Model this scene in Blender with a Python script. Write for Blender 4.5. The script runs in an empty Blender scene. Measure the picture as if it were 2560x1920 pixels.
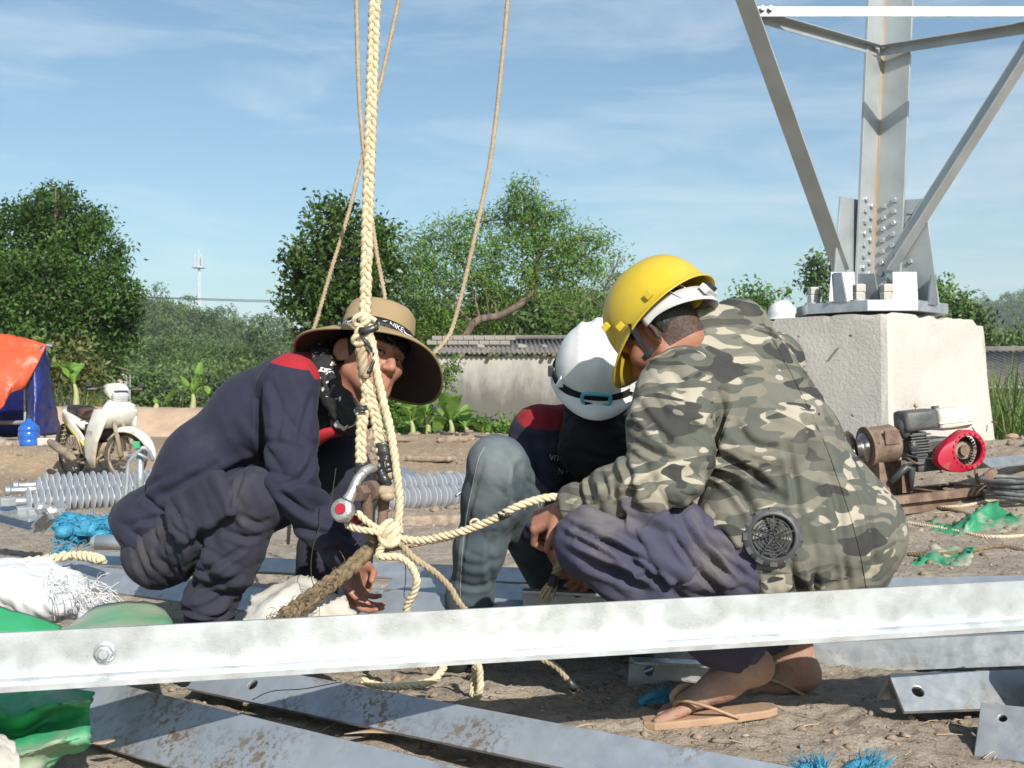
import bpy, bmesh, math, random
import numpy as np
from mathutils import Vector, Matrix, Quaternion, Euler
R = math.radians
scene = bpy.context.scene
col = scene.collection
# ------------------------------------------------------------------ camera, sky, sun, exposure
F, CX, CY, H = 3000.0, 1280.0, 1000.0, 0.76      # focal length and horizon in pixels of a 2560x1920 frame, eye height
cam = bpy.data.objects.new('camera', bpy.data.cameras.new('camera'))
col.objects.link(cam)
cam.location = (0, 0, H)
cam.rotation_euler = (R(90), 0, 0)
cam.data.sensor_width = 36
cam.data.lens = 36 * F / 2560
cam.data.shift_y = 40 / 2560
cam.data.clip_start = 0.05
cam.data.clip_end = 6000
cam.data.dof.use_dof = True
cam.data.dof.focus_distance = 3.2
cam.data.dof.aperture_fstop = 15.0
scene.camera = cam
SUN_AZ, SUN_EL = 22, 32                          # degrees right of straight behind the camera, elevation
to_sun = Vector((math.sin(R(SUN_AZ)) * math.cos(R(SUN_EL)), -math.cos(R(SUN_AZ)) * math.cos(R(SUN_EL)), math.sin(R(SUN_EL))))
sun = bpy.data.objects.new('sun', bpy.data.lights.new('sun', 'SUN'))
col.objects.link(sun)
sun.data.energy = 4.2
sun.data.angle = R(0.55)
sun.data.color = (1.0, 0.955, 0.88)
sun.location = (3, -6, 8)
sun.rotation_euler = (-to_sun).to_track_quat('-Z', 'Y').to_euler()
world = bpy.data.worlds.new('World')
scene.world = world
world.use_nodes = True
def build_world():
    nt = world.node_tree
    N, L = nt.nodes, nt.links
    N.clear()
    out = N.new('ShaderNodeOutputWorld')
    bg = N.new('ShaderNodeBackground')
    bg.inputs['Strength'].default_value = 0.086
    sky = N.new('ShaderNodeTexSky')
    sky.sky_type = 'NISHITA'
    sky.sun_disc = False
    sky.sun_elevation = R(SUN_EL)
    sky.sun_rotation = math.atan2(to_sun.x, to_sun.y)
    sky.air_density = 1.0
    sky.dust_density = 0.9
    sky.ozone_density = 1.0
    tc = N.new('ShaderNodeTexCoord')
    mp = N.new('ShaderNodeMapping')
    mp.inputs['Scale'].default_value = (1.6, 1.2, 9.0)
    mp.inputs['Rotation'].default_value = (0, R(9), 0)
    n1 = N.new('ShaderNodeTexNoise')
    n1.inputs['Scale'].default_value = 2.3
    n1.inputs['Detail'].default_value = 7
    n1.inputs['Roughness'].default_value = 0.6
    n1.inputs['Distortion'].default_value = 0.5
    rp = N.new('ShaderNodeValToRGB')
    rp.color_ramp.elements[0].position = 0.45
    rp.color_ramp.elements[0].color = (0, 0, 0, 1)
    rp.color_ramp.elements[1].position = 0.78
    rp.color_ramp.elements[1].color = (0.52, 0.52, 0.52, 1)
    mx = N.new('ShaderNodeMix')
    mx.data_type = 'RGBA'
    mx.inputs['B'].default_value = (7.6, 8.2, 8.6, 1)
    L.new(tc.outputs['Generated'], mp.inputs['Vector'])
    L.new(mp.outputs['Vector'], n1.inputs['Vector'])
    L.new(n1.outputs['Fac'], rp.inputs['Fac'])
    L.new(rp.outputs['Color'], mx.inputs['Factor'])
    tint = N.new('ShaderNodeMix'); tint.data_type = 'RGBA'; tint.blend_type = 'MULTIPLY'; tint.inputs['Factor'].default_value = 1
    tint.inputs['B'].default_value = (.84, 1.0, 1.01, 1)
    L.new(sky.outputs['Color'], tint.inputs['A'])
    L.new(tint.outputs['Result'], mx.inputs['A'])
    L.new(mx.outputs['Result'], bg.inputs['Color'])
    L.new(bg.outputs['Background'], out.inputs['Surface'])
build_world()
scene.view_settings.view_transform = 'Standard'
scene.view_settings.look = 'None'
scene.view_settings.exposure = 0.54
scene.view_settings.gamma = 1.0
scene.render.engine = 'CYCLES'
scene.cycles.use_denoising = True
scene.cycles.max_bounces = 6
scene.cycles.diffuse_bounces = 3
scene.cycles.glossy_bounces = 3
scene.cycles.transmission_bounces = 4
scene.cycles.transparent_max_bounces = 6
scene.cycles.volume_bounces = 0
scene.cycles.caustics_reflective = False
scene.cycles.caustics_refractive = False

# ------------------------------------------------------------------ helpers
random.seed(7)
rng = np.random.default_rng(7)
def P(px, py, d):
    """world point seen at photo pixel (px, py), d metres away from the camera"""
    return Vector(((px - CX) * d / F, d, H - (py - CY) * d / F))
def V(*a): return Vector(a)

def _h(ix, iy, iz):
    n = (ix * 374761393 + iy * 668265263 + iz * 2147483647 * 3 + 1013904223) & 0xffffffff
    n = ((n ^ (n >> 13)) * 1274126177) & 0xffffffff
    n = ((n ^ (n >> 16)) * 2246822519) & 0xffffffff
    return ((n ^ (n >> 15)) & 0xffffff) / float(0xffffff) * 2 - 1
def vnoise(p):
    """value noise -1..1 on an (N,3) array"""
    p = np.asarray(p, float)
    i = np.floor(p).astype(np.int64)
    f = p - i
    f = f * f * f * (f * (f * 6 - 15) + 10)
    x, y, z = i[:, 0], i[:, 1], i[:, 2]
    fx, fy, fz = f[:, 0], f[:, 1], f[:, 2]
    def lx(yy, zz): 
        a = _h(x, yy, zz); return a + (_h(x + 1, yy, zz) - a) * fx
    a = lx(y, z); a = a + (lx(y + 1, z) - a) * fy
    b = lx(y, z + 1); b = b + (lx(y + 1, z + 1) - b) * fy
    return a + (b - a) * fz
def fbm(p, oct=4, gain=0.5):
    p = np.asarray(p, float); s = 0; a = 1.0; t = 0
    for o in range(oct):
        s = s + a * vnoise(p * (2.0 ** o) + o * 17.3); t += a; a *= gain
    return s / t

ROOT = {}          # object name -> world position of its top-level object
def setprops(o, label=None, cat=None, group=None, kind=None):
    if label: o['label'] = label
    if cat: o['category'] = cat
    if group: o['group'] = group
    if kind: o['kind'] = kind
def thing(name, label, cat, loc, group=None):
    o = bpy.data.objects.new(name, None)
    o.empty_display_size = 0.1
    col.objects.link(o)
    o.location = loc
    setprops(o, label, cat, group)
    ROOT[o.name] = Vector(loc)
    return o
def link(name, me, mats, parent, origin, label=None, cat=None, group=None, kind=None):
    o = bpy.data.objects.new(name, me)
    col.objects.link(o)
    if parent is not None:
        o.parent = parent
        ROOT[o.name] = ROOT[parent.name]
    else:
        o.location = origin
        ROOT[o.name] = Vector(origin)
    if mats is not None:
        for m in (mats if isinstance(mats, (list, tuple)) else [mats]): me.materials.append(m)
    setprops(o, label, cat, group, kind)
    return o
def mesh_np(name, verts, faces, mats=None, parent=None, smooth=True, mi=None, origin=None, **kw):
    """one mesh object from world-space arrays; faces is an (M,3) or (M,4) array or a list of tuples"""
    v = np.asarray(verts, dtype=np.float64).reshape(-1, 3)
    if parent is not None: org = np.array(ROOT[parent.name])
    elif origin is not None: org = np.array(origin)
    else: org = np.array([(v[:, 0].min() + v[:, 0].max()) / 2, (v[:, 1].min() + v[:, 1].max()) / 2, v[:, 2].min()])
    me = bpy.data.meshes.new(name)
    if isinstance(faces, np.ndarray):
        k = faces.shape[1]
        me.vertices.add(len(v)); me.vertices.foreach_set('co', (v - org).astype(np.float32).ravel())
        me.loops.add(faces.size); me.loops.foreach_set('vertex_index', faces.astype(np.int32).ravel())
        me.polygons.add(len(faces)); me.polygons.foreach_set('loop_start', np.arange(0, faces.size, k, dtype=np.int32))
        me.update(calc_edges=True)
        me.validate()
    else:
        me.from_pydata((v - org).tolist(), [], faces)
    if mi is not None: me.polygons.foreach_set('material_index', np.asarray(mi, dtype=np.int32))
    if smooth: me.polygons.foreach_set('use_smooth', np.ones(len(me.polygons), dtype=bool))
    me.update()
    return link(name, me, mats, parent, Vector(org), **kw)

def frame_of(d, up=Vector((0, 0, 1))):
    d = Vector(d).normalized()
    if abs(d.dot(up)) > 0.97: up = Vector((1, 0, 0))
    u = up.cross(d).normalized()
    w = d.cross(u).normalized()
    return d, u, w
def spline(pts, n=8):
    """Catmull-Rom through the points"""
    p = [Vector(q) for q in pts]
    if len(p) < 3: 
        return [p[0].lerp(p[-1], i / n) for i in range(n + 1)]
    p = [p[0] * 2 - p[1]] + p + [p[-1] * 2 - p[-2]]
    out = []
    for i in range(1, len(p) - 2):
        a, b, c, d = p[i - 1], p[i], p[i + 1], p[i + 2]
        for k in range(n):
            t = k / n
            out.append(0.5 * ((2 * b) + (c - a) * t + (2 * a - 5 * b + 4 * c - d) * t * t + (3 * b - a - 3 * c + d) * t * t * t))
    out.append(p[-2].copy())
    return out
def transport(pts):
    fr = []
    t = (pts[1] - pts[0]).normalized()
    _, u, w = frame_of(t)
    for i in range(len(pts)):
        a = pts[max(i - 1, 0)]; b = pts[min(i + 1, len(pts) - 1)]
        t2 = (b - a)
        t2 = t2.normalized() if t2.length > 1e-9 else t
        q = t.rotation_difference(t2)
        u = (q @ u); u = (u - t2 * u.dot(t2)).normalized(); w = t2.cross(u)
        t = t2
        fr.append((t, u.copy(), w.copy()))
    return fr

class MB:
    """collects shapes and links them as ONE mesh object"""
    def __init__(s): s.v = []; s.f = []; s.m = []; s.cur = 0
    def add(s, vs, fs):
        b = len(s.v)
        s.v += [tuple(x) for x in vs]
        for f in fs: s.f.append(tuple(b + i for i in f)); s.m.append(s.cur)
        return s
    def box(s, c, size, rot=None, taper=1.0):
        x, y, z = size[0] / 2, size[1] / 2, size[2] / 2
        vs = []
        for k in (-1, 1):
            t = taper if k > 0 else 1.0
            for (i, j) in ((-1, -1), (1, -1), (1, 1), (-1, 1)): vs.append(Vector((i * x * t, j * y * t, k * z)))
        if rot is not None:
            m = rot if isinstance(rot, Matrix) else Euler(rot).to_matrix()
            vs = [m @ q for q in vs]
        c = Vector(c)
        return s.add([q + c for q in vs], [(3, 2, 1, 0), (4, 5, 6, 7), (0, 1, 5, 4), (1, 2, 6, 5), (2, 3, 7, 6), (3, 0, 4, 7)])
    def rbox(s, c, size, b=0.01, rot=None):
        """box with chamfered edges"""
        bm = bmesh.new(); bmesh.ops.create_cube(bm, size=1)
        for q in bm.verts: q.co = Vector((q.co.x * size[0], q.co.y * size[1], q.co.z * size[2]))
        bmesh.ops.bevel(bm, geom=bm.edges[:], offset=b, segments=2, profile=0.6, affect='EDGES')
        m = Matrix.Identity(3) if rot is None else (rot if isinstance(rot, Matrix) else Euler(rot).to_matrix())
        bm.verts.ensure_lookup_table(); bm.verts.index_update()
        s.add([m @ q.co + Vector(c) for q in bm.verts], [[q.index for q in f.verts] for f in bm.faces])
        bm.free(); return s
    def tube(s, pts, r, n=8, caps=True, flat=1.0):
        pts = [Vector(p) for p in pts]
        fr = transport(pts)
        rr = r if isinstance(r, (list, tuple)) else [r] * len(pts)
        if len(rr) != len(pts): 
            rr = [np.interp(i / (len(pts) - 1), np.linspace(0, 1, len(rr)), rr) for i in range(len(pts))]
        vs = []; fs = []
        for p, (t, u, w), q in zip(pts, fr, rr):
            for k in range(n):
                a = 2 * math.pi * k / n
                vs.append(p + u * (math.cos(a) * q) + w * (math.sin(a) * q * flat))
        for i in range(len(pts) - 1):
            for k in range(n):
                k2 = (k + 1) % n
                fs.append((i * n + k, i * n + k2, (i + 1) * n + k2, (i + 1) * n + k))
        if caps:
            fs.append(tuple(reversed(range(n)))); fs.append(tuple((len(pts) - 1) * n + k for k in range(n)))
        return s.add(vs, fs)
    def lathe(s, prof, org, axis=(0, 0, 1), n=20, arc=2 * math.pi, up=(0, 0, 1)):
        """prof: list of (radius, height along axis)"""
        d, u, w = frame_of(axis, Vector(up)); org = Vector(org)
        closed = abs(arc - 2 * math.pi) < 1e-6
        m = n if closed else n + 1
        vs = []; fs = []
        for (r, h) in prof:
            for k in range(m):
                a = arc * k / n
                vs.append(org + d * h + u * (r * math.cos(a)) + w * (r * math.sin(a)))
        for i in range(len(prof) - 1):
            for k in range(n):
                k2 = (k + 1) % m
                fs.append((i * m + k, i * m + k2, (i + 1) * m + k2, (i + 1) * m + k))
        return s.add(vs, fs)
    def cyl(s, a, b, r, n=12, r2=None):
        a, b = Vector(a), Vector(b); L = (b - a).length
        r2 = r if r2 is None else r2
        return s.lathe([(0, 0), (r, 0), (r2, L), (0, L)], a, b - a, n)
    def poly(s, pts, depth):
        """flat polygon extruded by the vector depth"""
        n = len(pts); a = [Vector(p) for p in pts]; d = Vector(depth)
        return s.add(a + [p + d for p in a], [tuple(reversed(range(n))), tuple(range(n, 2 * n))] + [(i, (i + 1) % n, (i + 1) % n + n, i + n) for i in range(n)])
    def sphere(s, c, r, n=12, m=8, rot=None):
        r = Vector((r, r, r)) if not isinstance(r, (tuple, list, Vector)) else Vector(r)
        vs = []; fs = []
        M3 = Matrix.Identity(3) if rot is None else (rot if isinstance(rot, Matrix) else Euler(rot).to_matrix())
        for j in range(m + 1):
            th = math.pi * j / m
            for k in range(n):
                a = 2 * math.pi * k / n
                vs.append(M3 @ Vector((r.x * math.sin(th) * math.cos(a), r.y * math.sin(th) * math.sin(a), r.z * math.cos(th))) + Vector(c))
        for j in range(m):
            for k in range(n):
                k2 = (k + 1) % n
                fs.append((j * n + k, (j + 1) * n + k, (j + 1) * n + k2, j * n + k2))
        return s.add(vs, fs)
    def build(s, name, mats, parent=None, smooth=False, angle=None, bevel=0, merge=True, **kw):
        v = np.array([tuple(x) for x in s.v], float)
        if parent is not None: org = np.array(ROOT[parent.name])
        else: org = np.array([(v[:, 0].min() + v[:, 0].max()) / 2, (v[:, 1].min() + v[:, 1].max()) / 2, v[:, 2].min()])
        me = bpy.data.meshes.new(name)
        me.from_pydata((v - org).tolist(), [], s.f)
        if len(set(s.m)) > 1: me.polygons.foreach_set('material_index', s.m)
        if merge:
            bm = bmesh.new(); bm.from_mesh(me)
            bmesh.ops.remove_doubles(bm, verts=bm.verts, dist=1e-5)
            bmesh.ops.recalc_face_normals(bm, faces=bm.faces)
            bm.to_mesh(me); bm.free()
        if smooth or angle: me.polygons.foreach_set('use_smooth', [True] * len(me.polygons))
        if angle: me.set_sharp_from_angle(angle=R(angle))
        me.update()
        o = link(name, me, mats, parent, Vector(org), **kw)
        if bevel:
            b = o.modifiers.new('bevel', 'BEVEL'); b.width = bevel; b.segments = 2; b.limit_method = 'ANGLE'; b.angle_limit = R(40)
        return o
def place(name, me, mat4, parent, **kw):
    """another object on shared mesh data; mat4 is its world matrix"""
    o = bpy.data.objects.new(name, me)
    col.objects.link(o)
    if parent is not None:
        o.parent = parent; ROOT[o.name] = ROOT[parent.name]
        o.matrix_local = Matrix.Translation(-ROOT[parent.name]) @ mat4
    else:
        o.matrix_local = mat4; ROOT[o.name] = mat4.translation.copy()
    setprops(o, **kw)
    return o
def local_mesh(mb, name, mat, smooth=False, angle=None):
    me = bpy.data.meshes.new(name)
    me.from_pydata([tuple(q) for q in mb.v], [], mb.f)
    bm = bmesh.new(); bm.from_mesh(me); bmesh.ops.remove_doubles(bm, verts=bm.verts, dist=1e-5)
    bmesh.ops.recalc_face_normals(bm, faces=bm.faces); bm.to_mesh(me); bm.free()
    if smooth or angle: me.polygons.foreach_set('use_smooth', [True] * len(me.polygons))
    if angle: me.set_sharp_from_angle(angle=R(angle))
    me.materials.append(mat); me.update()
    return me
def basis(x, y, z, t):
    m = Matrix.Identity(4)
    for i, c in enumerate((x, y, z, t)):
        for j in range(3): m[j][i] = c[j]
    return m

# ------------------------------------------------------------------ materials
MATS = {}
def mat(name, c, c2=None, ns=6.0, nd=4, lo=0.4, hi=0.6, rough=0.6, metal=0.0, bump=0.0, bs=60.0, bd=3, bdist=0.01, dirt=None, ds=3.0, dlo=0.52, dhi=0.62,
        stretch=None, spec=0.5, coat=0.0, trans=0.0, rvar=0.0, grime=None, gs=30.0, glo=0.55, ghi=0.65, sheen=0.0, island=None, bump2=None, gmask=None):
    m = bpy.data.materials.new(name); m.use_nodes = True
    nt = m.node_tree; N, L = nt.nodes, nt.links
    b = N['Principled BSDF']
    b.inputs['Roughness'].default_value = rough
    b.inputs['Metallic'].default_value = metal
    b.inputs['Specular IOR Level'].default_value = spec
    if coat: b.inputs['Coat Weight'].default_value = coat; b.inputs['Coat Roughness'].default_value = 0.1
    if sheen: b.inputs['Sheen Weight'].default_value = sheen; b.inputs['Sheen Roughness'].default_value = 0.5
    tc = N.new('ShaderNodeTexCoord'); src = tc.outputs['Object']
    if stretch:
        mp = N.new('ShaderNodeMapping'); mp.inputs['Scale'].default_value = stretch
        L.new(src, mp.inputs['Vector']); srcs = mp.outputs['Vector']
    else: srcs = src
    def noise(scale, det, s=None, rgh=0.55):
        n = N.new('ShaderNodeTexNoise'); n.inputs['Scale'].default_value = scale; n.inputs['Detail'].default_value = det
        n.inputs['Roughness'].default_value = rgh
        L.new(s or srcs, n.inputs['Vector']); return n.outputs['Fac']
    def ramp(sock, a, z):
        r = N.new('ShaderNodeMapRange'); r.inputs['From Min'].default_value = a; r.inputs['From Max'].default_value = z; r.clamp = True
        L.new(sock, r.inputs['Value']); return r.outputs['Result']
    def mix(f, a, z):
        x = N.new('ShaderNodeMix'); x.data_type = 'RGBA'
        L.new(f, x.inputs['Factor'])
        for s_, q in (('A', a), ('B', z)):
            if isinstance(q, tuple): x.inputs[s_].default_value = (*q[:3], 1)
            else: L.new(q, x.inputs[s_])
        return x.outputs['Result']
    cur = tuple(c)
    if island:
        g = N.new('ShaderNodeNewGeometry'); r = N.new('ShaderNodeValToRGB'); els = r.color_ramp.elements
        for i, q in enumerate(island):
            e = els[i] if i < 2 else els.new(0.5)
            e.position = i / (len(island) - 1); 
        for i, q in enumerate(island): els[i].position = i / (len(island) - 1); els[i].color = (*q, 1)
        L.new(g.outputs['Random Per Island'], r.inputs['Fac']); cur = r.outputs['Color']
    if c2: cur = mix(ramp(noise(ns, nd), lo, hi), cur, tuple(c2))
    if dirt: cur = mix(ramp(noise(ds, 5, src), dlo, dhi), cur, tuple(dirt))
    if grime:
        gf = ramp(noise(gs, 6, src, 0.7), glo, ghi)
        if gmask:
            mm = N.new('ShaderNodeMath'); mm.operation = 'MULTIPLY'; L.new(gf, mm.inputs[0]); L.new(ramp(noise(gmask, 2, src), .55, .66), mm.inputs[1]); gf = mm.outputs[0]
        cur = mix(gf, cur, tuple(grime))
    if isinstance(cur, tuple): b.inputs['Base Color'].default_value = (*cur, 1)
    else: L.new(cur, b.inputs['Base Color'])
    if rvar:
        x = ramp(noise(ns * 2.3, 4), 0.3, 0.7); a = N.new('ShaderNodeMath'); a.operation = 'MULTIPLY_ADD'
        a.inputs[1].default_value = rvar; a.inputs[2].default_value = rough - rvar / 2
        L.new(x, a.inputs[0]); L.new(a.outputs[0], b.inputs['Roughness'])
    if bump:
        bp = N.new('ShaderNodeBump'); bp.inputs['Strength'].default_value = bump; bp.inputs['Distance'].default_value = bdist
        L.new(noise(bs, bd, None, 0.6), bp.inputs['Height']); L.new(bp.outputs['Normal'], b.inputs['Normal'])
        if bump2:
            bq = N.new('ShaderNodeBump'); bq.inputs['Strength'].default_value = bump2[0]; bq.inputs['Distance'].default_value = bump2[2]
            rn = N.new('ShaderNodeTexNoise'); rn.noise_type = 'RIDGED_MULTIFRACTAL'; rn.inputs['Scale'].default_value = bump2[1]; rn.inputs['Detail'].default_value = 2.5; rn.inputs['Distortion'].default_value = .6
            L.new(srcs, rn.inputs['Vector']); L.new(rn.outputs['Fac'], bq.inputs['Height']); L.new(bq.outputs['Normal'], bp.inputs['Normal'])
    if trans:
        t = N.new('ShaderNodeBsdfTranslucent'); ms = N.new('ShaderNodeMixShader'); ms.inputs[0].default_value = trans
        if isinstance(cur, tuple): t.inputs['Color'].default_value = (*cur, 1)
        else: L.new(cur, t.inputs['Color'])
        L.new(b.outputs['BSDF'], ms.inputs[1]); L.new(t.outputs['BSDF'], ms.inputs[2])
        L.new(ms.outputs['Shader'], N['Material Output'].inputs['Surface'])
    MATS[name] = m
    return m
GALV = mat('galvanized', (.52, .55, .57), (.40, .43, .46), ns=14, lo=.35, hi=.65, rough=.40, metal=.62, rvar=.22, bump=.12, bs=240, bdist=.002, dirt=(.52, .47, .40), ds=2.3, dlo=.60, dhi=.74, grime=(.40, .33, .25), gs=50, glo=.52, ghi=.60, gmask=2.6)
GALV_NEW = mat('galvanized_bright', (.68, .70, .71), (.59, .62, .64), ns=7, lo=.3, hi=.7, rough=.33, metal=.7, rvar=.22, bump=.1, bs=200, bdist=.002, grime=(.45, .38, .30), gs=30, glo=.70, ghi=.76)
GALV_DIRTY = mat('galvanized_muddy', (.50, .54, .58), (.40, .44, .48), ns=9, lo=.35, hi=.65, rough=.45, metal=.6, rvar=.25, bump=.15, bs=200, bdist=.003, dirt=(.44, .40, .34), ds=3.4, dlo=.58, dhi=.75, grime=(.25, .19, .13), gs=60, glo=.50, ghi=.56, gmask=3.2)
GALV_TOWER = mat('galvanized_tower', (.52, .55, .56), (.42, .45, .46), ns=4, lo=.35, hi=.7, rough=.45, metal=.5, rvar=.2, bump=.1, bs=150, bdist=.002, dirt=(.33, .28, .23), ds=1.7, dlo=.62, dhi=.8)
GALV_PLATE = mat('galvanized_plate', (.33, .36, .385), (.26, .29, .31), ns=7, lo=.35, hi=.65, rough=.42, metal=.6, rvar=.2, bump=.1, bs=150, bdist=.002)
CONC = mat('concrete', (.56, .53, .48), (.47, .44, .40), ns=2.2, lo=.35, hi=.7, nd=6, rough=.9, bump=.5, bs=45, bd=6, bdist=.012, dirt=(.33, .30, .26), ds=2.6, dlo=.62, dhi=.80, grime=(.22, .19, .16), gs=70, glo=.70, ghi=.74)
SOIL_C = (.30, .235, .175)
BLACKP = mat('black_plastic', (.03, .031, .033), (.045, .045, .046), rough=.45, bump=.1, bs=90)
DARKGREY = mat('dark_grey_plastic', (.045, .047, .05), (.065, .065, .066), ns=20, rough=.5)
RUBBER = mat('rubber', (.035, .033, .03), (.16, .125, .09), ns=7, lo=.45, hi=.7, rough=.85, bump=.3, bs=60)
RUST = mat('rusty_iron', (.16, .10, .075), (.28, .20, .15), ns=12, lo=.4, hi=.65, rough=.85, metal=.15, bump=.4, bs=60, grime=(.07, .05, .04), gs=25, glo=.58, ghi=.7)
# ------------------------------------------------------------------ terrain
def sstep(x, a, b):
    t = np.clip((x - a) / (b - a), 0, 1); return t * t * (3 - 2 * t)
def gz(x, y, fine=True):
    x = np.atleast_1d(np.asarray(x, float)); y = np.atleast_1d(np.asarray(y, float))
    g = 0.50 * np.exp(-(((x - 3.3) / .75) ** 2 + ((y - 7.8) / .9) ** 2) / 2)
    g = g + 0.42 * np.exp(-(((x + .3) / 2.0) ** 2 + ((y - 12.0) / 1.3) ** 2) / 2)
    g = g - .19 * sstep(y, 8.8, 12) * sstep(-x, 2.0, 3.2)
    g = g + .36 * sstep(y, 14.7, 15.7) * sstep(-x, 2.5, 4.5)
    g = g - .05 * sstep(y, 14, 20) - .06 * np.exp(-((y - 2.2) / .5) ** 2)
    z0 = np.zeros_like(x)
    near = np.clip(1.2 - np.abs(y - 6) / 14, 0.1, 1)
    q = np.stack([x, y, z0], 1)
    g = g + .022 * near * fbm(q * 2.2 + 3.1, 4)
    if fine:
        g = g + .016 * near * (1 - 2 * np.abs(fbm(q * 9.0 + 11, 3))) * (.4 + .6 * np.clip(fbm(q * 1.7 + 40, 2) * 2 + .5, 0, 1))
        g = g + .007 * near * fbm(q * 34.0, 2) 
    return g
def gzs(x, y, fine=False): return float(gz(x, y, fine)[0])
def G(px, py, lift=0.0):
    """the point of the ground seen at photo pixel (px, py)"""
    lo, hi = 1.2, 60.0
    for d in np.arange(1.4, 60, .05):
        p = P(px, py, d)
        if p.z <= gzs(p.x, p.y): hi = d; break
    lo = hi - .05
    for _ in range(12):
        m = (lo + hi) / 2; p = P(px, py, m)
        if p.z <= gzs(p.x, p.y): hi = m
        else: lo = m
    p = P(px, py, hi); p.z = gzs(p.x, p.y) + lift
    return p
def soil_material():
    m = bpy.data.materials.new('soil'); m.use_nodes = True
    nt = m.node_tree; N, L = nt.nodes, nt.links; b = N['Principled BSDF']
    b.inputs['Roughness'].default_value = .95; b.inputs['Specular IOR Level'].default_value = .15
    tc = N.new('ShaderNodeTexCoord')
    def noise(s, d, r=.6):
        n = N.new('ShaderNodeTexNoise'); n.inputs['Scale'].default_value = s; n.inputs['Detail'].default_value = d; n.inputs['Roughness'].default_value = r
        L.new(tc.outputs['Object'], n.inputs['Vector']); return n.outputs['Fac']
    def mr(s, a, z, lo=0, hi=1):
        r = N.new('ShaderNodeMapRange'); r.inputs[1].default_value = a; r.inputs[2].default_value = z; r.inputs[3].default_value = lo; r.inputs[4].default_value = hi
        L.new(s, r.inputs[0]); return r.outputs[0]
    def mix(f, a, z):
        x = N.new('ShaderNodeMix'); x.data_type = 'RGBA'; L.new(f, x.inputs['Factor'])
        for s_, q in (('A', a), ('B', z)):
            if isinstance(q, tuple): x.inputs[s_].default_value = (*q, 1)
            else: L.new(q, x.inputs[s_])
        return x.outputs['Result']
    c = mix(mr(noise(1.3, 5), .38, .62), (.43, .36, .285), (.33, .27, .215))
    c = mix(mr(noise(7, 6), .45, .68), c, (.48, .41, .33))
    c = mix(mr(noise(38, 5, .7), .56, .66), c, (.21, .16, .12))
    c = mix(mr(noise(90, 3, .7), .66, .70), c, (.50, .44, .37))
    # paler, redder subsoil further back on the site
    sp = N.new('ShaderNodeSeparateXYZ'); L.new(tc.outputs['Object'], sp.inputs[0])
    far = mr(sp.outputs['Y'], 7.5, 11)
    c2 = mix(mr(noise(2.2, 6), .35, .65), (.40, .28, .18), (.30, .235, .17))
    c2 = mix(mr(noise(20, 5, .7), .55, .65), c2, (.47, .40, .32))
    c = mix(far, c, c2)
    grass = mr(sp.outputs['Y'], 26, 34)
    c = mix(grass, c, (.10, .13, .045))
    L.new(c, b.inputs['Base Color'])
    vo = N.new('ShaderNodeTexVoronoi'); vo.feature = 'DISTANCE_TO_EDGE'; vo.inputs['Scale'].default_value = 15
    wn = N.new('ShaderNodeTexNoise'); wn.inputs['Scale'].default_value = 5; wn.inputs['Detail'].default_value = 4
    L.new(tc.outputs['Object'], wn.inputs['Vector'])
    ad = N.new('ShaderNodeMix'); ad.data_type = 'VECTOR'; ad.inputs['Factor'].default_value = .16
    L.new(tc.outputs['Object'], ad.inputs['A']); L.new(wn.outputs['Color'], ad.inputs['B']); L.new(ad.outputs['Result'], vo.inputs['Vector'])
    cr = mr(vo.outputs['Distance'], 0.0, .06)
    b1 = N.new('ShaderNodeBump'); b1.inputs['Strength'].default_value = .35; b1.inputs['Distance'].default_value = .012; L.new(cr, b1.inputs['Height'])
    b2 = N.new('ShaderNodeBump'); b2.inputs['Strength'].default_value = .9; b2.inputs['Distance'].default_value = .025; L.new(noise(26, 7, .68), b2.inputs['Height'])
    b3 = N.new('ShaderNodeBump'); b3.inputs['Strength'].default_value = .7; b3.inputs['Distance'].default_value = .006; L.new(noise(130, 4, .7), b3.inputs['Height'])
    L.new(b1.outputs['Normal'], b2.inputs['Normal']); L.new(b2.outputs['Normal'], b3.inputs['Normal']); L.new(b3.outputs['Normal'], b.inputs['Normal'])
    return m
SOIL = soil_material()
def grow(a, step, lim, k):
    o = [a]
    while o[-1] < lim: o.append(o[-1] + step); step *= k
    return o
def make_ground():
    ys = [-40, -10, -3, 0, 1.0] + list(np.arange(1.5, 3.6, .0135)) + list(np.arange(3.6, 5.5, .024)) + list(np.arange(5.5, 13.5, .045)) + grow(13.5, .09, 3000, 1.09)
    xr = list(np.arange(-1.75, 1.9, .0135)) 
    right = grow(1.9, .022, 6.0, 1.010); right += grow(right[-1], .2, 2500, 1.2)[1:]
    left = grow(1.75, .022, 7.0, 1.010); left += grow(left[-1], .2, 2500, 1.2)[1:]
    xs = [-q for q in reversed(left)] + xr[1:-1] + right
    X, Y = np.meshgrid(np.array(xs), np.array(ys), indexing='ij')
    Z = gz(X.ravel(), Y.ravel())
    v = np.stack([X.ravel(), Y.ravel(), Z], 1)
    nx, ny = X.shape
    i = np.arange(nx - 1)[:, None] * ny + np.arange(ny - 1)[None, :]
    f = np.stack([i, i + ny, i + ny + 1, i + 1], -1).reshape(-1, 4)
    return mesh_np('ground', v, f, SOIL, origin=(0, 0, 0), kind='structure')
make_ground()

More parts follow.
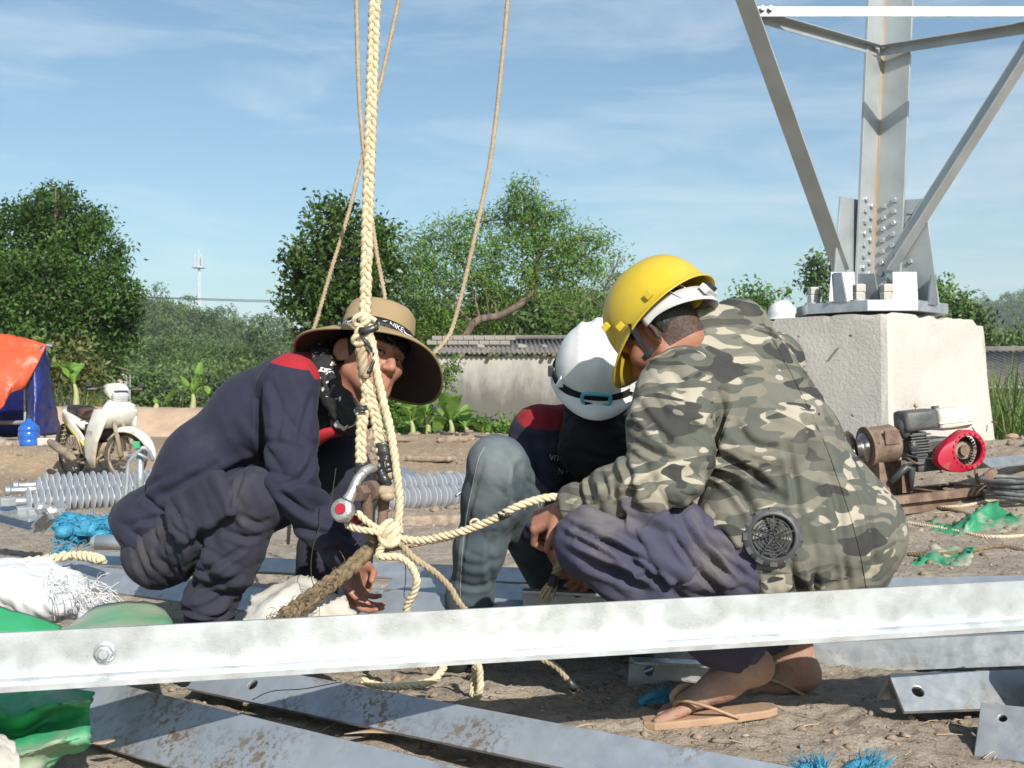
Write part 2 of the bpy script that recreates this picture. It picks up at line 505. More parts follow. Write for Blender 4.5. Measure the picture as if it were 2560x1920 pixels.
CLOD = mat('dry_clod', (.36, .29, .22), (.25, .195, .15), ns=18, rough=.95, bump=.6, bs=70, spec=.15, island=[(.33, .265, .20), (.26, .20, .15), (.42, .35, .28), (.38, .27, .18)])
def make_clods():
    base = np.array([(1, 0, 0), (-1, 0, 0), (0, 1, 0), (0, -1, 0), (0, 0, 1), (0, 0, -1), (.6, .6, .5), (-.6, .6, .45), (-.6, -.6, .5), (.6, -.6, .45)], float)
    bm = bmesh.new()
    for q in base: bm.verts.new(q)
    r = bmesh.ops.convex_hull(bm, input=bm.verts)
    bm.verts.index_update(); bm.verts.ensure_lookup_table()
    bv = np.array([v.co[:] for v in bm.verts]); bf = np.array([[v.index for v in f.verts] for f in bm.faces if len(f.verts) == 3])
    bm.free()
    g = np.random.default_rng(3)
    V_, F_ = [], []
    n = 0
    specs = [(2600, (-1.7, 1.9), (2.1, 3.9), (.004, .016)), (2200, (-2.5, 3.6), (3.9, 7.0), (.006, .024)), (2600, (-4.5, 4.2), (7.0, 13.0), (.012, .055)), (900, (-8, 0.5), (9.5, 17.5), (.02, .09))]
    for cnt, xr, yr, sr in specs:
        x = g.uniform(*xr, cnt); y = g.uniform(*yr, cnt)
        s = sr[0] + (sr[1] - sr[0]) * g.random(cnt) ** 3.2
        m = fbm(np.stack([x, y, x * 0], 1) * 1.3 + 9, 3) > -.12
        x, y, s = x[m], y[m], s[m]
        z = gz(x, y)
        for i in range(len(x)):
            a = g.uniform(0, 6.28); ca, sa = math.cos(a), math.sin(a)
            b = bv * (s[i] * g.uniform(.6, 1.3, 3)) * (1 + .25 * g.normal(size=bv.shape).clip(-1, 1))
            b[:, 2] *= .7
            b = np.stack([b[:, 0] * ca - b[:, 1] * sa, b[:, 0] * sa + b[:, 1] * ca, b[:, 2]], 1) + (x[i], y[i], z[i] + s[i] * .12)
            V_.append(b); F_.append(bf + n); n += len(bv)
    mesh_np('soil_clods', np.concatenate(V_), np.concatenate(F_), CLOD, smooth=False, kind='stuff', origin=(0, 0, 0))
make_clods()

# sand berm behind the motorcycle
SAND = mat('sand', (.50, .37, .26), (.42, .30, .21), ns=1.5, nd=6, rough=.95, bump=.6, bs=9, bd=6, bdist=.05, spec=.1)
def make_berm():
    xs = np.linspace(-16, -1.5, 90); ts = np.linspace(0, 1, 22)
    v = []
    for x in xs:
        n = fbm(np.array([[x * .5, 3, 0]]), 3)[0]
        for t in ts:
            y = 20.5 + t * 4.2
            z = -.3 + .92 * min(1, (t / .28)) ** .7 if t < .28 else .62
            z = z if t < .8 else .62 - (t - .8) * 5
            z += .05 * n * (t > .05) + .03 * fbm(np.array([[x * 2, y * 2, 1.]]), 3)[0]
            v.append((x, y, z))
    k = len(ts); i = np.arange(len(xs) - 1)[:, None] * k + np.arange(k - 1)[None, :]
    f = np.stack([i, i + k, i + k + 1, i + 1], -1).reshape(-1, 4)
    mesh_np('sand_berm', v, f, SAND, kind='structure')
make_berm()

# ------------------------------------------------------------------ vegetation
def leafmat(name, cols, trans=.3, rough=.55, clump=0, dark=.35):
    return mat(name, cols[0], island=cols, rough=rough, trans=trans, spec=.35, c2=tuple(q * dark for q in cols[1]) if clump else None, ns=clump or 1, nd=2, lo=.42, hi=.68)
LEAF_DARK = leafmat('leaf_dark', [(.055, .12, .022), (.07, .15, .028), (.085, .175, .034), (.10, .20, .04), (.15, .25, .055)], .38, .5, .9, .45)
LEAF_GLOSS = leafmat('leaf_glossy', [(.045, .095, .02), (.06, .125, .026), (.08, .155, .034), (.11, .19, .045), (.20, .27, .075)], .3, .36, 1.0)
LEAF_FEATHER = leafmat('leaf_feathery', [(.14, .27, .05), (.17, .32, .06), (.20, .36, .075), (.25, .40, .09), (.33, .43, .11)], .45, .5, 1.1, .7)
LEAF_HILL = leafmat('leaf_hill', [(.07, .13, .035), (.10, .175, .05), (.13, .21, .06), (.17, .25, .075), (.15, .19, .08)], .25, .6, .16)
LEAF_WEED = leafmat('leaf_weed', [(.06, .14, .02), (.09, .20, .03), (.14, .26, .05), (.22, .30, .07)], .35)
LEAF_YEL = leafmat('leaf_yellowish', [(.09, .12, .03), (.14, .17, .05), (.20, .21, .07), (.25, .25, .10)], .3)
LEAF_GRASS = leafmat('leaf_reed', [(.07, .13, .03), (.10, .18, .04), (.15, .22, .06), (.24, .26, .11)], .3)
BARK = mat('bark', (.20, .15, .11), (.10, .075, .06), ns=9, rough=.9, bump=.6, bs=20, stretch=(1, 1, .3))
def leaves(centers, n_per, spread, size, g, aspect=.45, up=.25, droop=0.0, radial=None):
    """sprigs of rhombic leaves about each centre; returns verts, quads"""
    c = np.repeat(np.asarray(centers), n_per, 0)
    N_ = len(c)
    off = g.normal(size=(N_, 3)) * spread
    p = c + off
    d = g.normal(size=(N_, 3)) + off / (np.linalg.norm(off, axis=1, keepdims=True) + 1e-9) * .9
    d[:, 2] -= droop
    d /= np.linalg.norm(d, axis=1, keepdims=True) + 1e-9
    nrm = g.normal(size=(N_, 3)); nrm[:, 2] += up * 3; nrm[:, 1] -= .3
    w = np.cross(nrm, d); w /= np.linalg.norm(w, axis=1, keepdims=True) + 1e-9
    nn = np.cross(d, w)
    s = (size * g.uniform(.6, 1.3, N_))[:, None]
    v = np.stack([p - d * s * .5, p + w * s * aspect * .5 + nn * s * .08, p + d * s * .5 - nn * s * .1, p - w * s * aspect * .5 + nn * s * .08], 1).reshape(-1, 3)
    f = np.arange(N_ * 4).reshape(-1, 4)
    return v, f
def sprigs(lobes, dens, g, shell=.5):
    """points through the outer volume of ellipsoid lobes (centre, radii)"""
    out = []
    for c, r in lobes:
        r = np.array(r if isinstance(r, (tuple, list)) else (r, r, r), float)
        k = max(3, int(dens * (r[0] * r[2] + r[0] * r[1] + r[1] * r[2])))
        d = g.normal(size=(k, 3)); d /= np.linalg.norm(d, axis=1, keepdims=True)
        rad = (shell + (1.05 - shell) * g.random(k)) ** .8
        q = d * rad[:, None] * r
        wob = 1 + .22 * fbm(d * 2.2 + np.array(c) * .37, 3)
        out.append(np.array(c) + q * wob[:, None])
    return np.concatenate(out)
def tree(name, label, base, lobes, m, n_per, leaf, dens, seed, aspect=.45, droop=0., shell=.45, trunk_r=.16, limbs=True, group=None, trunk_pts=None, up=.25, spread=None, barkm=None, cat='tree'):
    g = np.random.default_rng(seed)
    t = thing(name, label, cat, base, group)
    mb = MB()
    base = Vector(base)
    top = sum((Vector(c) for c, r in lobes), Vector()) / len(lobes)
    tp = trunk_pts or [base, base.lerp(top, .35) + V(.1, 0, 0), base.lerp(top, .8), top]
    tp = [Vector(q) for q in tp]; tp[0].z -= .15
    sp = spline(tp, 5)
    mb.tube(sp[:max(4, int(len(sp) * .8))] if not trunk_pts else sp, [trunk_r, trunk_r * .75, trunk_r * .45], 9)
    if limbs:
        for c, r in lobes:
            c = Vector(c)
            st = min(sp[2:], key=lambda q: (q - c).length + (0 if q.z < c.z else .8))
            mid = st.lerp(c, .5) + V(g.uniform(-.1, .1), g.uniform(-.1, .1), .1)
            mb.tube(spline([st, mid, c], 4), [trunk_r * .30, trunk_r * .07], 6)
            for _ in range(4):
                rr = np.array(r if isinstance(r, (tuple, list)) else (r, r, r)); e = c + Vector(g.normal(size=3) * rr * .55)
                mb.tube(spline([mid, mid.lerp(e, .5) + V(0, 0, .08), e], 3), [trunk_r * .2, trunk_r * .05], 5)
    mb.build('trunk', barkm or BARK, t, smooth=True, merge=False)
    c = sprigs(lobes, dens, g, shell)
    v, f = leaves(c, n_per, spread or leaf * .9, leaf, g, aspect, up, droop)
    mesh_np('crown', v, f, m, t, smooth=False)
    return t
def lobes_px(lst, d, dj=0.0, g=None, flat=1.0):
    out = []
    for q in lst:
        x, y, r = q[:3]; dd = d + (q[3] if len(q) > 3 else 0)
        rm = r * dd / F
        out.append((tuple(P(x, y, dd)), (rm, rm * flat, rm)))
    return out
# big dark tree at the left
L1 = [(130, 560, 92), (40, 610, 120, .8), (225, 640, 95), (282, 730, 66, -.5), (110, 740, 130, -.8), (195, 840, 105), (262, 830, 78, .4), (20, 800, 130), (245, 905, 66), (235, 560, 45, .5), (300, 790, 40), (150, 480, 30, .3), (-120, 700, 170), (200, 960, 45), (330, 780, 18), (75, 900, 70, .4), (15, 880, 60, .7)]
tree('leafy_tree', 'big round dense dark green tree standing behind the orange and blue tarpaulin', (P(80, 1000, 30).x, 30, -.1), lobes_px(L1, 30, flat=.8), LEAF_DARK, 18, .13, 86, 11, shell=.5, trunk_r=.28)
# glossy broadleaf tree in the middle
L2 = [(820, 560, 62), (905, 590, 68), (775, 650, 68), (860, 670, 95, -.3), (752, 745, 52), (955, 660, 62, .2), (850, 775, 105), (940, 760, 85), (800, 830, 80), (905, 850, 80), (845, 520, 22), (955, 575, 26), (715, 770, 24), (735, 700, 30), (960, 860, 70)]
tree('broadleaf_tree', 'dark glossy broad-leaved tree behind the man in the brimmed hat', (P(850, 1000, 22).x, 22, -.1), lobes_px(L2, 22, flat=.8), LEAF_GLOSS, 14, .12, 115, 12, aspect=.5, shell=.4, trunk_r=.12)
# feathery acacia-like tree
L3 = [(1315, 515, 62), (1260, 560, 55, .4), (1345, 560, 62), (1120, 600, 66), (1175, 560, 36, .3), (1040, 650, 80), (1385, 610, 70), (1455, 625, 60), (1520, 605, 26), (1290, 640, 80), (1185, 665, 90), (1420, 690, 66), (1095, 735, 85), (1230, 740, 75, .5), (1010, 720, 60, .3), (1490, 665, 40), (1345, 700, 60), (1300, 475, 26), (1400, 545, 26), (1195, 800, 60, .7), (1050, 800, 70, .4), (1120, 830, 50)]
tb = P(1130, 900, 26)
tree('feathery_tree', 'spreading light green feathery tree with leaning bare trunk behind the shed', (tb.x, 26, -.1), lobes_px(L3, 26, flat=.7), LEAF_FEATHER, 21, .11, 70, 13, aspect=.28, droop=.5, shell=.3, trunk_r=.10,
     trunk_pts=[(tb.x, 26, -.1), P(1165, 835, 26), P(1260, 785, 26), P(1325, 735, 26), P(1345, 640, 26), P(1330, 560, 26)], spread=.12)
L4 = [(1545, 655, 22), (1565, 640, 14), (1520, 690, 22), (1560, 720, 26), (1480, 740, 40), (1430, 760, 45), (1530, 770, 46), (1570, 690, 18), (1390, 790, 40), (1500, 800, 40)]
tree('slender_tree', 'thin sparse young tree growing between the feathery tree and the yellow helmet', (P(1500, 1000, 29).x, 29, -.1), lobes_px(L4, 29, flat=.8), LEAF_FEATHER, 7, .14, 50, 14, aspect=.32, shell=.2, trunk_r=.06, spread=.17)
# darker bushes under them, behind the shed
for k, (lb, nm) in enumerate([([(1230, 790, 70), (1320, 800, 62), (1290, 760, 40)], 'dark green bush behind the shed roof under the feathery tree'), ([(1420, 800, 55), (1360, 780, 40), (1500, 820, 50)], 'dark olive bush behind the shed beside the slender tree')]):
    tree('bush', nm, (P(lb[0][0], 1000, 33).x, 33, -.1), lobes_px(lb, 33), LEAF_HILL, 8, .2, 55, 20 + k, shell=.4, trunk_r=.05, limbs=False, cat='bush')
# trees behind the foundation
R_T = [([(2050, 660, 30), (2035, 690, 34), (2060, 720, 40)], 'small tree showing just left of the tower leg foot', 55, LEAF_HILL, .3),
       ([(1870, 745, 36), (1900, 735, 30), (1925, 770, 40), (1850, 780, 40), (1960, 730, 14)], 'bright green bush showing above the camouflage jacket collar', 40, LEAF_WEED, .2),
       ([(2340, 720, 34), (2370, 760, 50), (2330, 780, 50), (2300, 730, 26)], 'leafy tree rising just right of the steel base plate', 48, LEAF_FEATHER, .24),
       ([(2405, 775, 36), (2425, 805, 44), (2400, 835, 50), (2455, 840, 40), (2415, 755, 18)], 'olive green tree beside the far corner of the concrete foundation', 42, LEAF_HILL, .24),
       ([(2530, 858, 34), (2495, 872, 36), (2570, 850, 30), (2600, 866, 44)], 'dark green trees massed in front of the distant hill', 70, LEAF_HILL, .34)]
for k, (lb, lab, d, m, ls) in enumerate(R_T):
    tree('bushy_tree', lab, (P(lb[0][0], 1000, d).x, d, -.1), lobes_px(lb, d), m, 7, ls, 30 if d > 45 else 45, 40 + k, shell=.35, trunk_r=.07, limbs=d < 45, group=None)
# yellowish shrubs and reeds by the tent
for k, (lb, lab, m) in enumerate([([(150, 890, 45), (200, 900, 42), (230, 940, 40), (170, 940, 45)], 'yellowish leafy shrub right behind the blue tarpaulin', LEAF_YEL), ([(60, 880, 60), (10, 900, 50), (110, 930, 50)], 'dull green shrub hidden behind the orange tarpaulin', LEAF_DARK)]):
    tree('shrub', lab, (P(lb[0][0], 1000, 25).x, 25, 0), lobes_px(lb, 25), m, 8, .17, 60, 60 + k, shell=.35, trunk_r=.04, limbs=False, cat='shrub')

# wooded hills: terrain plus one mass of tree crowns
HILLG = mat('hill_gap_shade', (.025, .04, .016), (.035, .045, .02), ns=.1, rough=.95)  # hill ground coloured near black, painting in the shade between tree crowns
def hill(name, pts, d0, d1, seed, crown_r, count, label, leafm, xpad=0, lo_y=1010):
    """pts: skyline in photo pixels, standing d1 metres away; the slope runs down to d0"""
    g = np.random.default_rng(seed)
    px = np.array([p[0] for p in pts], float); py = np.array([p[1] for p in pts], float)
    X = np.linspace(px[0], px[-1], 60); T = np.linspace(0, 1.6, 26)
    def hz(x, t):
        top = np.interp(x, px, py); zt = H - (top - CY) * d1 / F - crown_r * 1.9
        h = np.where(t < 1, np.sin(np.clip(t, 0, 1) * math.pi / 2) ** .9, np.cos((t - 1) * 1.2))
        return -.5 + (zt + .5) * h
    v = []
    for x in X:
        for t in T:
            d = d0 + (d1 - d0) * t
            v.append(((x - CX) * d1 / F * (.8 + .2 * d / d1), d, float(hz(x, np.array(t)))))
    k = len(T); i = np.arange(len(X) - 1)[:, None] * k + np.arange(k - 1)[None, :]
    mesh_np(name, v, np.stack([i, i + k, i + k + 1, i + 1], -1).reshape(-1, 4), HILLG, kind='structure')
    cs = []
    lob = []
    for _ in range(count):
        x = g.uniform(px[0], px[-1]); t = g.random() ** .8 * 1.08
        d = d0 + (d1 - d0) * t
        r = crown_r * g.uniform(.55, 1.35) * (.55 + .45 * t)
        z = float(hz(x, np.array(t))) + r * g.uniform(.1, .9)
        tall = 1.6 if g.random() < .10 else 1.0
        lob.append((((x - CX) * d1 / F * (.8 + .2 * d / d1), d, z + (tall - 1) * r * .8), (r * (.75 if tall > 1 else 1), r * .8, r * g.uniform(.75, 1.3) * tall)))
    c = []
    for q, r in lob:
        kk = int(40 + 40 * r[2] / crown_r); dd = g.normal(size=(kk, 3)); dd[:, 1] -= .5; dd[:, 2] += .75; dd /= np.linalg.norm(dd, axis=1, keepdims=True)
        c.append(np.array(q) + dd * np.array(r) * g.uniform(.75, 1.05, (kk, 1)))
    v, f = leaves(np.concatenate(c), 5, crown_r * .08, crown_r * .14, g, .6, .35)
    mesh_np(name + '_forest', v, f, leafm, smooth=False, kind='stuff', label=label)
hill('hill', [(200, 730), (330, 757), (380, 752), (430, 775), (495, 775), (520, 765), (560, 790), (620, 825), (690, 845), (800, 860), (1000, 850), (1100, 835), (1300, 770), (1400, 755), (1480, 770), (1600, 790)], 110, 280, 5, 3.2, 1500, 'wooded hillside far behind the motorcycle', LEAF_HILL)
hill('far_hill', [(2300, 830), (2400, 775), (2450, 760), (2500, 750), (2560, 735), (2640, 715), (2800, 700)], 380, 700, 6, 5.5, 700, 'distant wooded hill beyond the concrete foundation', LEAF_HILL)
# low thicket in front of the hill
def thicket():
    g = np.random.default_rng(77)
    lob = []
    for _ in range(170):
        x = g.uniform(230, 720); y = 985 - g.random() ** 1.5 * 130 * (1 - .3 * (x - 230) / 490); d = 60 + (985 - y) * .35
        r = g.uniform(.5, 1.1); lob.append((tuple(P(x, y, d)), (r * 1.2, r, r)))
    for _ in range(60):
        x = g.uniform(1000, 1560); y = g.uniform(800, 960); d = 44
        r = g.uniform(.5, 1.0); lob.append((tuple(P(x, y, d)), (r * 1.2, r, r)))
    c = sprigs(lob, 30, g, .7)
    v, f = leaves(c, 6, .2, .25, g, .5, .3)
    mesh_np('thicket', v, f, LEAF_HILL, smooth=False, kind='stuff', label='scrubby thicket at the foot of the wooded hill')
thicket()

# banana plants: stem plus single leaves
BANANA = mat('banana_leaf', (.16, .32, .05), (.24, .38, .09), ns=5, rough=.4, trans=.35, bump=.3, bs=30, stretch=(1, 1, 4))
BSTEM = mat('banana_stem', (.30, .34, .14), (.36, .33, .18), ns=8, rough=.6)
def banana_leaf(base, tip, bend, width, t, g):
    base, tip = Vector(base), Vector(tip)
    mid = (base + tip) / 2 + Vector(bend)
    sp = spline([base, mid, tip], 7); fr = transport(sp)
    vs = []; fs = []
    n = len(sp)
    for i, (p, (tt, u, w)) in enumerate(zip(sp, fr)):
        s = i / (n - 1)
        wd = width * (math.sin(math.pi * min(1, max(0, (s - .12) / .9))) ** .6 if s > .12 else .06) * .5 + .006
        side = tt.cross(V(0, 0, 1)) 
        side = side.normalized() if side.length > .2 else V(1, 0, 0)
        side = (side + V(0, -.25, .0)).normalized()
        nn = side.cross(tt).normalized()
        j = g.uniform(-.1, .1) * wd
        vs += [p - side * (wd + j) + nn * wd * .35, p - side * wd * .5 + nn * wd * .15, p, p + side * wd * .5 + nn * wd * .15, p + side * (wd - j) + nn * wd * .35]
    for i in range(n - 1):
        for k in range(4): fs.append((i * 5 + k, i * 5 + k + 1, i * 5 + k + 6, i * 5 + k + 5))
    mb = MB(); mb.add(vs, fs)
    return mb.build('leaf', BANANA, t, smooth=True, merge=False)
def banana(label, basepx, d, lv, seed, h0=.5, stem_top=None, group=None):
    g = np.random.default_rng(seed)
    b = P(basepx[0], basepx[1], d)
    t = thing('banana_plant', label, 'banana plant', b, group)
    st = P(*stem_top, d) if stem_top else b + V(0, 0, h0)
    MB().tube(spline([b - V(0, 0, .1), b.lerp(st, .5) + V(.02, 0, 0), st], 4), [.05 * d / 16, .035 * d / 16, .02 * d / 16], 8).build('stem', BSTEM, t, smooth=True)
    for (tx, ty, bx, by, w) in lv:
        tip = P(tx, ty, d + g.uniform(-.3, .3)); k = d / F
        banana_leaf(st - V(0, 0, .02), tip, (bx * k, g.uniform(-.1, .1), -by * k), w * k, t, g)
    return t
banana('banana plant growing on the sand berm beside the hat man\'s back', (480, 1020), 22, [(425, 935, -5, -15, 26), (503, 905, 6, 0, 22), (520, 985, 6, -18, 24), (410, 1012, 0, -22, 22), (490, 940, 0, 0, 20), (450, 970, 0, -10, 20), (530, 1005, 0, -12, 20)], 1, stem_top=(482, 985))
banana('low banana clump by the grey wall, just under the hat brim', (1068, 1098), 17.5, [(1010, 1005, 0, -12, 50), (1050, 985, 0, -5, 46), (1090, 1000, 0, -10, 44), (1020, 1060, -5, -10, 40), (1105, 1040, 5, -12, 38), (1000, 1030, 0, -10, 40)], 2, stem_top=(1066, 1040))
banana('young banana plant with leaf pointing right by the grey wall', (1128, 1095), 17.2, [(1158, 988, 0, -12, 46), (1197, 1030, 0, -10, 34), (1085, 1012, 0, -15, 44), (1110, 982, 0, -5, 42), (1140, 1000, 2, 0, 30), (1092, 1085, -4, -22, 34)], 3, stem_top=(1125, 1050))
banana('broad-leaved young banana plant beside the hoisting rope and the wall', (1030, 1098), 17.0, [(985, 1010, 0, -12, 44), (1018, 990, 0, -8, 40), (1062, 1018, 0, -12, 40), (995, 1065, 0, -14, 36), (1050, 1060, 3, -12, 34)], 6, stem_top=(1028, 1052))
banana('banana plant leaning over the low weeds at the wall foot', (1165, 1096), 17.4, [(1128, 1040, 0, -12, 34), (1170, 1012, 0, -8, 32), (1212, 1052, 0, -12, 34), (1196, 1075, 3, -12, 28), (1140, 1072, -3, -10, 28)], 7, stem_top=(1164, 1066))
banana('banana plant with one broad leaf behind the blue tarpaulin', (190, 1010), 22.5, [(128, 918, 12, -22, 60), (208, 908, 4, -8, 22), (150, 905, 0, -14, 40)], 4, stem_top=(186, 960))
banana('small banana shoot sprouting from the sand berm', (388, 1018), 22, [(386, 996, 0, 0, 12), (398, 1008, 0, -3, 10)], 5, stem_top=(388, 1010))
# weeds in front of the wall
def weeds():
    g = np.random.default_rng(9); lob = []
    for _ in range(130):
        x = g.uniform(975, 1560); d = 17.6 + g.uniform(0, 1.6)
        y = g.uniform(1062, 1100) if x > 1160 else g.uniform(1045, 1100)
        r = g.uniform(.06, .17); lob.append((tuple(P(x, y, d)), (r, r, r)))
    for _ in range(40):
        x = g.uniform(975, 1060); y = g.uniform(990, 1080); d = 19; r = g.uniform(.1, .2); lob.append((tuple(P(x, y, d)), r))
    v, f = leaves(sprigs(lob, 420, g, .2), 4, .05, .085, g, .55, .4)
    mesh_np('weeds', v, f, LEAF_WEED, smooth=False, kind='stuff', label='low bright green weeds along the foot of the grey wall')
    lob = []
    for _ in range(26):
        x = g.uniform(1095, 1135); y = g.uniform(890, 975); d = 18.5; r = g.uniform(.05, .1); lob.append((tuple(P(x + (975 - y) * .1, y, d)), r))
    v, f = leaves(sprigs(lob, 300, g, .1), 3, .05, .075, g, .4, .3)
    t = thing('climbing_shrub', 'small airy shrub climbing beside the left end of the grey wall', 'shrub', P(1110, 1090, 18.5))
    mesh_np('foliage', v, f, LEAF_WEED, t, smooth=False)
    MB().tube(spline([P(1108, 1095, 18.5), P(1112, 1000, 18.5), P(1118, 900, 18.5)], 5), [.02, .008], 6).build('stem', BARK, t, smooth=True)
weeds()
def blades(name, label, region, d0, d1, n, h, w, m, seed, base_y=None):
    g = np.random.default_rng(seed); V_, F_ = [], []; k = 0
    for _ in range(n):
        px = g.uniform(region[0], region[1]); d = g.uniform(d0, d1)
        x = (px - CX) * d / F; z = base_y if base_y is not None else gzs(x, d)
        hh = h * g.uniform(.5, 1.15); lean = g.normal(size=2) * hh * .28; ww = w * g.uniform(.6, 1.3)
        a = g.uniform(0, 3.14); dx, dy = math.cos(a) * ww, math.sin(a) * ww
        for i in range(5):
            s = i / 4; q = (x + lean[0] * s * s, d + lean[1] * s * s, z + hh * (s - .12 * s * s * abs(lean[0]) / hh * 4)); e = (1 - s) ** .6 + .03
            V_ += [(q[0] - dx * e, q[1] - dy * e, q[2]), (q[0] + dx * e, q[1] + dy * e, q[2])]
            if i: F_.append((k + 2 * i - 2, k + 2 * i - 1, k + 2 * i + 1, k + 2 * i))
        k += 10
    mesh_np(name, V_, np.array(F_), m, smooth=True, kind='stuff', label=label)
blades('reed_grass', 'tall green reeds right of the concrete foundation', (2440, 2640), 9.2, 11.5, 900, 1.05, .009, LEAF_GRASS, 31)
blades('tall_weeds', 'tall pale weeds behind the motorcycle seat', (120, 290), 23, 25.5, 420, 1.1, .02, LEAF_YEL, 32, base_y=-.1)

# the air between here and the hills
def make_haze():
    m = bpy.data.materials.new('haze'); m.use_nodes = True
    N, L = m.node_tree.nodes, m.node_tree.links
    N.remove(N['Principled BSDF'])
    v = N.new('ShaderNodeVolumePrincipled'); v.inputs['Density'].default_value = .00032; v.inputs['Color'].default_value = (.86, .92, 1, 1)
    L.new(v.outputs['Volume'], N['Material Output'].inputs['Volume'])
    MB().box((0, 1400, 57), (6400, 3400, 126)).build('haze', m, kind='stuff')
make_haze()
# ------------------------------------------------------------------ concrete foundation
def make_foundation():
    fr = P(2218, 775, 7.6); fr.z = 0
    rv = V(.954, .86, 0) ; lv = V(-.86, .954, 0) * .80
    cen = fr + (rv + lv) / 2
    zt = 1.318
    t = thing('concrete_foundation', 'pale tapered concrete foundation block carrying the steel tower leg', 'foundation', (cen.x, cen.y, .1))
    corners = [fr, fr + rv, fr + rv + lv, fr + lv]
    n = 22
    vs, fs = [], []
    zs = [-.15, .2, .45, .62, .8, .95, 1.08, 1.2, 1.28, zt]
    g = np.random.default_rng(4)
    ring = 4 * n
    for zi, z in enumerate(zs):
        k = 1 + .16 * (zt - z) / zt
        for c in range(4):
            a, b = corners[c], corners[(c + 1) % 4]
            for i in range(n):
                p = cen + (a.lerp(b, i / n) - cen) * k
                q = Vector((p.x, p.y, z))
                w = fbm(np.array([[q.x * 4, q.y * 4, q.z * 4]]), 3)[0]
                out = (p - cen).normalized()
                q += out * w * .008
                if zi == len(zs) - 1:
                    chip = fbm(np.array([[q.x * 7, q.y * 7, 3.]]), 3)[0]
                    q.z -= max(0, chip) * .05 + (.06 if (p - corners[3]).length < .12 else 0) + (.05 if (p - corners[1]).length < .12 else 0)
                    q -= out * max(0, chip) * .03
                if i == 0: q -= out * (.006 + .012 * g.random())
                vs.append(q)
    for zi in range(len(zs) - 1):
        for i in range(ring): fs.append((zi * ring + i, zi * ring + (i + 1) % ring, (zi + 1) * ring + (i + 1) % ring, (zi + 1) * ring + i))
    c0 = len(vs); vs.append(Vector((cen.x, cen.y, zt - .01))); b = (len(zs) - 1) * ring
    for i in range(ring): fs.append((b + i, b + (i + 1) % ring, c0))
    m = MB(); m.add(vs, fs); m.build('block', CONC, t, merge=False)
    # rebar stubs
    for (px, py, dr, dx) in [(2000, 840, 7.95, -.03), (2130, 838, 7.68, -.02), (2487, 1055, 8.3, .03), (2135, 1038, 7.62, -.03)]:
        p = P(px, py, dr)
        MB().cyl(p + V(0, .05, 0), p + V(dx * .3, -.012, -.004), .007, 7).build('rebar_stub', RUST, t, smooth=True)
    # footing
    MB().rbox((3.45, 8.0, .32), (.5, .5, .24), .02, (0, 0, R(42))).build('footing', CONC, t)
    return t
make_foundation()
# bolts
def hexnut(r, h, hole=0, n=6):
    mb = MB(); mb.lathe([(0, 0), (r, 0), (r, h * .85), (r * .88, h), (0, h)], (0, 0, 0), (0, 0, 1), n); return mb
HEX = local_mesh(hexnut(.019, .017), 'bolt_head', GALV_TOWER)
def on_axis(p, nrm, s=1.0, roll=0.):
    d, u, w = frame_of(nrm)
    q = Matrix.Rotation(roll, 4, 'Z')
    return basis(u, w, d, p) @ q @ Matrix.Scale(s, 4)
def angle_prism(mb, A, B, d1, d2, w1, w2, th):
    """L section from A to B; flanges along d1 and d2"""
    A, B = Vector(A), Vector(B); ax = (B - A).normalized()
    d1 = Vector(d1); d1 = (d1 - ax * d1.dot(ax)).normalized()
    d2 = Vector(d2); d2 = (d2 - ax * d2.dot(ax) - d1 * d2.dot(d1)).normalized()
    sec = [(0, 0), (w1, 0), (w1, th), (th * 1.6, th), (th * 1.15, th * 1.15), (th, th * 1.6), (th, w2), (0, w2)]
    n = len(sec)
    vs = [A + d1 * a + d2 * b for a, b in sec] + [B + d1 * a + d2 * b for a, b in sec]
    fs = [(i, (i + 1) % n, n + (i + 1) % n, n + i) for i in range(n)] + [(0, 1, 2, 3), (0, 3, 4, 5), (0, 5, 6, 7), (n, n + 3, n + 2, n + 1), (n, n + 5, n + 4, n + 3), (n, n + 7, n + 6, n + 5)]
    mb.add(vs, fs)
    return d1, d2
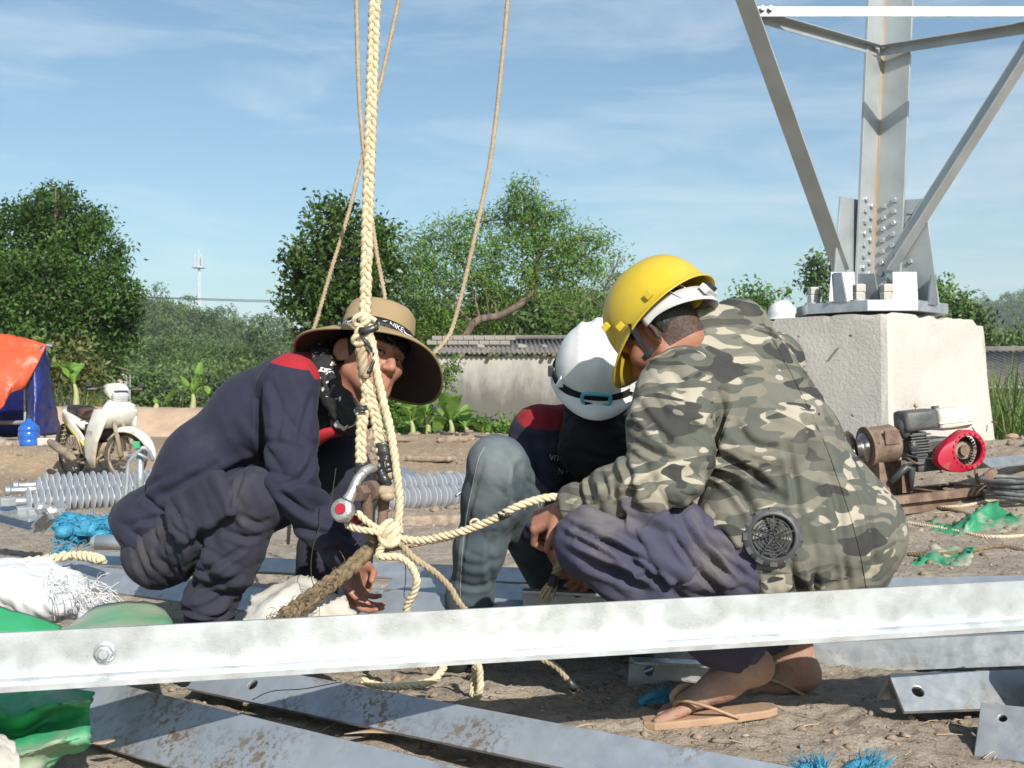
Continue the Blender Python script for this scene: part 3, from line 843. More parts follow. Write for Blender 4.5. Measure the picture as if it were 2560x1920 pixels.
def make_tower():
    A = P(2176, 765, 8.32); B = P(2212, -60, 8.22)
    t = thing('steel_tower', 'galvanized lattice tower leg with diagonal angle braces on concrete foundation', 'tower', (A.x, A.y, A.z))
    top = A + (B - A) * 1.5
    lw = .225
    mb = MB(); d1, d2 = angle_prism(mb, A, top, (-.72, -.69, 0), (.69, -.72, 0), lw, lw, .02)
    leg = mb.build('leg', GALV_TOWER, t, bevel=.003)
    # rust run down the inner corner
    ax = (B - A).normalized()
    RUSTRUN = mat('rust_run', (.30, .22, .14), (.42, .37, .31), ns=5, lo=.35, hi=.6, rough=.8, stretch=(1, 1, .25))
    ins = A + (d1 + d2) * .0203
    mb = MB()
    vs = []; fs = []
    g = np.random.default_rng(2)
    for i in range(40):
        s = i / 39; p = ins + ax * (.05 + s * 2.3); w = .014 + .010 * fbm(np.array([[s * 9, 0, 0]]), 3)[0]
        vs += [p + d1 * w, p + (d1 + d2) * .006, p + d2 * w]
    for i in range(39):
        fs += [(i * 3, i * 3 + 1, i * 3 + 4, i * 3 + 3), (i * 3 + 1, i * 3 + 2, i * 3 + 5, i * 3 + 4)]
    mb.add(vs, fs); mb.build('rust_streak', RUSTRUN, leg, merge=False)
    # bolts on the leg
    for fl, (d, nrm) in enumerate(((d1, d2), (d2, d1))):
        for r in range(8):
            for c in range(2):
                off = (.075 if c == 0 else .15) + .01
                p = A + ax * (.14 + r * .077 + (.038 if c else 0)) + d * off + nrm * .0205
                place('bolt', HEX, on_axis(p, nrm, 1.0, r * .7 + c), leg)
    # diagonals and inner bracing
    def brace(name, a, b, da, db, w, th=.009, m=GALV_TOWER):
        q = MB(); angle_prism(q, a, b, da, db, w, w, th); return q.build(name, m, t, bevel=.0015)
    la = P(2082, 678, 8.16); lb = P(1838, 0, 7.39); lb2 = la + (lb - la) * 1.9
    brace('diagonal_brace', la, lb2, (.7, .7, 0), (.7, -.7, 0), .125, .011)
    ra = P(2238, 680, 8.16); rb = P(2560, 178, 7.59); rb2 = ra + (rb - ra) * 2.5
    brace('diagonal_brace', ra, rb2, (-.7, .7, .4), (-.7, -.7, 0), .115, .011)
    na = P(1880, 16, 7.41); nb = P(2668, 26, 7.41); nb.z = na.z
    hb = brace('horizontal_strut', na, nb, (0, 0, -1), (0, 1, 0), .062, .007, GALV_PLATE)
    brace('inner_brace', P(1884, 30, 7.44), P(2192, 118, 8.16), (0, 0, -1), (.6, -.8, 0), .062, .007)
    brace('inner_brace', P(2200, 118, 8.16), P(2668, 44, 7.43), (0, 0, -1), (-.6, -.8, 0), .062, .007)
    for px in (1906, 1926):
        place('bolt', HEX, on_axis(P(px, 21, 7.40), (0, -1, 0), .9), hb)
    for px, py in ((2190, 118), (2178, 114), (2208, 117)):
        place('bolt', HEX, on_axis(P(px, py, 8.12), (0, -1, 0), .9), leg)
    # gusset plates in the planes of the tower faces
    def plate(name, pts, depth, m=GALV_PLATE):
        return MB().poly(pts, depth).build(name, m, t, bevel=.002)
    def onface(d, n, s, h, o=.022): return A + d * s + V(0, 0, h) + n * o
    gl = plate('gusset_plate', [onface(d1, d2, .10, .005, -.016), onface(d1, d2, .48, .005, -.016), onface(d1, d2, .38, .72, -.016), onface(d1, d2, .10, .72, -.016)], d2 * .014, GALV_TOWER)
    gr = plate('gusset_plate', [onface(d2, d1, .10, .005, -.016), onface(d2, d1, .50, .005, -.016), onface(d2, d1, .40, .72, -.016), onface(d2, d1, .10, .72, -.016)], d1 * .014, GALV_TOWER)
    for s, h in ((.26, .42), (.33, .52), (.30, .30)):
        place('bolt', HEX, on_axis(onface(d2, d1, s, h, .0), d1, .9), gr)
    # marker writing on the right gusset
    INK = mat('marker_ink', (.03, .03, .04), rough=.7)
    mk = MB()
    o = onface(d2, d1, .225, .60, .0005); u = d2; w = V(0, 0, 1)
    for st in ([(0, 0), (.028, .0)], [(.012, .03), (.008, -.03)], [(.0, -.02), (.02, -.035)], [(.02, .018), (.03, -.014)], [(.055, .02), (.085, .02), (.08, .002), (.055, -.02), (.09, -.024)], [(.05, .03), (.05, .012)]):
        mk.tube([o + u * a + w * b for a, b in st], .0022, 5)
    mk.build('marker_writing', INK, gr)
    # stiffeners
    for sx, (dd, nn) in ((-1, (d1, d2)), (1, (d2, d1))):
        a = A + dd * .20 + nn * .002
        plate('stiffener', [a + V(0, 0, .003), a + nn * .19 + V(0, 0, .003), a + nn * .15 + V(0, 0, .21), a + V(0, 0, .21)], dd * .016)
        a = A + dd * .47 + nn * .002
        plate('stiffener', [a + V(0, 0, .003), a + nn * .10 + V(0, 0, .003), a + nn * .06 + V(0, 0, .20), a + V(0, 0, .20)], dd * .016)
    f = V(0, -1, 0)
    for px0, px1 in ((2072, 2140), (2232, 2296)):
        a = P(px0, 746, 7.98); b = P(px1, 746, 7.98); a.z = b.z = A.z + .003
        plate('stiffener', [a, b, b + V(-.004, .02, .20), a + V(.02 if px0 < 2100 else .004, .02, .20)], (0, .016, 0))
    # base plate: square with clipped corners, point towards the viewer
    c = A + V(-.005, -.03, 0); h = .64; k = .165
    pts = []
    for (x, y, n1) in ((0, -1, 0), (1, 0, 0), (0, 1, 0), (-1, 0, 0)):
        e = V(-y, x, 0)
        pts += [c + V(x, y, 0) * (h - k) - e * k, c + V(x, y, 0) * (h - k) + e * k]
    plate('base_plate', [p + V(0, 0, -.070) for p in pts], (0, 0, .070), GALV)
    # anchor bolts with stacked nuts
    NUT = local_mesh(hexnut(.042, .05), 'anchor_nut', CONC)
    WASH = local_mesh(MB().lathe([(0, 0), (.06, 0), (.06, .012), (0, .012)], (0, 0, 0), (0, 0, 1), 16), 'washer', GALV_TOWER)
    for (px, d) in ((2034, 8.2), (2147, 7.98), (2216, 7.98), (2312, 8.25)):
        q = P(px, 745, d); q.z = A.z + .001
        place('washer', WASH, Matrix.Translation(q), t)
        for k in range(2): place('anchor_nut', NUT, Matrix.Translation(q + V(.003 * k, 0, .014 + k * .053)) @ Matrix.Rotation(.4 + k, 4, 'Z'), t)
make_tower()

# ------------------------------------------------------------------ sheds
STUCCO = None
def stucco():
    m = bpy.data.materials.new('stained_render'); m.use_nodes = True
    nt = m.node_tree; N, L = nt.nodes, nt.links; b = N['Principled BSDF']; b.inputs['Roughness'].default_value = .95
    tc = N.new('ShaderNodeTexCoord'); sp = N.new('ShaderNodeSeparateXYZ'); L.new(tc.outputs['Object'], sp.inputs[0])
    n = N.new('ShaderNodeTexNoise'); n.inputs['Scale'].default_value = 2.2; n.inputs['Detail'].default_value = 8; n.inputs['Roughness'].default_value = .65
    mp = N.new('ShaderNodeMapping'); mp.inputs['Scale'].default_value = (2.2, 1, .7); L.new(tc.outputs['Object'], mp.inputs[0]); L.new(mp.outputs[0], n.inputs['Vector'])
    a = N.new('ShaderNodeMath'); a.operation = 'MULTIPLY_ADD'; a.inputs[1].default_value = .9; L.new(n.outputs['Fac'], a.inputs[0])
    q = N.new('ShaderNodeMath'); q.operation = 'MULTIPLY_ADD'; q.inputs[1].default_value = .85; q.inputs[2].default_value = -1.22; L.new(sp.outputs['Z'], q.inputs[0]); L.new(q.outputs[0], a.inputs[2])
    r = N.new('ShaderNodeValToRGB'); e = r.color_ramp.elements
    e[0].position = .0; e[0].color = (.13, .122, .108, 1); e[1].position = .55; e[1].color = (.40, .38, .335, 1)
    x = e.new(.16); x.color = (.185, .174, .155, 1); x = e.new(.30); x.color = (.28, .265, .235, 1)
    L.new(a.outputs[0], r.inputs[0]); L.new(r.outputs[0], b.inputs['Base Color'])
    bp = N.new('ShaderNodeBump'); bp.inputs['Strength'].default_value = .4; bp.inputs['Distance'].default_value = .02; L.new(n.outputs['Fac'], bp.inputs['Height']); L.new(bp.outputs[0], b.inputs['Normal'])
    return m
STUCCO = stucco()
ROOF = mat('fibre_cement', (.20, .18, .165), (.13, .12, .115), ns=3, nd=6, rough=.95, bump=.3, bs=30, grime=(.08, .075, .07), gs=5, glo=.55, ghi=.7)
BRICKM = mat('pale_block', (.36, .34, .30), (.27, .25, .22), ns=4, rough=.95, bump=.3, bs=30)
def corrugated(mb, a, b, up_vec, pitch, amp, th=.012):
    """sheet whose eave runs a to b and which rises along up_vec"""
    a, b, up_vec = Vector(a), Vector(b), Vector(up_vec)
    L_ = (b - a).length; n = int(L_ / pitch * 6); nrm = (b - a).cross(up_vec).normalized()
    if nrm.z < 0: nrm = -nrm
    vs = []; fs = []
    for i in range(n + 1):
        p = a.lerp(b, i / n) + nrm * amp * math.sin(i / 6 * 2 * math.pi)
        vs += [p, p + up_vec, p - nrm * th, p - nrm * th + up_vec]
    for i in range(n):
        k = i * 4
        fs += [(k, k + 4, k + 5, k + 1), (k + 2, k + 3, k + 7, k + 6), (k, k + 2, k + 6, k + 4), (k + 1, k + 5, k + 7, k + 3)]
    mb.add(vs, fs)
def make_shed():
    D = 20.5
    x0, x1 = P(1085, 0, D).x, P(1850, 0, D).x
    zt = H + (1000 - 880) * D / F
    t = thing('shed', 'low grey rendered shed with stained wall and corrugated roof behind the banana plants', 'shed', ((x0 + x1) / 2, D + 1.5, -.15))
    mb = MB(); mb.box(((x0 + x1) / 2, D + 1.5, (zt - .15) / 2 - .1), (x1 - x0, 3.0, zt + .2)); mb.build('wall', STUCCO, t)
    r = MB(); corrugated(r, (x0 - .05, D - .14, zt - .02), (x1, D - .14, zt - .02), (0, 3.3, .40), .085, .02)
    rf = r.build('roof', ROOF, t, smooth=True, merge=False)
    # ridge tile row and low parapet of blocks at the far left
    MB().rbox(((x0 + x1) / 2, D + 3.1, zt + .415), (x1 - x0, .16, .08), .03).build('ridge_cap', ROOF, rf)
    g = np.random.default_rng(5)
    bw, bh = .19, .085
    bmesh_ = local_mesh(MB().rbox((0, 0, 0), (bw - .012, .12, bh - .010), .008), 'block', BRICKM)
    for r_ in range(2):
        for c in range(8):
            if c > 8 - r_ * .8 + g.random(): continue
            x = x0 - .12 + c * bw + (bw / 2 if r_ % 2 else 0)
            place('brick', bmesh_, Matrix.Translation((x, D + 1.3 + g.normal() * .006, zt + .22 + r_ * bh)) @ Matrix.Rotation(g.normal() * .02, 4, 'Z'), t)
    # scraps of block and tile on the roof
    for (px, py, s) in ((1303, 843, .11), (1200, 862, .09), (1360, 860, .07)):
        p = P(px, py, D + .9); MB().rbox((p.x, p.y, zt + .145), (s * 1.6, s, s * .55), .01, (.2, .1, .5)).build('roof_rubble', BRICKM, t)
    for px in (1226, 1362, 1384):
        p = P(px, 884, D - .05); MB().cyl(p, p + V(0, -.14, -.02), .035, 10).build('purlin_end', BARK, t)
make_shed()
def make_shed2():
    D = 17.0
    x0, x1 = P(2440, 0, D).x, P(2900, 0, D).x
    ze = H + (1000 - 962) * D / F
    t = thing('farm_shed', 'low shed roofed with grey corrugated sheets behind the tall reeds', 'shed', ((x0 + x1) / 2, D + 1.4, -.1))
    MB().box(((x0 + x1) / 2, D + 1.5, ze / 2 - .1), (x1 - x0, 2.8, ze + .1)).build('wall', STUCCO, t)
    r = MB(); corrugated(r, (x0 - .1, D - .1, ze), (x1, D - .1, ze), (0, 3.2, .62), .11, .022)
    r.build('roof', ROOF, t, smooth=True, merge=False)
    MB().rbox(((x0 + x1) / 2, D + 3.0, ze + .63), (x1 - x0, .16, .1), .03).build('ridge_cap', ROOF, t)
make_shed2()

# ------------------------------------------------------------------ mast, tank, lines
def make_mast():
    D = 300.; b = P(497, 800, D); tp = P(497, 640, D)
    t = thing('radio_mast', 'thin lattice radio mast with antennas rising from the wooded hilltop', 'mast', b)
    m = MB(); w = .35
    MP = mat('mast_paint', (.60, .62, .65), rough=.5)
    hh = tp.z - b.z - 3
    for k in range(3):
        a = k * 2.094 + .3; m.tube([b + V(math.cos(a) * w, math.sin(a) * w, -2), b + V(math.cos(a) * w * .8, math.sin(a) * w * .8, hh)], .09, 5)
    n = 16
    for i in range(n):
        for k in range(3):
            a = k * 2.094 + .3; a2 = a + 2.094; z0, z1 = hh * i / n, hh * (i + 1) / n
            m.tube([b + V(math.cos(a) * w * .9, math.sin(a) * w * .9, z0), b + V(math.cos(a2) * w * .9, math.sin(a2) * w * .9, z1)], .05, 4)
    m.build('lattice', MP, t)
    MB().lathe([(0, 0), (1.7, 0), (1.7, .25), (0, .25)], b + V(0, 0, hh), (0, 0, 1), 8).build('platform', MP, t)
    for k in range(3):
        a = k * 2.09 - .5; q = b + V(math.cos(a) * 1.0, math.sin(a) * 1.0, hh + 1.9); MB().rbox(q, (.45, .3, 2.9), .05).build('antenna', MATS['galvanized_bright'], t)
    MB().tube([b + V(0, 0, hh), b + V(0, 0, hh + 4.6)], .08, 5).build('lightning_rod', MP, t)
make_mast()
WIRE = mat('wire', (.05, .06, .07), rough=.6)
for k, (ya, yb, sag, lb) in enumerate([(742, 752, 5, 'upper of two thin power lines crossing before the wooded hill'), (744, 756, 8, 'lower of two thin power lines crossing before the wooded hill')]):
    pts = []
    for i in range(21):
        s = i / 20; px = -200 + s * 1500; y = np.interp(px, [340, 690], [ya, yb]) + sag * 4 * (s - .5) ** 2 * 0 + sag * math.sin(math.pi * s) - sag
        pts.append(P(px, y, 70))
    MB().tube(pts, .022, 5).build('power_line', WIRE, label=lb, cat='power line')
def make_tank():
    D = 46.; b = P(306, 1005, D); k = .62
    PINK = mat('tank_paint', (.55, .40, .34), (.48, .36, .31), rough=.5); STEEL = mat('tank_steel', (.55, .57, .58), rough=.4, metal=.5)
    t = thing('water_tank', 'small pinkish water tank on a steel stand beyond the motorcycle', 'water tank', b)
    c = P(306, 962, D)
    MB().lathe([(r_ * k, h_ * k) for r_, h_ in [(0, 0), (.30, 0), (.33, .05), (.33, .45), (.28, .52), (.10, .62), (.08, .68), (0, .68)]], c, (0, 0, 1), 16).build('tank', PINK, t, smooth=True)
    for sx in (-1, 1):
        for sy in (-1, 1):
            MB().cyl((b.x + sx * .36 * k, D + sy * .36 * k, b.z - .3), (b.x + sx * .36 * k, D + sy * .36 * k, c.z + .6 * k), .02, 6).build('post', STEEL, t)
    for z in (c.z - .05, c.z + .45 * k):
        q = MB()
        for sx in (-1, 1): q.box((b.x + sx * .36 * k, D, z), (.03, .75 * k, .03)); q.box((b.x, D + sx * .36 * k, z + .001), (.69 * k, .03, .03))
        q.build('rail', STEEL, t)
make_tank()
# ------------------------------------------------------------------ people: continuous surfaces grown from distance fields
class Field:
    def __init__(s, lo, hi, h):
        s.h = h; s.lo = np.array(lo, float)
        s.n = np.ceil((np.array(hi, float) - s.lo) / h).astype(int) + 1
        s.ax = [s.lo[i] + np.arange(s.n[i]) * h for i in range(3)]
        s.v = np.full(s.n, 1.0, np.float32)
    def _sub(s, lo, hi):
        a = np.clip(np.floor((np.array(lo) - s.lo) / s.h).astype(int), 0, s.n - 1)
        b = np.clip(np.ceil((np.array(hi) - s.lo) / s.h).astype(int) + 1, 1, s.n)
        b = np.maximum(b, a + 1)
        sl = tuple(slice(a[i], b[i]) for i in range(3))
        X = s.ax[0][sl[0]][:, None, None].astype(np.float32); Y = s.ax[1][sl[1]][None, :, None].astype(np.float32); Z = s.ax[2][sl[2]][None, None, :].astype(np.float32)
        return sl, X, Y, Z
    def _put(s, sl, d, k, op):
        o = s.v[sl]
        if op == 'add':
            if k > 0:
                hh = np.maximum(k - np.abs(o - d), 0) / k
                s.v[sl] = np.minimum(o, d) - hh * hh * k * .25
            else: s.v[sl] = np.minimum(o, d)
        else:
            d = -d
            if k > 0:
                hh = np.maximum(k - np.abs(o - d), 0) / k
                s.v[sl] = np.maximum(o, d) + hh * hh * k * .25
            else: s.v[sl] = np.maximum(o, d)
    def cone(s, a, b, r1, r2, k=.03, u=None, sq=1.0, op='add'):
        """capsule with two radii; u, sq: stretched by sq along u"""
        a, b = np.array(a, float), np.array(b, float); m = max(r1, r2) * max(1, sq) + k + .03
        sl, X, Y, Z = s._sub(np.minimum(a, b) - m, np.maximum(a, b) + m)
        X, Y, Z = X - a[0], Y - a[1], Z - a[2]
        ba = b - a
        if u is not None:
            u = np.array(u, float); u /= np.linalg.norm(u)
            c = (X * u[0] + Y * u[1] + Z * u[2]) * (1 / sq - 1)
            X = X + c * u[0]; Y = Y + c * u[1]; Z = Z + c * u[2]
            ba = ba + u * (ba.dot(u) * (1 / sq - 1))
        L2 = max(ba.dot(ba), 1e-9)
        t = np.clip((X * ba[0] + Y * ba[1] + Z * ba[2]) / L2, 0, 1)
        d = np.sqrt((X - t * ba[0]) ** 2 + (Y - t * ba[1]) ** 2 + (Z - t * ba[2]) ** 2) - (r1 + (r2 - r1) * t)
        s._put(sl, d.astype(np.float32), k, op); return s
    def chain(s, pts, k=.03, **kw):
        for (a, r1), (b, r2) in zip(pts[:-1], pts[1:]): s.cone(a, b, r1, r2, k, **kw)
        return s
    def ell(s, c, r, M=None, k=.03, op='add'):
        c = np.array(c, float); r = np.array(r, float); m = r.max() + k + .03
        sl, X, Y, Z = s._sub(c - m, c + m)
        X, Y, Z = X - c[0], Y - c[1], Z - c[2]
        M = np.eye(3) if M is None else np.array(M)          # columns: local axes
        q = np.sqrt(sum(((X * M[0, i] + Y * M[1, i] + Z * M[2, i]) / r[i]) ** 2 for i in range(3)))
        q2 = np.sqrt(sum(((X * M[0, i] + Y * M[1, i] + Z * M[2, i]) / r[i] ** 2) ** 2 for i in range(3)))
        d = q * (q - 1) / np.maximum(q2, 1e-6)
        s._put(sl, d.astype(np.float32), k, op); return s
    def box(s, c, half, M, rnd=.006, k=.008, op='add'):
        c = np.array(c, float); half = np.array(half, float) - rnd; m = np.linalg.norm(half) + k + .03
        sl, X, Y, Z = s._sub(c - m, c + m)
        X, Y, Z = X - c[0], Y - c[1], Z - c[2]; M = np.array(M)
        q = [np.abs(X * M[0, i] + Y * M[1, i] + Z * M[2, i]) - half[i] for i in range(3)]
        d = np.sqrt(sum(np.maximum(a, 0) ** 2 for a in q)) + np.minimum(np.maximum(q[0], np.maximum(q[1], q[2])), 0) - rnd
        s._put(sl, d.astype(np.float32), k, op); return s
    def cut(s, p, n, k=.004, r=None):
        """remove what lies on the side n points to; r limits the reach"""
        p = np.array(p, float); n = np.array(n, float); n /= np.linalg.norm(n)
        if r is None: sl, X, Y, Z = s._sub(s.lo, s.lo + s.n * s.h)
        else: sl, X, Y, Z = s._sub(p - r, p + r)
        d = (X - p[0]) * n[0] + (Y - p[1]) * n[1] + (Z - p[2]) * n[2]
        if r is not None:
            far = np.sqrt((X - p[0]) ** 2 + (Y - p[1]) ** 2 + (Z - p[2]) ** 2) - r
            d = np.minimum(d, -far)
        s._put(sl, (-d).astype(np.float32), k, 'sub'); return s
    def mesh(s, smooth=2):
        v = s.v; sg = v < 0
        S = sg.astype(np.int8)
        c = S[:-1] + S[1:]; c = c[:, :-1] + c[:, 1:]; c = c[:, :, :-1] + c[:, :, 1:]
        mk = (c > 0) & (c < 8)
        cells = np.argwhere(mk); idx = np.full(mk.shape, -1, np.int32); idx[mk] = np.arange(len(cells))
        acc = np.zeros((len(cells), 3)); num = np.zeros(len(cells))
        cor = [(i, j, k) for i in (0, 1) for j in (0, 1) for k in (0, 1)]
        vals = {q: v[cells[:, 0] + q[0], cells[:, 1] + q[1], cells[:, 2] + q[2]] for q in cor}
        for a in cor:
            for ax in range(3):
                if a[ax] == 0:
                    b = list(a); b[ax] = 1; b = tuple(b)
                    va, vb = vals[a], vals[b]; cr = (va < 0) != (vb < 0)
                    t = np.where(cr, va / np.where(cr, va - vb, 1), 0)
                    p = np.array(a, float)[None] + t[:, None] * (np.array(b) - np.array(a))[None]
                    acc += p * cr[:, None]; num += cr
        V_ = (cells + acc / num[:, None]) * s.h + s.lo
        Q = []
        for ax in range(3):
            A = [slice(None)] * 3; B = [slice(None)] * 3
            A[ax] = slice(0, -1); B[ax] = slice(1, None)
            d = sg[tuple(A)] != sg[tuple(B)]
            e = np.argwhere(d)
            o1, o2 = (ax + 1) % 3, (ax + 2) % 3
            ok = (e[:, o1] > 0) & (e[:, o2] > 0) & (e[:, o1] < mk.shape[o1]) & (e[:, o2] < mk.shape[o2])
            e = e[ok]
            ins = sg[e[:, 0], e[:, 1], e[:, 2]]
            def at(q1, q2):
                f = e.copy(); f[:, o1] -= q1; f[:, o2] -= q2; return idx[f[:, 0], f[:, 1], f[:, 2]]
            q = np.stack([at(1, 1), at(0, 1), at(0, 0), at(1, 0)], 1)
            q[~ins] = q[~ins][:, ::-1]
            Q.append(q)
        Q = np.concatenate(Q)
        for _ in range(smooth): V_ = relax(V_, Q, .5)
        return V_, Q
def relax(v, q, f):
    acc = np.zeros_like(v); n = np.zeros(len(v))
    for i in range(4):
        for j in (1, 3):
            np.add.at(acc, q[:, i], v[q[:, (i + j) % 4]]); np.add.at(n, q[:, i], 1)
    return v + f * (acc / n[:, None] - v)
def normals(v, q):
    fn = np.cross(v[q[:, 2]] - v[q[:, 0]], v[q[:, 3]] - v[q[:, 1]])
    n = np.zeros_like(v)
    for i in range(4): np.add.at(n, q[:, i], fn)
    return n / (np.linalg.norm(n, axis=1, keepdims=True) + 1e-12)
def drape(v, q, folds, base=.004, seed=0., freq=8.0, creases=()):
    """cloth folds pushed along the normals; folds: (centre, reach, across, wavelength, depth)"""
    n = normals(v, q)
    w = fbm(v * 3.1 + seed, 3)
    d = base * .75 * (1 - 2.6 * np.abs(fbm(v * freq * (1, 1, .8) + seed + 5, 4))) + base * .55 * (1 - 2.6 * np.abs(fbm(v * 19 + seed, 3))) + base * .5 * fbm(v * 24 + seed, 2)
    for c, rr, ac, lam, dep in folds:
        c = np.array(c); ac = np.array(ac, float); ac /= np.linalg.norm(ac)
        r2 = ((v - c) ** 2).sum(1) / rr ** 2
        m = r2 < 6
        bc = np.cross(ac, (0, 1, 0)); bc /= np.linalg.norm(bc) + 1e-9; cc = np.cross(ac, bc)
        e = v[m] - c
        q3 = np.stack([(e @ ac) / lam + .35 * w[m], (e @ bc) / (lam * 4.5), (e @ cc) / (lam * 3.0)], 1) * 1.15 + seed + dep * 1000
        rg = 1.5 * np.abs(vnoise(q3)) ** .75 - .55 + .35 * vnoise(q3 * 2.1 + 7)
        d[m] += dep * .95 * rg * np.exp(-r2[m])
    if creases:
        px = CX + v[:, 0] / v[:, 1] * F; py = CY + (H - v[:, 2]) / v[:, 1] * F
        eye = v - np.array((0, 0, H)); eye /= np.linalg.norm(eye, axis=1, keepdims=True)
        fr = np.clip(-(n * eye).sum(1) * 2.5, 0, 1)
        for pts, wd, dep in creases:
            sp = np.array([(a.x, a.y) for a in spline([V(x, y, 0) for x, y in pts], 6)])
            lo, hi = sp.min(0) - wd * 4, sp.max(0) + wd * 4
            m = np.where((px > lo[0]) & (px < hi[0]) & (py > lo[1]) & (py < hi[1]) & (fr > 0))[0]
            if not len(m): continue
            best = np.full(len(m), 1e9); side = np.zeros(len(m)); tt = np.zeros(len(m))
            for i in range(len(sp) - 1):
                a, b = sp[i], sp[i + 1]; ab = b - a; l2 = ab @ ab + 1e-9
                ex, ey = px[m] - a[0], py[m] - a[1]
                t = np.clip((ex * ab[0] + ey * ab[1]) / l2, 0, 1)
                dx, dy = ex - t * ab[0], ey - t * ab[1]; dd = np.hypot(dx, dy)
                bt = dd < best; best[bt] = dd[bt]; side[bt] = np.sign(ab[0] * dy - ab[1] * dx)[bt]; tt[bt] = (i + t[bt]) / (len(sp) - 1)
            tap = np.sin(np.pi * np.clip(tt * .86 + .07, 0, 1)) ** .7
            s_ = best / wd
            d[m] += fr[m] * tap * dep * (-np.exp(-s_ ** 2 * 1.4) + .55 * np.exp(-((s_ - 1.7) / .9) ** 2) * (1 + .4 * side))
    v = v + n * d[:, None]
    return relax(v, q, .15)
def grow_obj(name, F_, mats, parent, folds=None, base=.004, smooth=2, seed=0., freq=8., regions=None, creases=(), **kw):
    v, q = F_.mesh(smooth)
    if folds is not None: v = drape(v, q, folds, base, seed, freq, creases)
    o = mesh_np(name, v, q, mats, parent, smooth=True, **kw)
    if regions:
        bm = bmesh.new(); bm.from_mesh(o.data); org = ROOT[parent.name]
        for planes, mi in regions:
            for p, n in planes:
                bmesh.ops.bisect_plane(bm, geom=bm.verts[:] + bm.edges[:] + bm.faces[:], plane_co=Vector(p) - org, plane_no=Vector(n))
            for f in bm.faces:
                c = f.calc_center_median() + org
                if all((c - Vector(p)).dot(Vector(n)) > 0 for p, n in planes): f.material_index = mi
        for f in bm.faces: f.smooth = True
        bm.to_mesh(o.data); bm.free()
    return o
def bounds(pts, pad):
    a = np.array([tuple(p) for p in pts]); return a.min(0) - pad, a.max(0) + pad
def ortho(f, u):
    u = Vector(u).normalized(); f = Vector(f); f = (f - u * f.dot(u)).normalized(); r = f.cross(u).normalized()
    return f, u, r

def head(S, C, f, u, r, neck=True):
    """head in the field S; C centre, f forward, u up, r to the person's right"""
    M = np.array([r, f, u]).T
    W = lambda a, b, c: np.array(C + r * a + f * b + u * c)
    S.ell(W(0, -.012, .034), (.076, .094, .098), M, .01)
    S.ell(W(0, .036, -.030), (.061, .056, .082), M, .03)
    S.ell(W(0, .066, -.088), (.028, .022, .020), M, .025)
    for s in (-1, 1):
        S.ell(W(s * .043, .058, -.008), (.024, .026, .022), M, .02)
        S.cone(W(s * .012, .088, .034), W(s * .045, .072, .034), .011, .009, .014)
        S.cone(W(s * .058, .0, -.05), W(s * .03, .062, -.085), .018, .016, .03)
        S.ell(W(s * .031, .093, .013), (.017, .014, .011), M, .010, 'sub')
    S.cone(W(0, .088, .022), W(0, .112, -.024), .0085, .0135, .012)
    for s in (-1, 1): S.ell(W(s * .013, .099, -.029), (.010, .012, .009), M, .008)
    S.cone(W(-.020, .088, -.0565), W(.020, .088, -.0565), .0075, .0075, .008)
    S.cone(W(-.017, .087, -.0700), W(.017, .087, -.0700), .0080, .0080, .008)
    S.cone(W(-.024, .098, -.0633), W(.024, .098, -.0633), .0035, .0035, .003, op='sub')
    for s in (-1, 1):
        Me = np.array([(r * s * .72 - f * .69).normalized(), (f * .72 + r * s * .69).normalized(), u]).T
        S.ell(W(s * .087, -.018, .0), (.025, .009, .036), Me, .005)
        S.ell(W(s * .096, -.014, .004), (.012, .006, .020), Me, .004, 'sub')
    if neck: S.cone(W(0, -.028, -.06), W(0, -.045, -.125), .052, .056, .035)
    return W
def hand(S, wr, d, pn, side, curl=.5, k=1.0):
    """hand from the wrist along d; pn is the palm normal, side +1 when the thumb leaves towards d x pn"""
    d = Vector(d).normalized(); pn = Vector(pn); pn = (pn - d * pn.dot(d)).normalized(); w = d.cross(pn) * side
    M = np.array([w, d, pn]).T; wr = Vector(wr)
    S.cone(wr - d * .02, wr + d * .015, .024 * k, .024 * k, .02)
    S.box(wr + d * .055 * k, (.040 * k, .048 * k, .013 * k), M, .011, .012)
    for i, ln in enumerate((.95, 1.05, 1.0, .78)):
        b = wr + d * (.098 - .006 * (i == 3)) * k + w * (.030 - .020 * i) * k
        dirv = d.copy(); p = b - d * .012
        for seg, (l, bend) in enumerate(((.046, .55), (.028, .75), (.022, .45))):
            dirv = (Matrix.Rotation(curl * bend * 1.9, 3, d.cross(pn)) @ dirv) if False else (dirv * math.cos(curl * bend * 1.7) + pn * math.sin(curl * bend * 1.7)) if seg == 0 else dirv
            if seg:
                ax = d.cross(pn); dirv = Quaternion(ax, curl * bend * 1.7) @ dirv
            e = p + dirv * l * ln * k
            S.cone(p, e, .0092 * k - seg * .0008, .0086 * k - seg * .0008, .002); p = e
    b = wr + d * .03 * k + w * .03 * k
    e = b + (d * .5 + w * .75 + pn * .35).normalized() * .042 * k
    S.cone(b, e, .014 * k, .0105 * k, .012)
    e2 = e + (d * .75 + w * .1 + pn * (.3 + .5 * curl)).normalized() * .034 * k
    S.cone(e, e2, .0105 * k, .0088 * k, .004)
SKIN = mat('skin', (.40, .19, .125), (.34, .15, .10), ns=9, rough=.55, bump=.3, bs=110, bdist=.004, spec=.4, coat=.05)
for _n in SKIN.node_tree.nodes:
    if _n.type == 'BSDF_PRINCIPLED': _n.inputs['Subsurface Weight'].default_value = .08; _n.inputs['Subsurface Radius'].default_value = (.01, .004, .002); _n.inputs['Subsurface Scale'].default_value = .5
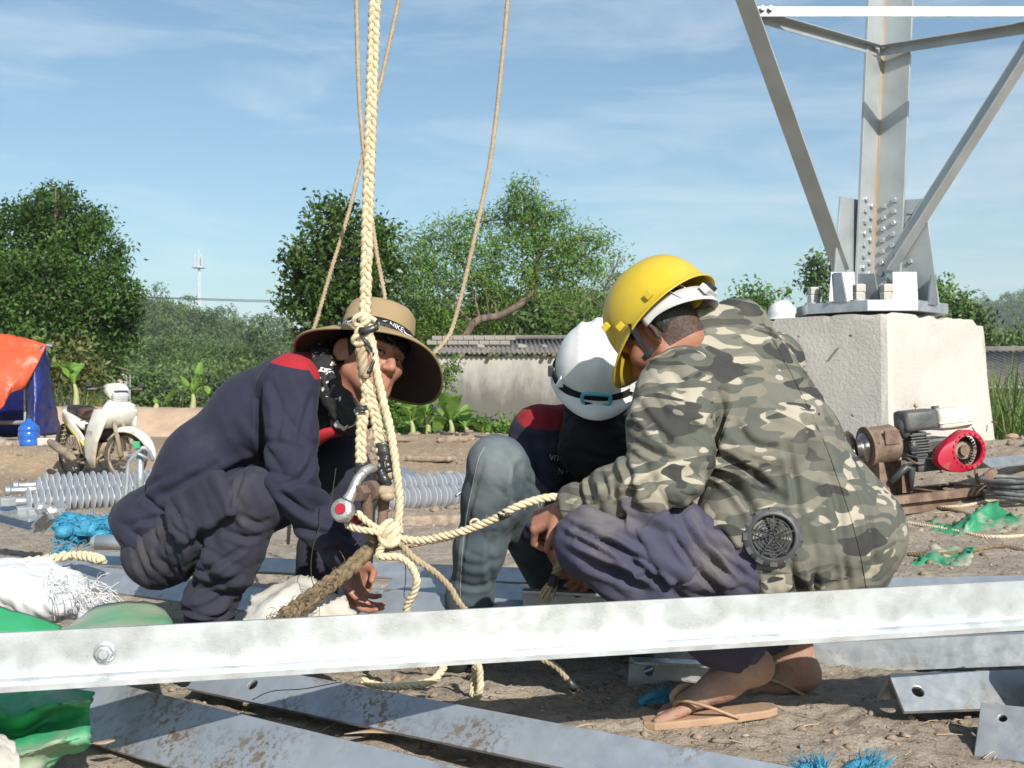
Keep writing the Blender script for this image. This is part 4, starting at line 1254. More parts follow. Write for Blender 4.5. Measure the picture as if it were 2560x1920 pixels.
SKIN_DARK = mat('skin_foot', (.36, .20, .145), (.42, .27, .20), ns=14, lo=.45, hi=.7, rough=.75, bump=.6, bs=55, bdist=.008, grime=(.30, .22, .17), gs=24, glo=.50, ghi=.66)
HAIR = mat('hair', (.012, .010, .009), rough=.5, bump=.6, bs=160, stretch=(1, 1, .2), bdist=.006)
def cloth(name, c, c2, dust=None, ds=4., dlo=.5, dhi=.75, bump=.25):
    return mat(name, c, c2, ns=5, lo=.35, hi=.7, rough=.85, spec=.2, bump=bump, bs=900, bd=2, bdist=.0012, bump2=(.45, 9, .010), dirt=dust, ds=ds, dlo=dlo, dhi=dhi, sheen=.04)
NAVY = cloth('navy_cotton', (.024, .025, .046), (.032, .032, .055), (.075, .072, .082), 5.5, .55, .85)
NAVY_T = cloth('navy_trousers', (.030, .030, .046), (.040, .038, .056), (.095, .086, .082), 5.0, .52, .8)
NAVY_C = cloth('faded_navy', (.058, .056, .094), (.078, .074, .108), (.17, .152, .138), 5.0, .50, .78)
REDC = cloth('red_cotton', (.36, .022, .030), (.30, .018, .026))
REDD = cloth('maroon_cotton', (.22, .018, .026), (.26, .02, .03))
JEANS = cloth('denim', (.07, .095, .112), (.11, .14, .158), (.22, .245, .25), 3.4, .48, .70)
BLACKC = cloth('black_knit', (.012, .012, .013), (.018, .017, .018))
TAN = cloth('khaki_cotton', (.30, .215, .115), (.34, .25, .14), (.27, .19, .11), 6)
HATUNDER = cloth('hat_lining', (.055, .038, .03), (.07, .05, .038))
def camo_material():
    m = bpy.data.materials.new('camouflage'); m.use_nodes = True
    nt = m.node_tree; N, L = nt.nodes, nt.links; b = N['Principled BSDF']; b.inputs['Roughness'].default_value = .85; b.inputs['Specular IOR Level'].default_value = .2
    tc = N.new('ShaderNodeTexCoord'); mp = N.new('ShaderNodeMapping'); mp.inputs['Scale'].default_value = (6.3, 6.3, 16.5); mp.inputs['Rotation'].default_value = (0, R(8), 0)
    L.new(tc.outputs['Object'], mp.inputs[0])
    def layer(off, sc, det, thr, prev, colr, dist=.7):
        a = N.new('ShaderNodeVectorMath'); a.operation = 'ADD'; a.inputs[1].default_value = off; L.new(mp.outputs[0], a.inputs[0])
        n = N.new('ShaderNodeTexNoise'); n.inputs['Scale'].default_value = sc; n.inputs['Detail'].default_value = det; n.inputs['Roughness'].default_value = .45; n.inputs['Distortion'].default_value = dist
        L.new(a.outputs[0], n.inputs['Vector'])
        r = N.new('ShaderNodeMapRange'); r.inputs[1].default_value = thr - .006; r.inputs[2].default_value = thr + .006; L.new(n.outputs['Fac'], r.inputs[0])
        x = N.new('ShaderNodeMix'); x.data_type = 'RGBA'; L.new(r.outputs[0], x.inputs['Factor'])
        if isinstance(prev, tuple): x.inputs['A'].default_value = (*prev, 1)
        else: L.new(prev, x.inputs['A'])
        x.inputs['B'].default_value = (*colr, 1); return x.outputs['Result']
    c = layer((0, 0, 0), 1.25, 1.0, .50, (.19, .178, .142), (.145, .142, .118))
    c = layer((7, 3, 1), 1.4, 1.3, .57, c, (.40, .365, .29))
    c = layer((1, 9, 4), 1.35, 1.3, .535, c, (.095, .10, .085))
    c = layer((5, 2, 8), 1.3, 1.3, .60, c, (.05, .05, .048))
    n = N.new('ShaderNodeTexNoise'); n.inputs['Scale'].default_value = 5; n.inputs['Detail'].default_value = 5; L.new(tc.outputs['Object'], n.inputs['Vector'])
    r = N.new('ShaderNodeMapRange'); r.inputs[1].default_value = .5; r.inputs[2].default_value = .8; r.inputs[4].default_value = .3; L.new(n.outputs['Fac'], r.inputs[0])
    x = N.new('ShaderNodeMix'); x.data_type = 'RGBA'; L.new(r.outputs[0], x.inputs['Factor']); L.new(c, x.inputs['A']); x.inputs['B'].default_value = (.30, .27, .21, 1)
    L.new(x.outputs['Result'], b.inputs['Base Color'])
    w = N.new('ShaderNodeTexNoise'); w.inputs['Scale'].default_value = 700; L.new(tc.outputs['Object'], w.inputs['Vector'])
    b1 = N.new('ShaderNodeBump'); b1.inputs['Strength'].default_value = .2; b1.inputs['Distance'].default_value = .001; L.new(w.outputs['Fac'], b1.inputs['Height'])
    w2 = N.new('ShaderNodeTexNoise'); w2.noise_type = 'RIDGED_MULTIFRACTAL'; w2.inputs['Scale'].default_value = 8; w2.inputs['Detail'].default_value = 2.5; w2.inputs['Distortion'].default_value = .6; L.new(tc.outputs['Object'], w2.inputs['Vector'])
    b2 = N.new('ShaderNodeBump'); b2.inputs['Strength'].default_value = .35; b2.inputs['Distance'].default_value = .012; L.new(w2.outputs['Fac'], b2.inputs['Height']); L.new(b1.outputs[0], b2.inputs['Normal'])
    L.new(b2.outputs[0], b.inputs['Normal'])
    return m
CAMO = camo_material()
EYEW = mat('eye_white', (.55, .50, .46), rough=.2); IRIS = mat('iris', (.015, .010, .008), rough=.15)
def text_mesh(s, size):
    cu = bpy.data.curves.new('lettering', 'FONT'); cu.body = s; cu.size = size; cu.align_x = 'CENTER'; cu.align_y = 'CENTER'; cu.resolution_u = 3
    o = bpy.data.objects.new('lettering', cu); col.objects.link(o)
    dg = bpy.context.evaluated_depsgraph_get(); me = bpy.data.meshes.new_from_object(o.evaluated_get(dg))
    v = np.array([q.co[:] for q in me.vertices]); f = [tuple(p.vertices) for p in me.polygons]
    bpy.data.objects.remove(o); bpy.data.curves.remove(cu); bpy.data.meshes.remove(me)
    return v, f

def helmet(parent, name, O, f, u, shell, k=1.0, ridges=0, peak=.06, label=None, cat=None, top=False):
    """hard hat: O is the middle of the rim, f forward, u up"""
    f, u, r = ortho(f, u)
    O = Vector(O); vs = []; fs = []
    nt_, nr = 56, 15
    for j in range(nr + 3):
        for i in range(nt_):
            a = 2 * math.pi * i / nt_; ca, sa = math.cos(a), math.sin(a)      # a = 0 is forward
            af, ar = .142, .117
            fr = max(0, ca) ** 2.2
            if j <= nr:
                ph = j / nr * math.pi / 2
                rad = math.sin(ph) ** .88; hgt = math.cos(ph) ** .80
                x, y, z = af * ca * rad, ar * sa * rad, .150 * hgt
                if ridges:
                    for c0, wd, am in ((0, .017, .013), (-.050, .009, .008), (.050, .009, .008)):
                        m = math.exp(-((y - c0) / wd) ** 4) * am * min(1, max(0, (z - .03) / .05))
                        z += m * .8; x += m * .4 * (1 if ca > 0 else -1) * rad
                else:
                    m = math.exp(-(y / .03) ** 4) * .005 * min(1, max(0, (z - .04) / .05)); z += m
            else:
                e = (j - nr) / 2
                pk = peak * fr * e + .010 * e
                s = 1 + .0 * e
                x, y, z = (af + pk) * ca * s, (ar + .010 * e + .012 * fr * e) * sa * s, -.010 * e - .020 * fr * e * e - (.004 if e else 0)
            vs.append(O + (f * x + r * y + u * z) * k)
    for j in range(nr + 2):
        for i in range(nt_):
            i2 = (i + 1) % nt_
            if j == 0: fs.append((i2 * 0, nt_ + i, nt_ + i2)) if False else fs.append((i, nt_ + i, nt_ + i2, i2))
            else: fs.append((j * nt_ + i, (j + 1) * nt_ + i, (j + 1) * nt_ + i2, j * nt_ + i2))
    mb = MB(); mb.add(vs, fs)
    o = mb.build(name, shell, parent, smooth=True, **({'label': label, 'cat': cat} if top else {}))
    s = o.modifiers.new('thickness', 'SOLIDIFY'); s.thickness = .0035; s.offset = -1
    return o, (lambda x, y, z: O + (f * x + r * y + u * z) * k), (f, u, r)
YELLOW = mat('yellow_shell', (.62, .445, .03), (.56, .40, .03), ns=4, rough=.38, rvar=.15, spec=.5, dirt=(.58, .42, .06), ds=9, dlo=.5, dhi=.75, grime=(.45, .34, .14), gs=34, glo=.62, ghi=.72)
WHITE = mat('white_shell', (.80, .80, .78), (.74, .74, .72), ns=5, rough=.36, rvar=.12, spec=.5, dirt=(.66, .65, .61), ds=7, dlo=.5, dhi=.7, grime=(.48, .45, .40), gs=44, glo=.62, ghi=.70)
STRAPW = mat('white_nylon', (.66, .66, .66), (.58, .58, .58), rough=.5)
CYAN = mat('cyan_plastic', (.10, .42, .50), rough=.4)
WHITEPRINT = mat('white_print', (.72, .72, .72), rough=.7)
# ---- man in the brimmed hat
def person_hat():
    n_, m_, f_ = 3.17, 3.34, 3.52
    foot = P(510, 1690, 3.2)
    t = thing('person', 'man in khaki brimmed hat and dusty navy overalls squatting behind the hanging rope', 'person', (foot.x, foot.y, .02))
    S0, S1, S2, S3 = P(402, 1335, m_), P(516, 1165, m_), P(648, 1045, m_), P(735, 990, m_)
    hipn, hipf = P(395, 1385, 3.25), P(420, 1370, 3.48)
    kn, an = P(634, 1250, 3.10), P(510, 1600, 3.17)
    kf, af = P(842, 1175, 3.52), P(770, 1600, 3.55)
    shn, eln, wrn = P(728, 962, 3.17), P(736, 1222, 3.08), P(866, 1402, 3.16)
    shf, elf, wrf = P(800, 985, 3.52), P(885, 1215, 3.56), P(895, 1395, 3.48)
    C = P(926, 906, 3.31)
    f, u, r = ortho((.62, -.78, -.06), (.28, .30, .91))
    # body: one continuous skin
    B = Field(*bounds([S0, hipn, hipf, kn, kf, an, af, C, shn, shf, wrn, wrf, C + V(0, 0, .1)], .16), .0042)
    W = head(B, C, f, u, r)
    nb = P(800, 950, 3.36)
    B.cone(W(0, -.04, -.10), nb, .055, .062, .04)
    B.chain([(nb, .05), (S3, .07), (S2, .07), (S1, .07), (S0, .07)], .03, u=(0, 1, 0), sq=1.3)
    for (a, b_, c) in ((shn, eln, wrn), (shf, elf, wrf)): B.chain([(a, .05), (b_, .038), (c, .026)], .03)
    for (a, b_, c) in ((hipn, kn, an), (hipf, kf, af)): B.chain([(a, .07), (b_, .042), (c, .03)], .03)
    hand(B, wrn, (.22, .2, -1), (.9, -.3, .1), 1, .55)
    hand(B, wrf, (.1, -.3, -1), (-.4, -.8, 0), -1, .5)
    grow_obj('body', B, SKIN, t, smooth=1)
    for s in (-1, 1):
        e = Vector(W(s * .031, .0745, .0125))
        ey = MB().sphere(e, .0125, 14, 10).build('eye', EYEW, t, smooth=True)
        g = (f + r * s * -.02 + V(-.25, -.45, -.05)).normalized()
        MB().sphere(e + g * .0085, .0062, 10, 6).build('iris', IRIS, ey, smooth=True)
        # lids, lashes and brow
        for (dz, k1) in ((.0065, 1), (-.0075, -1)):
            mb = MB(); pts = []
            for i in range(9):
                a = (i / 8 - .5) * 2
                pts.append(Vector(W(s * .031 + a * .0155, .0875 - .006 * a * a, .0125 + dz * (1 - .75 * a * a))))
            mb.tube(pts, [.0022, .0042, .0042, .0022] if k1 > 0 else [.0018, .0036, .0036, .0018], 7); mb.build('eyelid', SKIN, t, smooth=True)
            if k1 > 0:
                mb = MB().tube([p + f * .003 - u * .0035 for p in pts], .0012, 5); mb.build('eyelashes', HAIR, t, smooth=True)
        mb = MB().tube([Vector(W(s * q, .094 - (q - .02) * .35, .038 + .004 * math.sin((q - .012) * 60))) for q in (.012, .022, .034, .046)], [.002, .0036, .0034, .0012], 6); mb.build('eyebrow', HAIR, t, smooth=True)
    # hair cap with fringe
    Hh = Field(*bounds([C], .16), .005)
    M = np.array([r, f, u]).T
    Hh.ell(W(0, -.014, .036), (.082, .100, .101), M, 0)
    Hh.cut(W(0, .058, .045), f * 1.0 - u * 0.9, .01); Hh.cut(W(0, 0, -.045), -u + f * .9, .01)
    for i in range(9): 
        a = (i - 4) / 4; Hh.cone(W(a * .062, .070 - .03 * a * a, .085), W(a * .066, .088 - .035 * a * a, .046 + .008 * (i % 2)), .016, .006, .01)
    grow_obj('hair', Hh, HAIR, t, folds=[], base=.003, smooth=1, freq=40.)
    # shirt
    S = Field(*bounds([S0, C, shn, shf, eln, elf, wrn, wrf, P(300, 1300, m_)], .15), .0058)
    hem = P(352, 1298, m_)
    S.chain([(P(356, 1308, m_), .088), (S0, .100), (S1, .114), (S2, .122), (S3, .108)], .05, u=(0, 1, 0), sq=1.45)
    S.cone(S3, nb, .10, .078, .04)
    S.cone(S3, shn, .09, .074, .05); S.cone(S3, shf, .09, .082, .05)
    S.chain([(shn, .074), (shn.lerp(eln, .5), .064), (eln, .056), (eln.lerp(wrn, .5), .053), (wrn, .043)], .03)
    S.chain([(shf, .08), (elf, .065), (wrf, .045)], .035)
    S.cut(wrn + V(.02, .01, -.035), V(.55, .2, -.8), r=.12); S.cut(wrf + V(0, 0, -.03), V(.2, -.3, -1), r=.1)
    S.cut(hem + V(-.055, 0, -.02), V(-.75, 0, -.66), r=.35)
    S.cut(nb + V(.055, -.0, .045), V(.75, 0, .5), r=.10)
    yo = [(P(684, 900, 3.2), V(1, 0, .1)), (P(735, 914, 3.17), V(.18, -.1, 1)), (P(822, 940, 3.2), V(-1, 0, .3))]
    yo2 = [(P(778, 922, 3.17), V(.86, 0, .5)), (P(800, 948, 3.17), V(-.3, 0, 1)), (P(826, 940, 3.2), V(-1, 0, .3))]
    pl = [(P(790, 1150, 3.3), V(.62, -.1, .8)), (P(800, 1105, 3.3), V(.9, 0, -.45)), (P(860, 1060, 3.3), V(-.2, 0, -1))]
    fo = [(P(735, 1010, 3.1), .14, (.9, 0, .3), .075, .018), (P(690, 1120, 3.1), .13, (.75, 0, .6), .06, .014), (eln, .11, (.35, .1, 1), .042, .022), (eln.lerp(wrn, .5), .10, (.6, 0, .75), .045, .016), (wrn, .07, (.5, 0, .8), .03, .012),
           (P(380, 1280, 3.2), .12, (.5, 0, .85), .05, .016)]
    cr = [([(664, 905), (650, 1025), (652, 1120), (668, 1180)], 8, .010), ([(793, 1110), (770, 1170), (745, 1200), (700, 1215)], 9, .014), ([(700, 1230), (740, 1262), (790, 1290)], 9, .012), ([(735, 1310), (780, 1325), (830, 1335)], 8, .009), ([(790, 1380), (830, 1365), (862, 1372)], 7, .008), ([(675, 950), (700, 1030), (690, 1110)], 9, .007), ([(780, 990), (760, 1060), (745, 1130)], 9, .007),
          ([(450, 1250), (530, 1200), (620, 1160), (660, 1140)], 12, .012), ([(380, 1255), (450, 1215), (540, 1165)], 11, .009), ([(340, 1250), (380, 1215), (430, 1180)], 9, .006), ([(330, 1312), (380, 1300), (430, 1276)], 8, .010)]
    sh = grow_obj('shirt', S, [NAVY, REDC], t, fo, .0018, creases=cr, seed=3., regions=[(yo, 1), (yo2, 1)])
    # red inner placket and collar
    mb = MB(); 
    pts = spline([P(742, 1165, 3.25), P(775, 1115, 3.19), P(815, 1085, 3.17), P(862, 1080, 3.2)], 5)
    mb.tube(pts, [.012, .026, .024, .016], 8, flat=.5); mb.build('placket', REDC, sh, smooth=True)
    K = Field(*bounds([nb, P(870, 1060, 3.3)], .12), .0055)
    K.cone(P(790, 930, 3.22), P(832, 1020, 3.17), .030, .040, .02, u=(.3, -1, 0), sq=.55); K.cone(P(832, 1020, 3.17), P(872, 1075, 3.22), .036, .03, .02, u=(.3, -1, 0), sq=.6)
    grow_obj('collar', K, NAVY, sh, [], .003, seed=8.)
    # printed neck scarf
    SC = bandana_material()
    K = Field(*bounds([P(800, 880, 3.2), P(890, 1070, 3.35)], .10), .005)
    K.chain([(P(800, 888, 3.34), .030), (P(812, 912, 3.24), .027), (P(826, 955, 3.20), .026), (P(846, 1005, 3.17), .034), (P(866, 1046, 3.17), .036)], .02)
    K.chain([(P(866, 1050, 3.18), .034), (P(905, 1045, 3.28), .03), (P(905, 1000, 3.42), .03)], .02)
    grow_obj('neck_scarf', K, SC, t, [(P(840, 960, 3.2), .12, (.9, 0, .45), .026, .016), (P(872, 1040, 3.2), .06, (.5, 0, .8), .025, .012)], .003, seed=2.)
    # trousers
    T = Field(*bounds([S0, hipn, hipf, kn, kf, an, af], .16), .0058)
    T.ell(P(406, 1376, 3.36), (.098, .160, .100), None, .03)
    T.chain([(P(405, 1380, 3.26), .094), (P(520, 1318, 3.17), .086), (kn, .072)], .04)
    T.chain([(P(420, 1370, 3.46), .10), (kf, .078)], .04)
    knb = kn + V(.012, 0, .01)
    T.chain([(knb, .072), (P(584, 1385, 3.12), .070), (P(535, 1480, 3.16), .062), (P(518, 1555, 3.18), .056), (P(514, 1620, 3.18), .056)], .03)
    T.chain([(kf, .074), (kf.lerp(af, .5), .07), (af, .06)], .03)
    T.ell(kn + V(.016, -.01, .010), (.064, .068, .064), None, .03)
    T.cut(P(512, 1640, 3.18), V(0, 0, -1), r=.12)
    # cargo pocket
    pc = P(500, 1268, 3.06); ax = (kn - hipn).normalized(); nn = V(-.18, -.95, .25).normalized(); sd = ax.cross(nn).normalized(); nn = sd.cross(ax).normalized()
    Mp = np.array([ax, sd, nn]).T
    T.box(pc + nn * -.002, (.098, .062, .016), Mp, .005, .006)
    T.box(pc + nn * .010 - ax * .062, (.030, .066, .009), np.array([(ax + nn * .12).normalized(), sd, nn]).T, .003, .003)
    fo = [(kn, .10, (.8, 0, .5), .045, .014), (P(560, 1370, 3.1), .12, (.5, 0, .9), .055, .024), (P(520, 1500, 3.12), .11, (.35, 0, 1), .042, .026), (P(505, 1555, 3.12), .08, (.1, 0, 1), .028, .022), (P(400, 1390, 3.2), .10, (1, 0, .12), .032, .007), (P(480, 1300, 3.1), .12, (.7, 0, .5), .05, .012), (hipn + V(.06, -.08, .02), .08, (.8, .1, .3), .03, .008)]
    cr = [([(348, 1313), (375, 1405), (429, 1460)], 7, .004), ([(386, 1313), (407, 1400), (462, 1454)], 7, .004), ([(424, 1340), (445, 1405), (478, 1443)], 7, .004), ([(330, 1340), (345, 1410), (385, 1465)], 7, .003), ([(500, 1335), (492, 1390), (486, 1435), (470, 1478)], 12, .028), ([(505, 1432), (550, 1405), (606, 1372)], 8, .011), ([(500, 1478), (550, 1455), (606, 1432)], 8, .011), ([(470, 1516), (530, 1508), (590, 1478)], 8, .012), ([(462, 1545), (520, 1542), (575, 1520)], 6, .008), ([(600, 1290), (640, 1310), (680, 1300)], 9, .007), ([(560, 1330), (610, 1345), (650, 1340)], 8, .007), ([(430, 1290), (440, 1320), (470, 1345)], 6, .008), ([(610, 1180), (590, 1230), (575, 1280)], 6, .006)]
    tr = grow_obj('trousers', T, NAVY_T, t, fo, .003, creases=cr, seed=6.)
    MB().lathe([(0, 0), (.007, 0), (.0075, .002), (.006, .004), (.002, .003), (0, .003)], pc + nn * .018 - ax * .062, nn, 14).build('button', BLACKP, tr, smooth=True)
    mb = MB().lathe([(0, 0), (.008, 0), (.0085, .002), (.006, .004), (0, .003)], P(298, 1288, 3.26), (-.2, -1, 0), 14); mb.build('button', BLACKP, sh, smooth=True)
    tab = MB().rbox(P(306, 1290, 3.3), (.05, .035, .055), .008, (0, R(-12), 0)); tab.build('waist_tab', NAVY, sh, smooth=True)
    for a in (an, af):
        q = Field(*bounds([a, a + V(.2, -.05, -.12)], .1), .006); g0 = V(a.x, a.y, .0)
        q.cone(g0 + V(-.03, 0, .055), g0 + V(.05, -.02, .05), .04, .04, .02); q.cone(g0 + V(.04, -.02, .045), g0 + V(.18, -.04, .035), .042, .032, .03); q.cut(g0 + V(0, 0, .008), (0, 0, -1)); q.cone(a, g0 + V(-.01, 0, .06), .045, .04, .02)
        grow_obj('shoe', q, BLACKP, t, [], .001)
    # hat
    hu = ortho((.72, -.69, 0), (.20, .43, .88)); hf, hup, hr = hu
    O = P(925, 903, 3.32); n = 72
    def ring(rad, h, a, wav=0.):
        return O + (hf * math.cos(a) + hr * math.sin(a)) * rad * (1 + (.05 * math.cos(2 * a + .6)) * (rad < .12)) + hup * (h + wav * (.012 * math.sin(2 * a + 1.0) + .008 * math.sin(3 * a + 2)))
    prof = [(.0, .172), (.05, .173), (.078, .168), (.092, .155), (.0965, .13), (.0985, .10), (.100, .075), (.101, .062)]
    vs = []; fs = []
    g = np.random.default_rng(1)
    for (rad, h) in prof:
        for i in range(n):
            a = 2 * math.pi * i / n; p = ring(rad, h, a)
            dent = .010 * fbm(np.array([[p.x * 9, p.y * 9, p.z * 9]]), 3)[0]
            vs.append(p + hup * dent * (h > .09) + (hf * math.cos(a) + hr * math.sin(a)) * dent * .6 * (h > .08))
    for j in range(len(prof) - 1):
        for i in range(n): fs.append((j * n + i, (j + 1) * n + i, (j + 1) * n + (i + 1) % n, j * n + (i + 1) % n))
    mb = MB(); mb.add(vs, fs); hat = mb.build('hat', [TAN, HATUNDER], t, smooth=True)
    s = hat.modifiers.new('t', 'SOLIDIFY'); s.thickness = .002; s.offset = -1; s.material_offset = 1
    bp = [(.0995, .066, 0), (.112, .058, .1), (.135, .044, .35), (.16, .028, .7), (.185, .010, 1), (.207, -.006, 1.1), (.2095, -.010, 1.1)]
    for nm, m_i, off in (('brim', TAN, 0.0), ('brim_lining', HATUNDER, -.004)):
        vs = []; fs = []
        for (rad, h, wv) in bp:
            for i in range(n): vs.append(ring(rad, h + off, 2 * math.pi * i / n, wv))
        for j in range(len(bp) - 1):
            for i in range(n): fs.append((j * n + i, (j + 1) * n + i, (j + 1) * n + (i + 1) % n, j * n + (i + 1) % n))
        if off == 0: 
            rim = [ring(.2095, -.0125, 2 * math.pi * i / n, 1.1) for i in range(n + 1)]
        mb = MB(); mb.add(vs, fs); mb.build(nm, m_i, hat, smooth=True, merge=False)
    MB().tube(rim, .0038, 6, caps=False).build('brim_piping', TAN, hat, smooth=True)
    mb = MB(); vs = []; fs = []
    for j, h in enumerate((.064, .0895)):
        for i in range(n): vs.append(ring(.1015, h, 2 * math.pi * i / n) )
    for i in range(n): fs.append((i, (i + 1) % n, n + (i + 1) % n, n + i))
    mb.add(vs, fs); band = mb.build('hat_band', BLACKC, hat, smooth=True)
    tv, tf = text_mesh('NIKE', .020)
    sw = np.array([(-.026, .004), (-.020, -.004), (-.010, -.0055), (.012, .001), (.026, .0075), (.010, .0035), (-.008, -.0005), (-.018, -.0005), (-.022, .002)])
    for k in range(7):
        a0 = k * 2 * math.pi / 7 + .43
        def wrap(x, y): return ring(.1028, .0765 + y, a0 - x / .102)
        mb = MB(); mb.add([wrap(x + .020, y) for x, y, _ in tv], tf); 
        mb.add([wrap(x * .85 - .028, y) for x, y in sw], [tuple(range(len(sw)))])
        mb.build('band_logo', WHITEPRINT, band, merge=False)
    return t
def bandana_material():
    m = mat('printed_scarf', (.014, .014, .015), rough=.8, bump=.3, bs=60)
    nt = m.node_tree; N, L = nt.nodes, nt.links; b = N['Principled BSDF']
    tc = N.new('ShaderNodeTexCoord'); n = N.new('ShaderNodeTexNoise'); n.inputs['Scale'].default_value = 26; n.inputs['Detail'].default_value = 1.5; n.inputs['Distortion'].default_value = 1.2
    L.new(tc.outputs['Object'], n.inputs['Vector'])
    r = N.new('ShaderNodeValToRGB'); e = r.color_ramp.elements; e[0].position = .60; e[0].color = (.014, .014, .015, 1); e[1].position = .615; e[1].color = (.62, .60, .58, 1)
    L.new(n.outputs['Fac'], r.inputs[0]); L.new(r.outputs[0], b.inputs['Base Color']); return m
person_hat()
# ---- man in the white helmet, facing the viewer
def person_white():
    t = thing('person', 'man in white helmet, black face covering and jeans squatting with head bowed', 'person', (.12, 3.5, .0))
    C = P(1495, 985, 3.50)
    f, u, r = ortho((-.05, -.82, -.57), (.03, -.56, .83))
    nb = P(1490, 1075, 3.68)
    S2, S1, S0 = P(1490, 1180, 3.72), P(1470, 1310, 3.78), P(1450, 1420, 3.80)
    shr, elr, wrr = P(1345, 1085, 3.62), P(1318, 1275, 3.50), P(1372, 1352, 3.36)
    shl, ell_, wrl = P(1640, 1085, 3.62), P(1660, 1270, 3.5), P(1500, 1390, 3.40)
    hr_, hl = P(1400, 1440, 3.78), P(1540, 1440, 3.78)
    knr, anr = P(1243, 1162, 3.28), P(1158, 1575, 3.50)
    knl, anl = P(1640, 1190, 3.35), P(1600, 1580, 3.6)
    B = Field(*bounds([C, nb, S0, shr, shl, wrr, wrl, anr, anl, knr, knl], .16), .0055)
    W = head(B, C, f, u, r)
    B.cone(W(0, -.03, -.08), nb, .055, .065, .04)
    B.chain([(nb, .05), (S2, .07), (S1, .07), (S0, .07)], .03, u=(1, 0, 0), sq=1.3)
    for a, b_, c in ((shr, elr, wrr), (shl, ell_, wrl)): B.chain([(a, .045), (b_, .036), (c, .026)], .03)
    for a, b_, c in ((hr_, knr, anr), (hl, knl, anl)): B.chain([(a, .075), (b_, .05), (c, .038)], .03)
    hand(B, wrr, (.35, -.5, -.75), (.9, .15, .3), -1, .85, 1.06)
    hand(B, wrl, (-.6, -.5, -.6), (-.4, .6, -.4), 1, .8)
    grow_obj('body', B, SKIN, t, smooth=1)
    # black balaclava around the face and neck
    K = Field(*bounds([C, nb], .2), .006); M = np.array([r, f, u]).T
    K.ell(W(0, -.01, .02), (.088, .105, .10), M, .02); K.ell(W(0, .04, -.045), (.078, .072, .09), M, .04)
    K.chain([(W(0, .05, -.09), .07), (P(1492, 1120, 3.45), .085), (P(1490, 1165, 3.50), .062)], .05, u=(1, 0, 0), sq=1.15)
    K.cone(W(0, -.02, -.05), nb, .08, .09, .05)
    grow_obj('face_covering', K, BLACKC, t, [(P(1490, 1130, 3.4), .12, (.1, 0, 1), .035, .014), (P(1480, 1080, 3.38), .12, (.25, 0, 1), .05, .012)], .003, seed=1.)
    S = Field(*bounds([S0, nb, shr, shl, elr, wrr, wrl, ell_], .17), .0065)
    S.chain([(nb, .085), (S2, .125), (S1, .13), (S0, .12)], .05, u=(1, 0, 0), sq=1.35)
    S.cone(nb, shr, .085, .078, .05); S.cone(nb, shl, .085, .078, .05)
    S.chain([(shr, .080), (shr.lerp(elr, .5), .078), (elr, .066), (wrr, .050)], .035); S.chain([(shl, .08), (ell_, .066), (wrl, .05)], .035)
    S.cut(wrr + V(.005, -.01, -.012), V(.35, -.5, -.75), r=.1); S.cut(wrl, V(-.6, -.5, -.6), r=.1)
    yo = [(P(1340, 1068, 3.55), V(.10, -.25, 1)), (P(1330, 1050, 3.6), V(.3, -.5, 1))]
    fo = [(shr.lerp(elr, .5), .12, (.4, .2, .9), .06, .018), (elr, .10, (.5, 0, .9), .04, .02), (P(1430, 1190, 3.58), .14, (.8, 0, .5), .07, .018), (P(1500, 1230, 3.58), .14, (.6, 0, -.7), .07, .018)]
    cr = [([(1290, 1120), (1320, 1180), (1345, 1240)], 9, .010), ([(1330, 1100), (1350, 1170), (1345, 1230)], 10, .012), ([(1300, 1210), (1330, 1250), (1370, 1270)], 9, .012), ([(1310, 1290), (1340, 1310), (1375, 1320)], 8, .010), ([(1400, 1180), (1440, 1230), (1460, 1290)], 10, .010)]
    sh = grow_obj('shirt', S, [NAVY, REDD], t, fo, .003, creases=cr, seed=5., regions=[(yo, 1)])
    # red collar edges
    for pts, rr in (([P(1498, 1195, 3.50), P(1520, 1175, 3.47), P(1545, 1155, 3.45), P(1565, 1130, 3.44)], .014), ([P(1412, 1112, 3.50), P(1425, 1130, 3.49), P(1440, 1145, 3.48)], .008)):
        MB().tube(spline(pts, 4), [rr * .4, rr, rr, rr * .6], 8, flat=.5).build('collar_edge', REDC, sh, smooth=True)
    K = Field(*bounds([P(1430, 1170, 3.48), P(1560, 1200, 3.48)], .08), .0055)
    K.cone(P(1440, 1165, 3.53), P(1492, 1205, 3.49), .018, .03, .02); K.cone(P(1510, 1205, 3.48), P(1560, 1165, 3.47), .026, .02, .01)
    grow_obj('collar', K, NAVY, sh, [], .002)
    # white chest lettering
    for s_, px, py in (('NH', 1410, 1182), ('VIT', 1388, 1147)):
        tv, tf = text_mesh(s_, .024); o = P(px, py, 3.48); n_ = V(-.25, -.95, .15)
        x = V(.96, -.22, -.16).normalized(); y = V(.20, .05, .97)
        # seat the letters on the cloth: march each letter point back onto the shirt
        mb = MB(); pts = []
        dg = bpy.context.evaluated_depsgraph_get(); me = sh.data; org = ROOT[t.name]
        from mathutils.bvhtree import BVHTree
        bv = BVHTree.FromPolygons([v.co for v in me.vertices], [p.vertices for p in me.polygons])
        ok = True
        for a, b_, _ in tv:
            q = o + x * a + y * b_; h_ = bv.ray_cast(q - org + V(0, -.5, 0), V(0, 1, 0))
            if h_[0] is None: ok = False; break
            pts.append(h_[0] + org + V(0, -.0025, 0))
        if ok: mb.add(pts, tf); mb.build('chest_lettering', WHITEPRINT, sh, merge=False)
    T = Field(*bounds([S0, hr_, hl, knr, knl, anr, anl], .16), .0062)
    T.ell(P(1460, 1420, 3.84), (.17, .12, .11), None, .03)
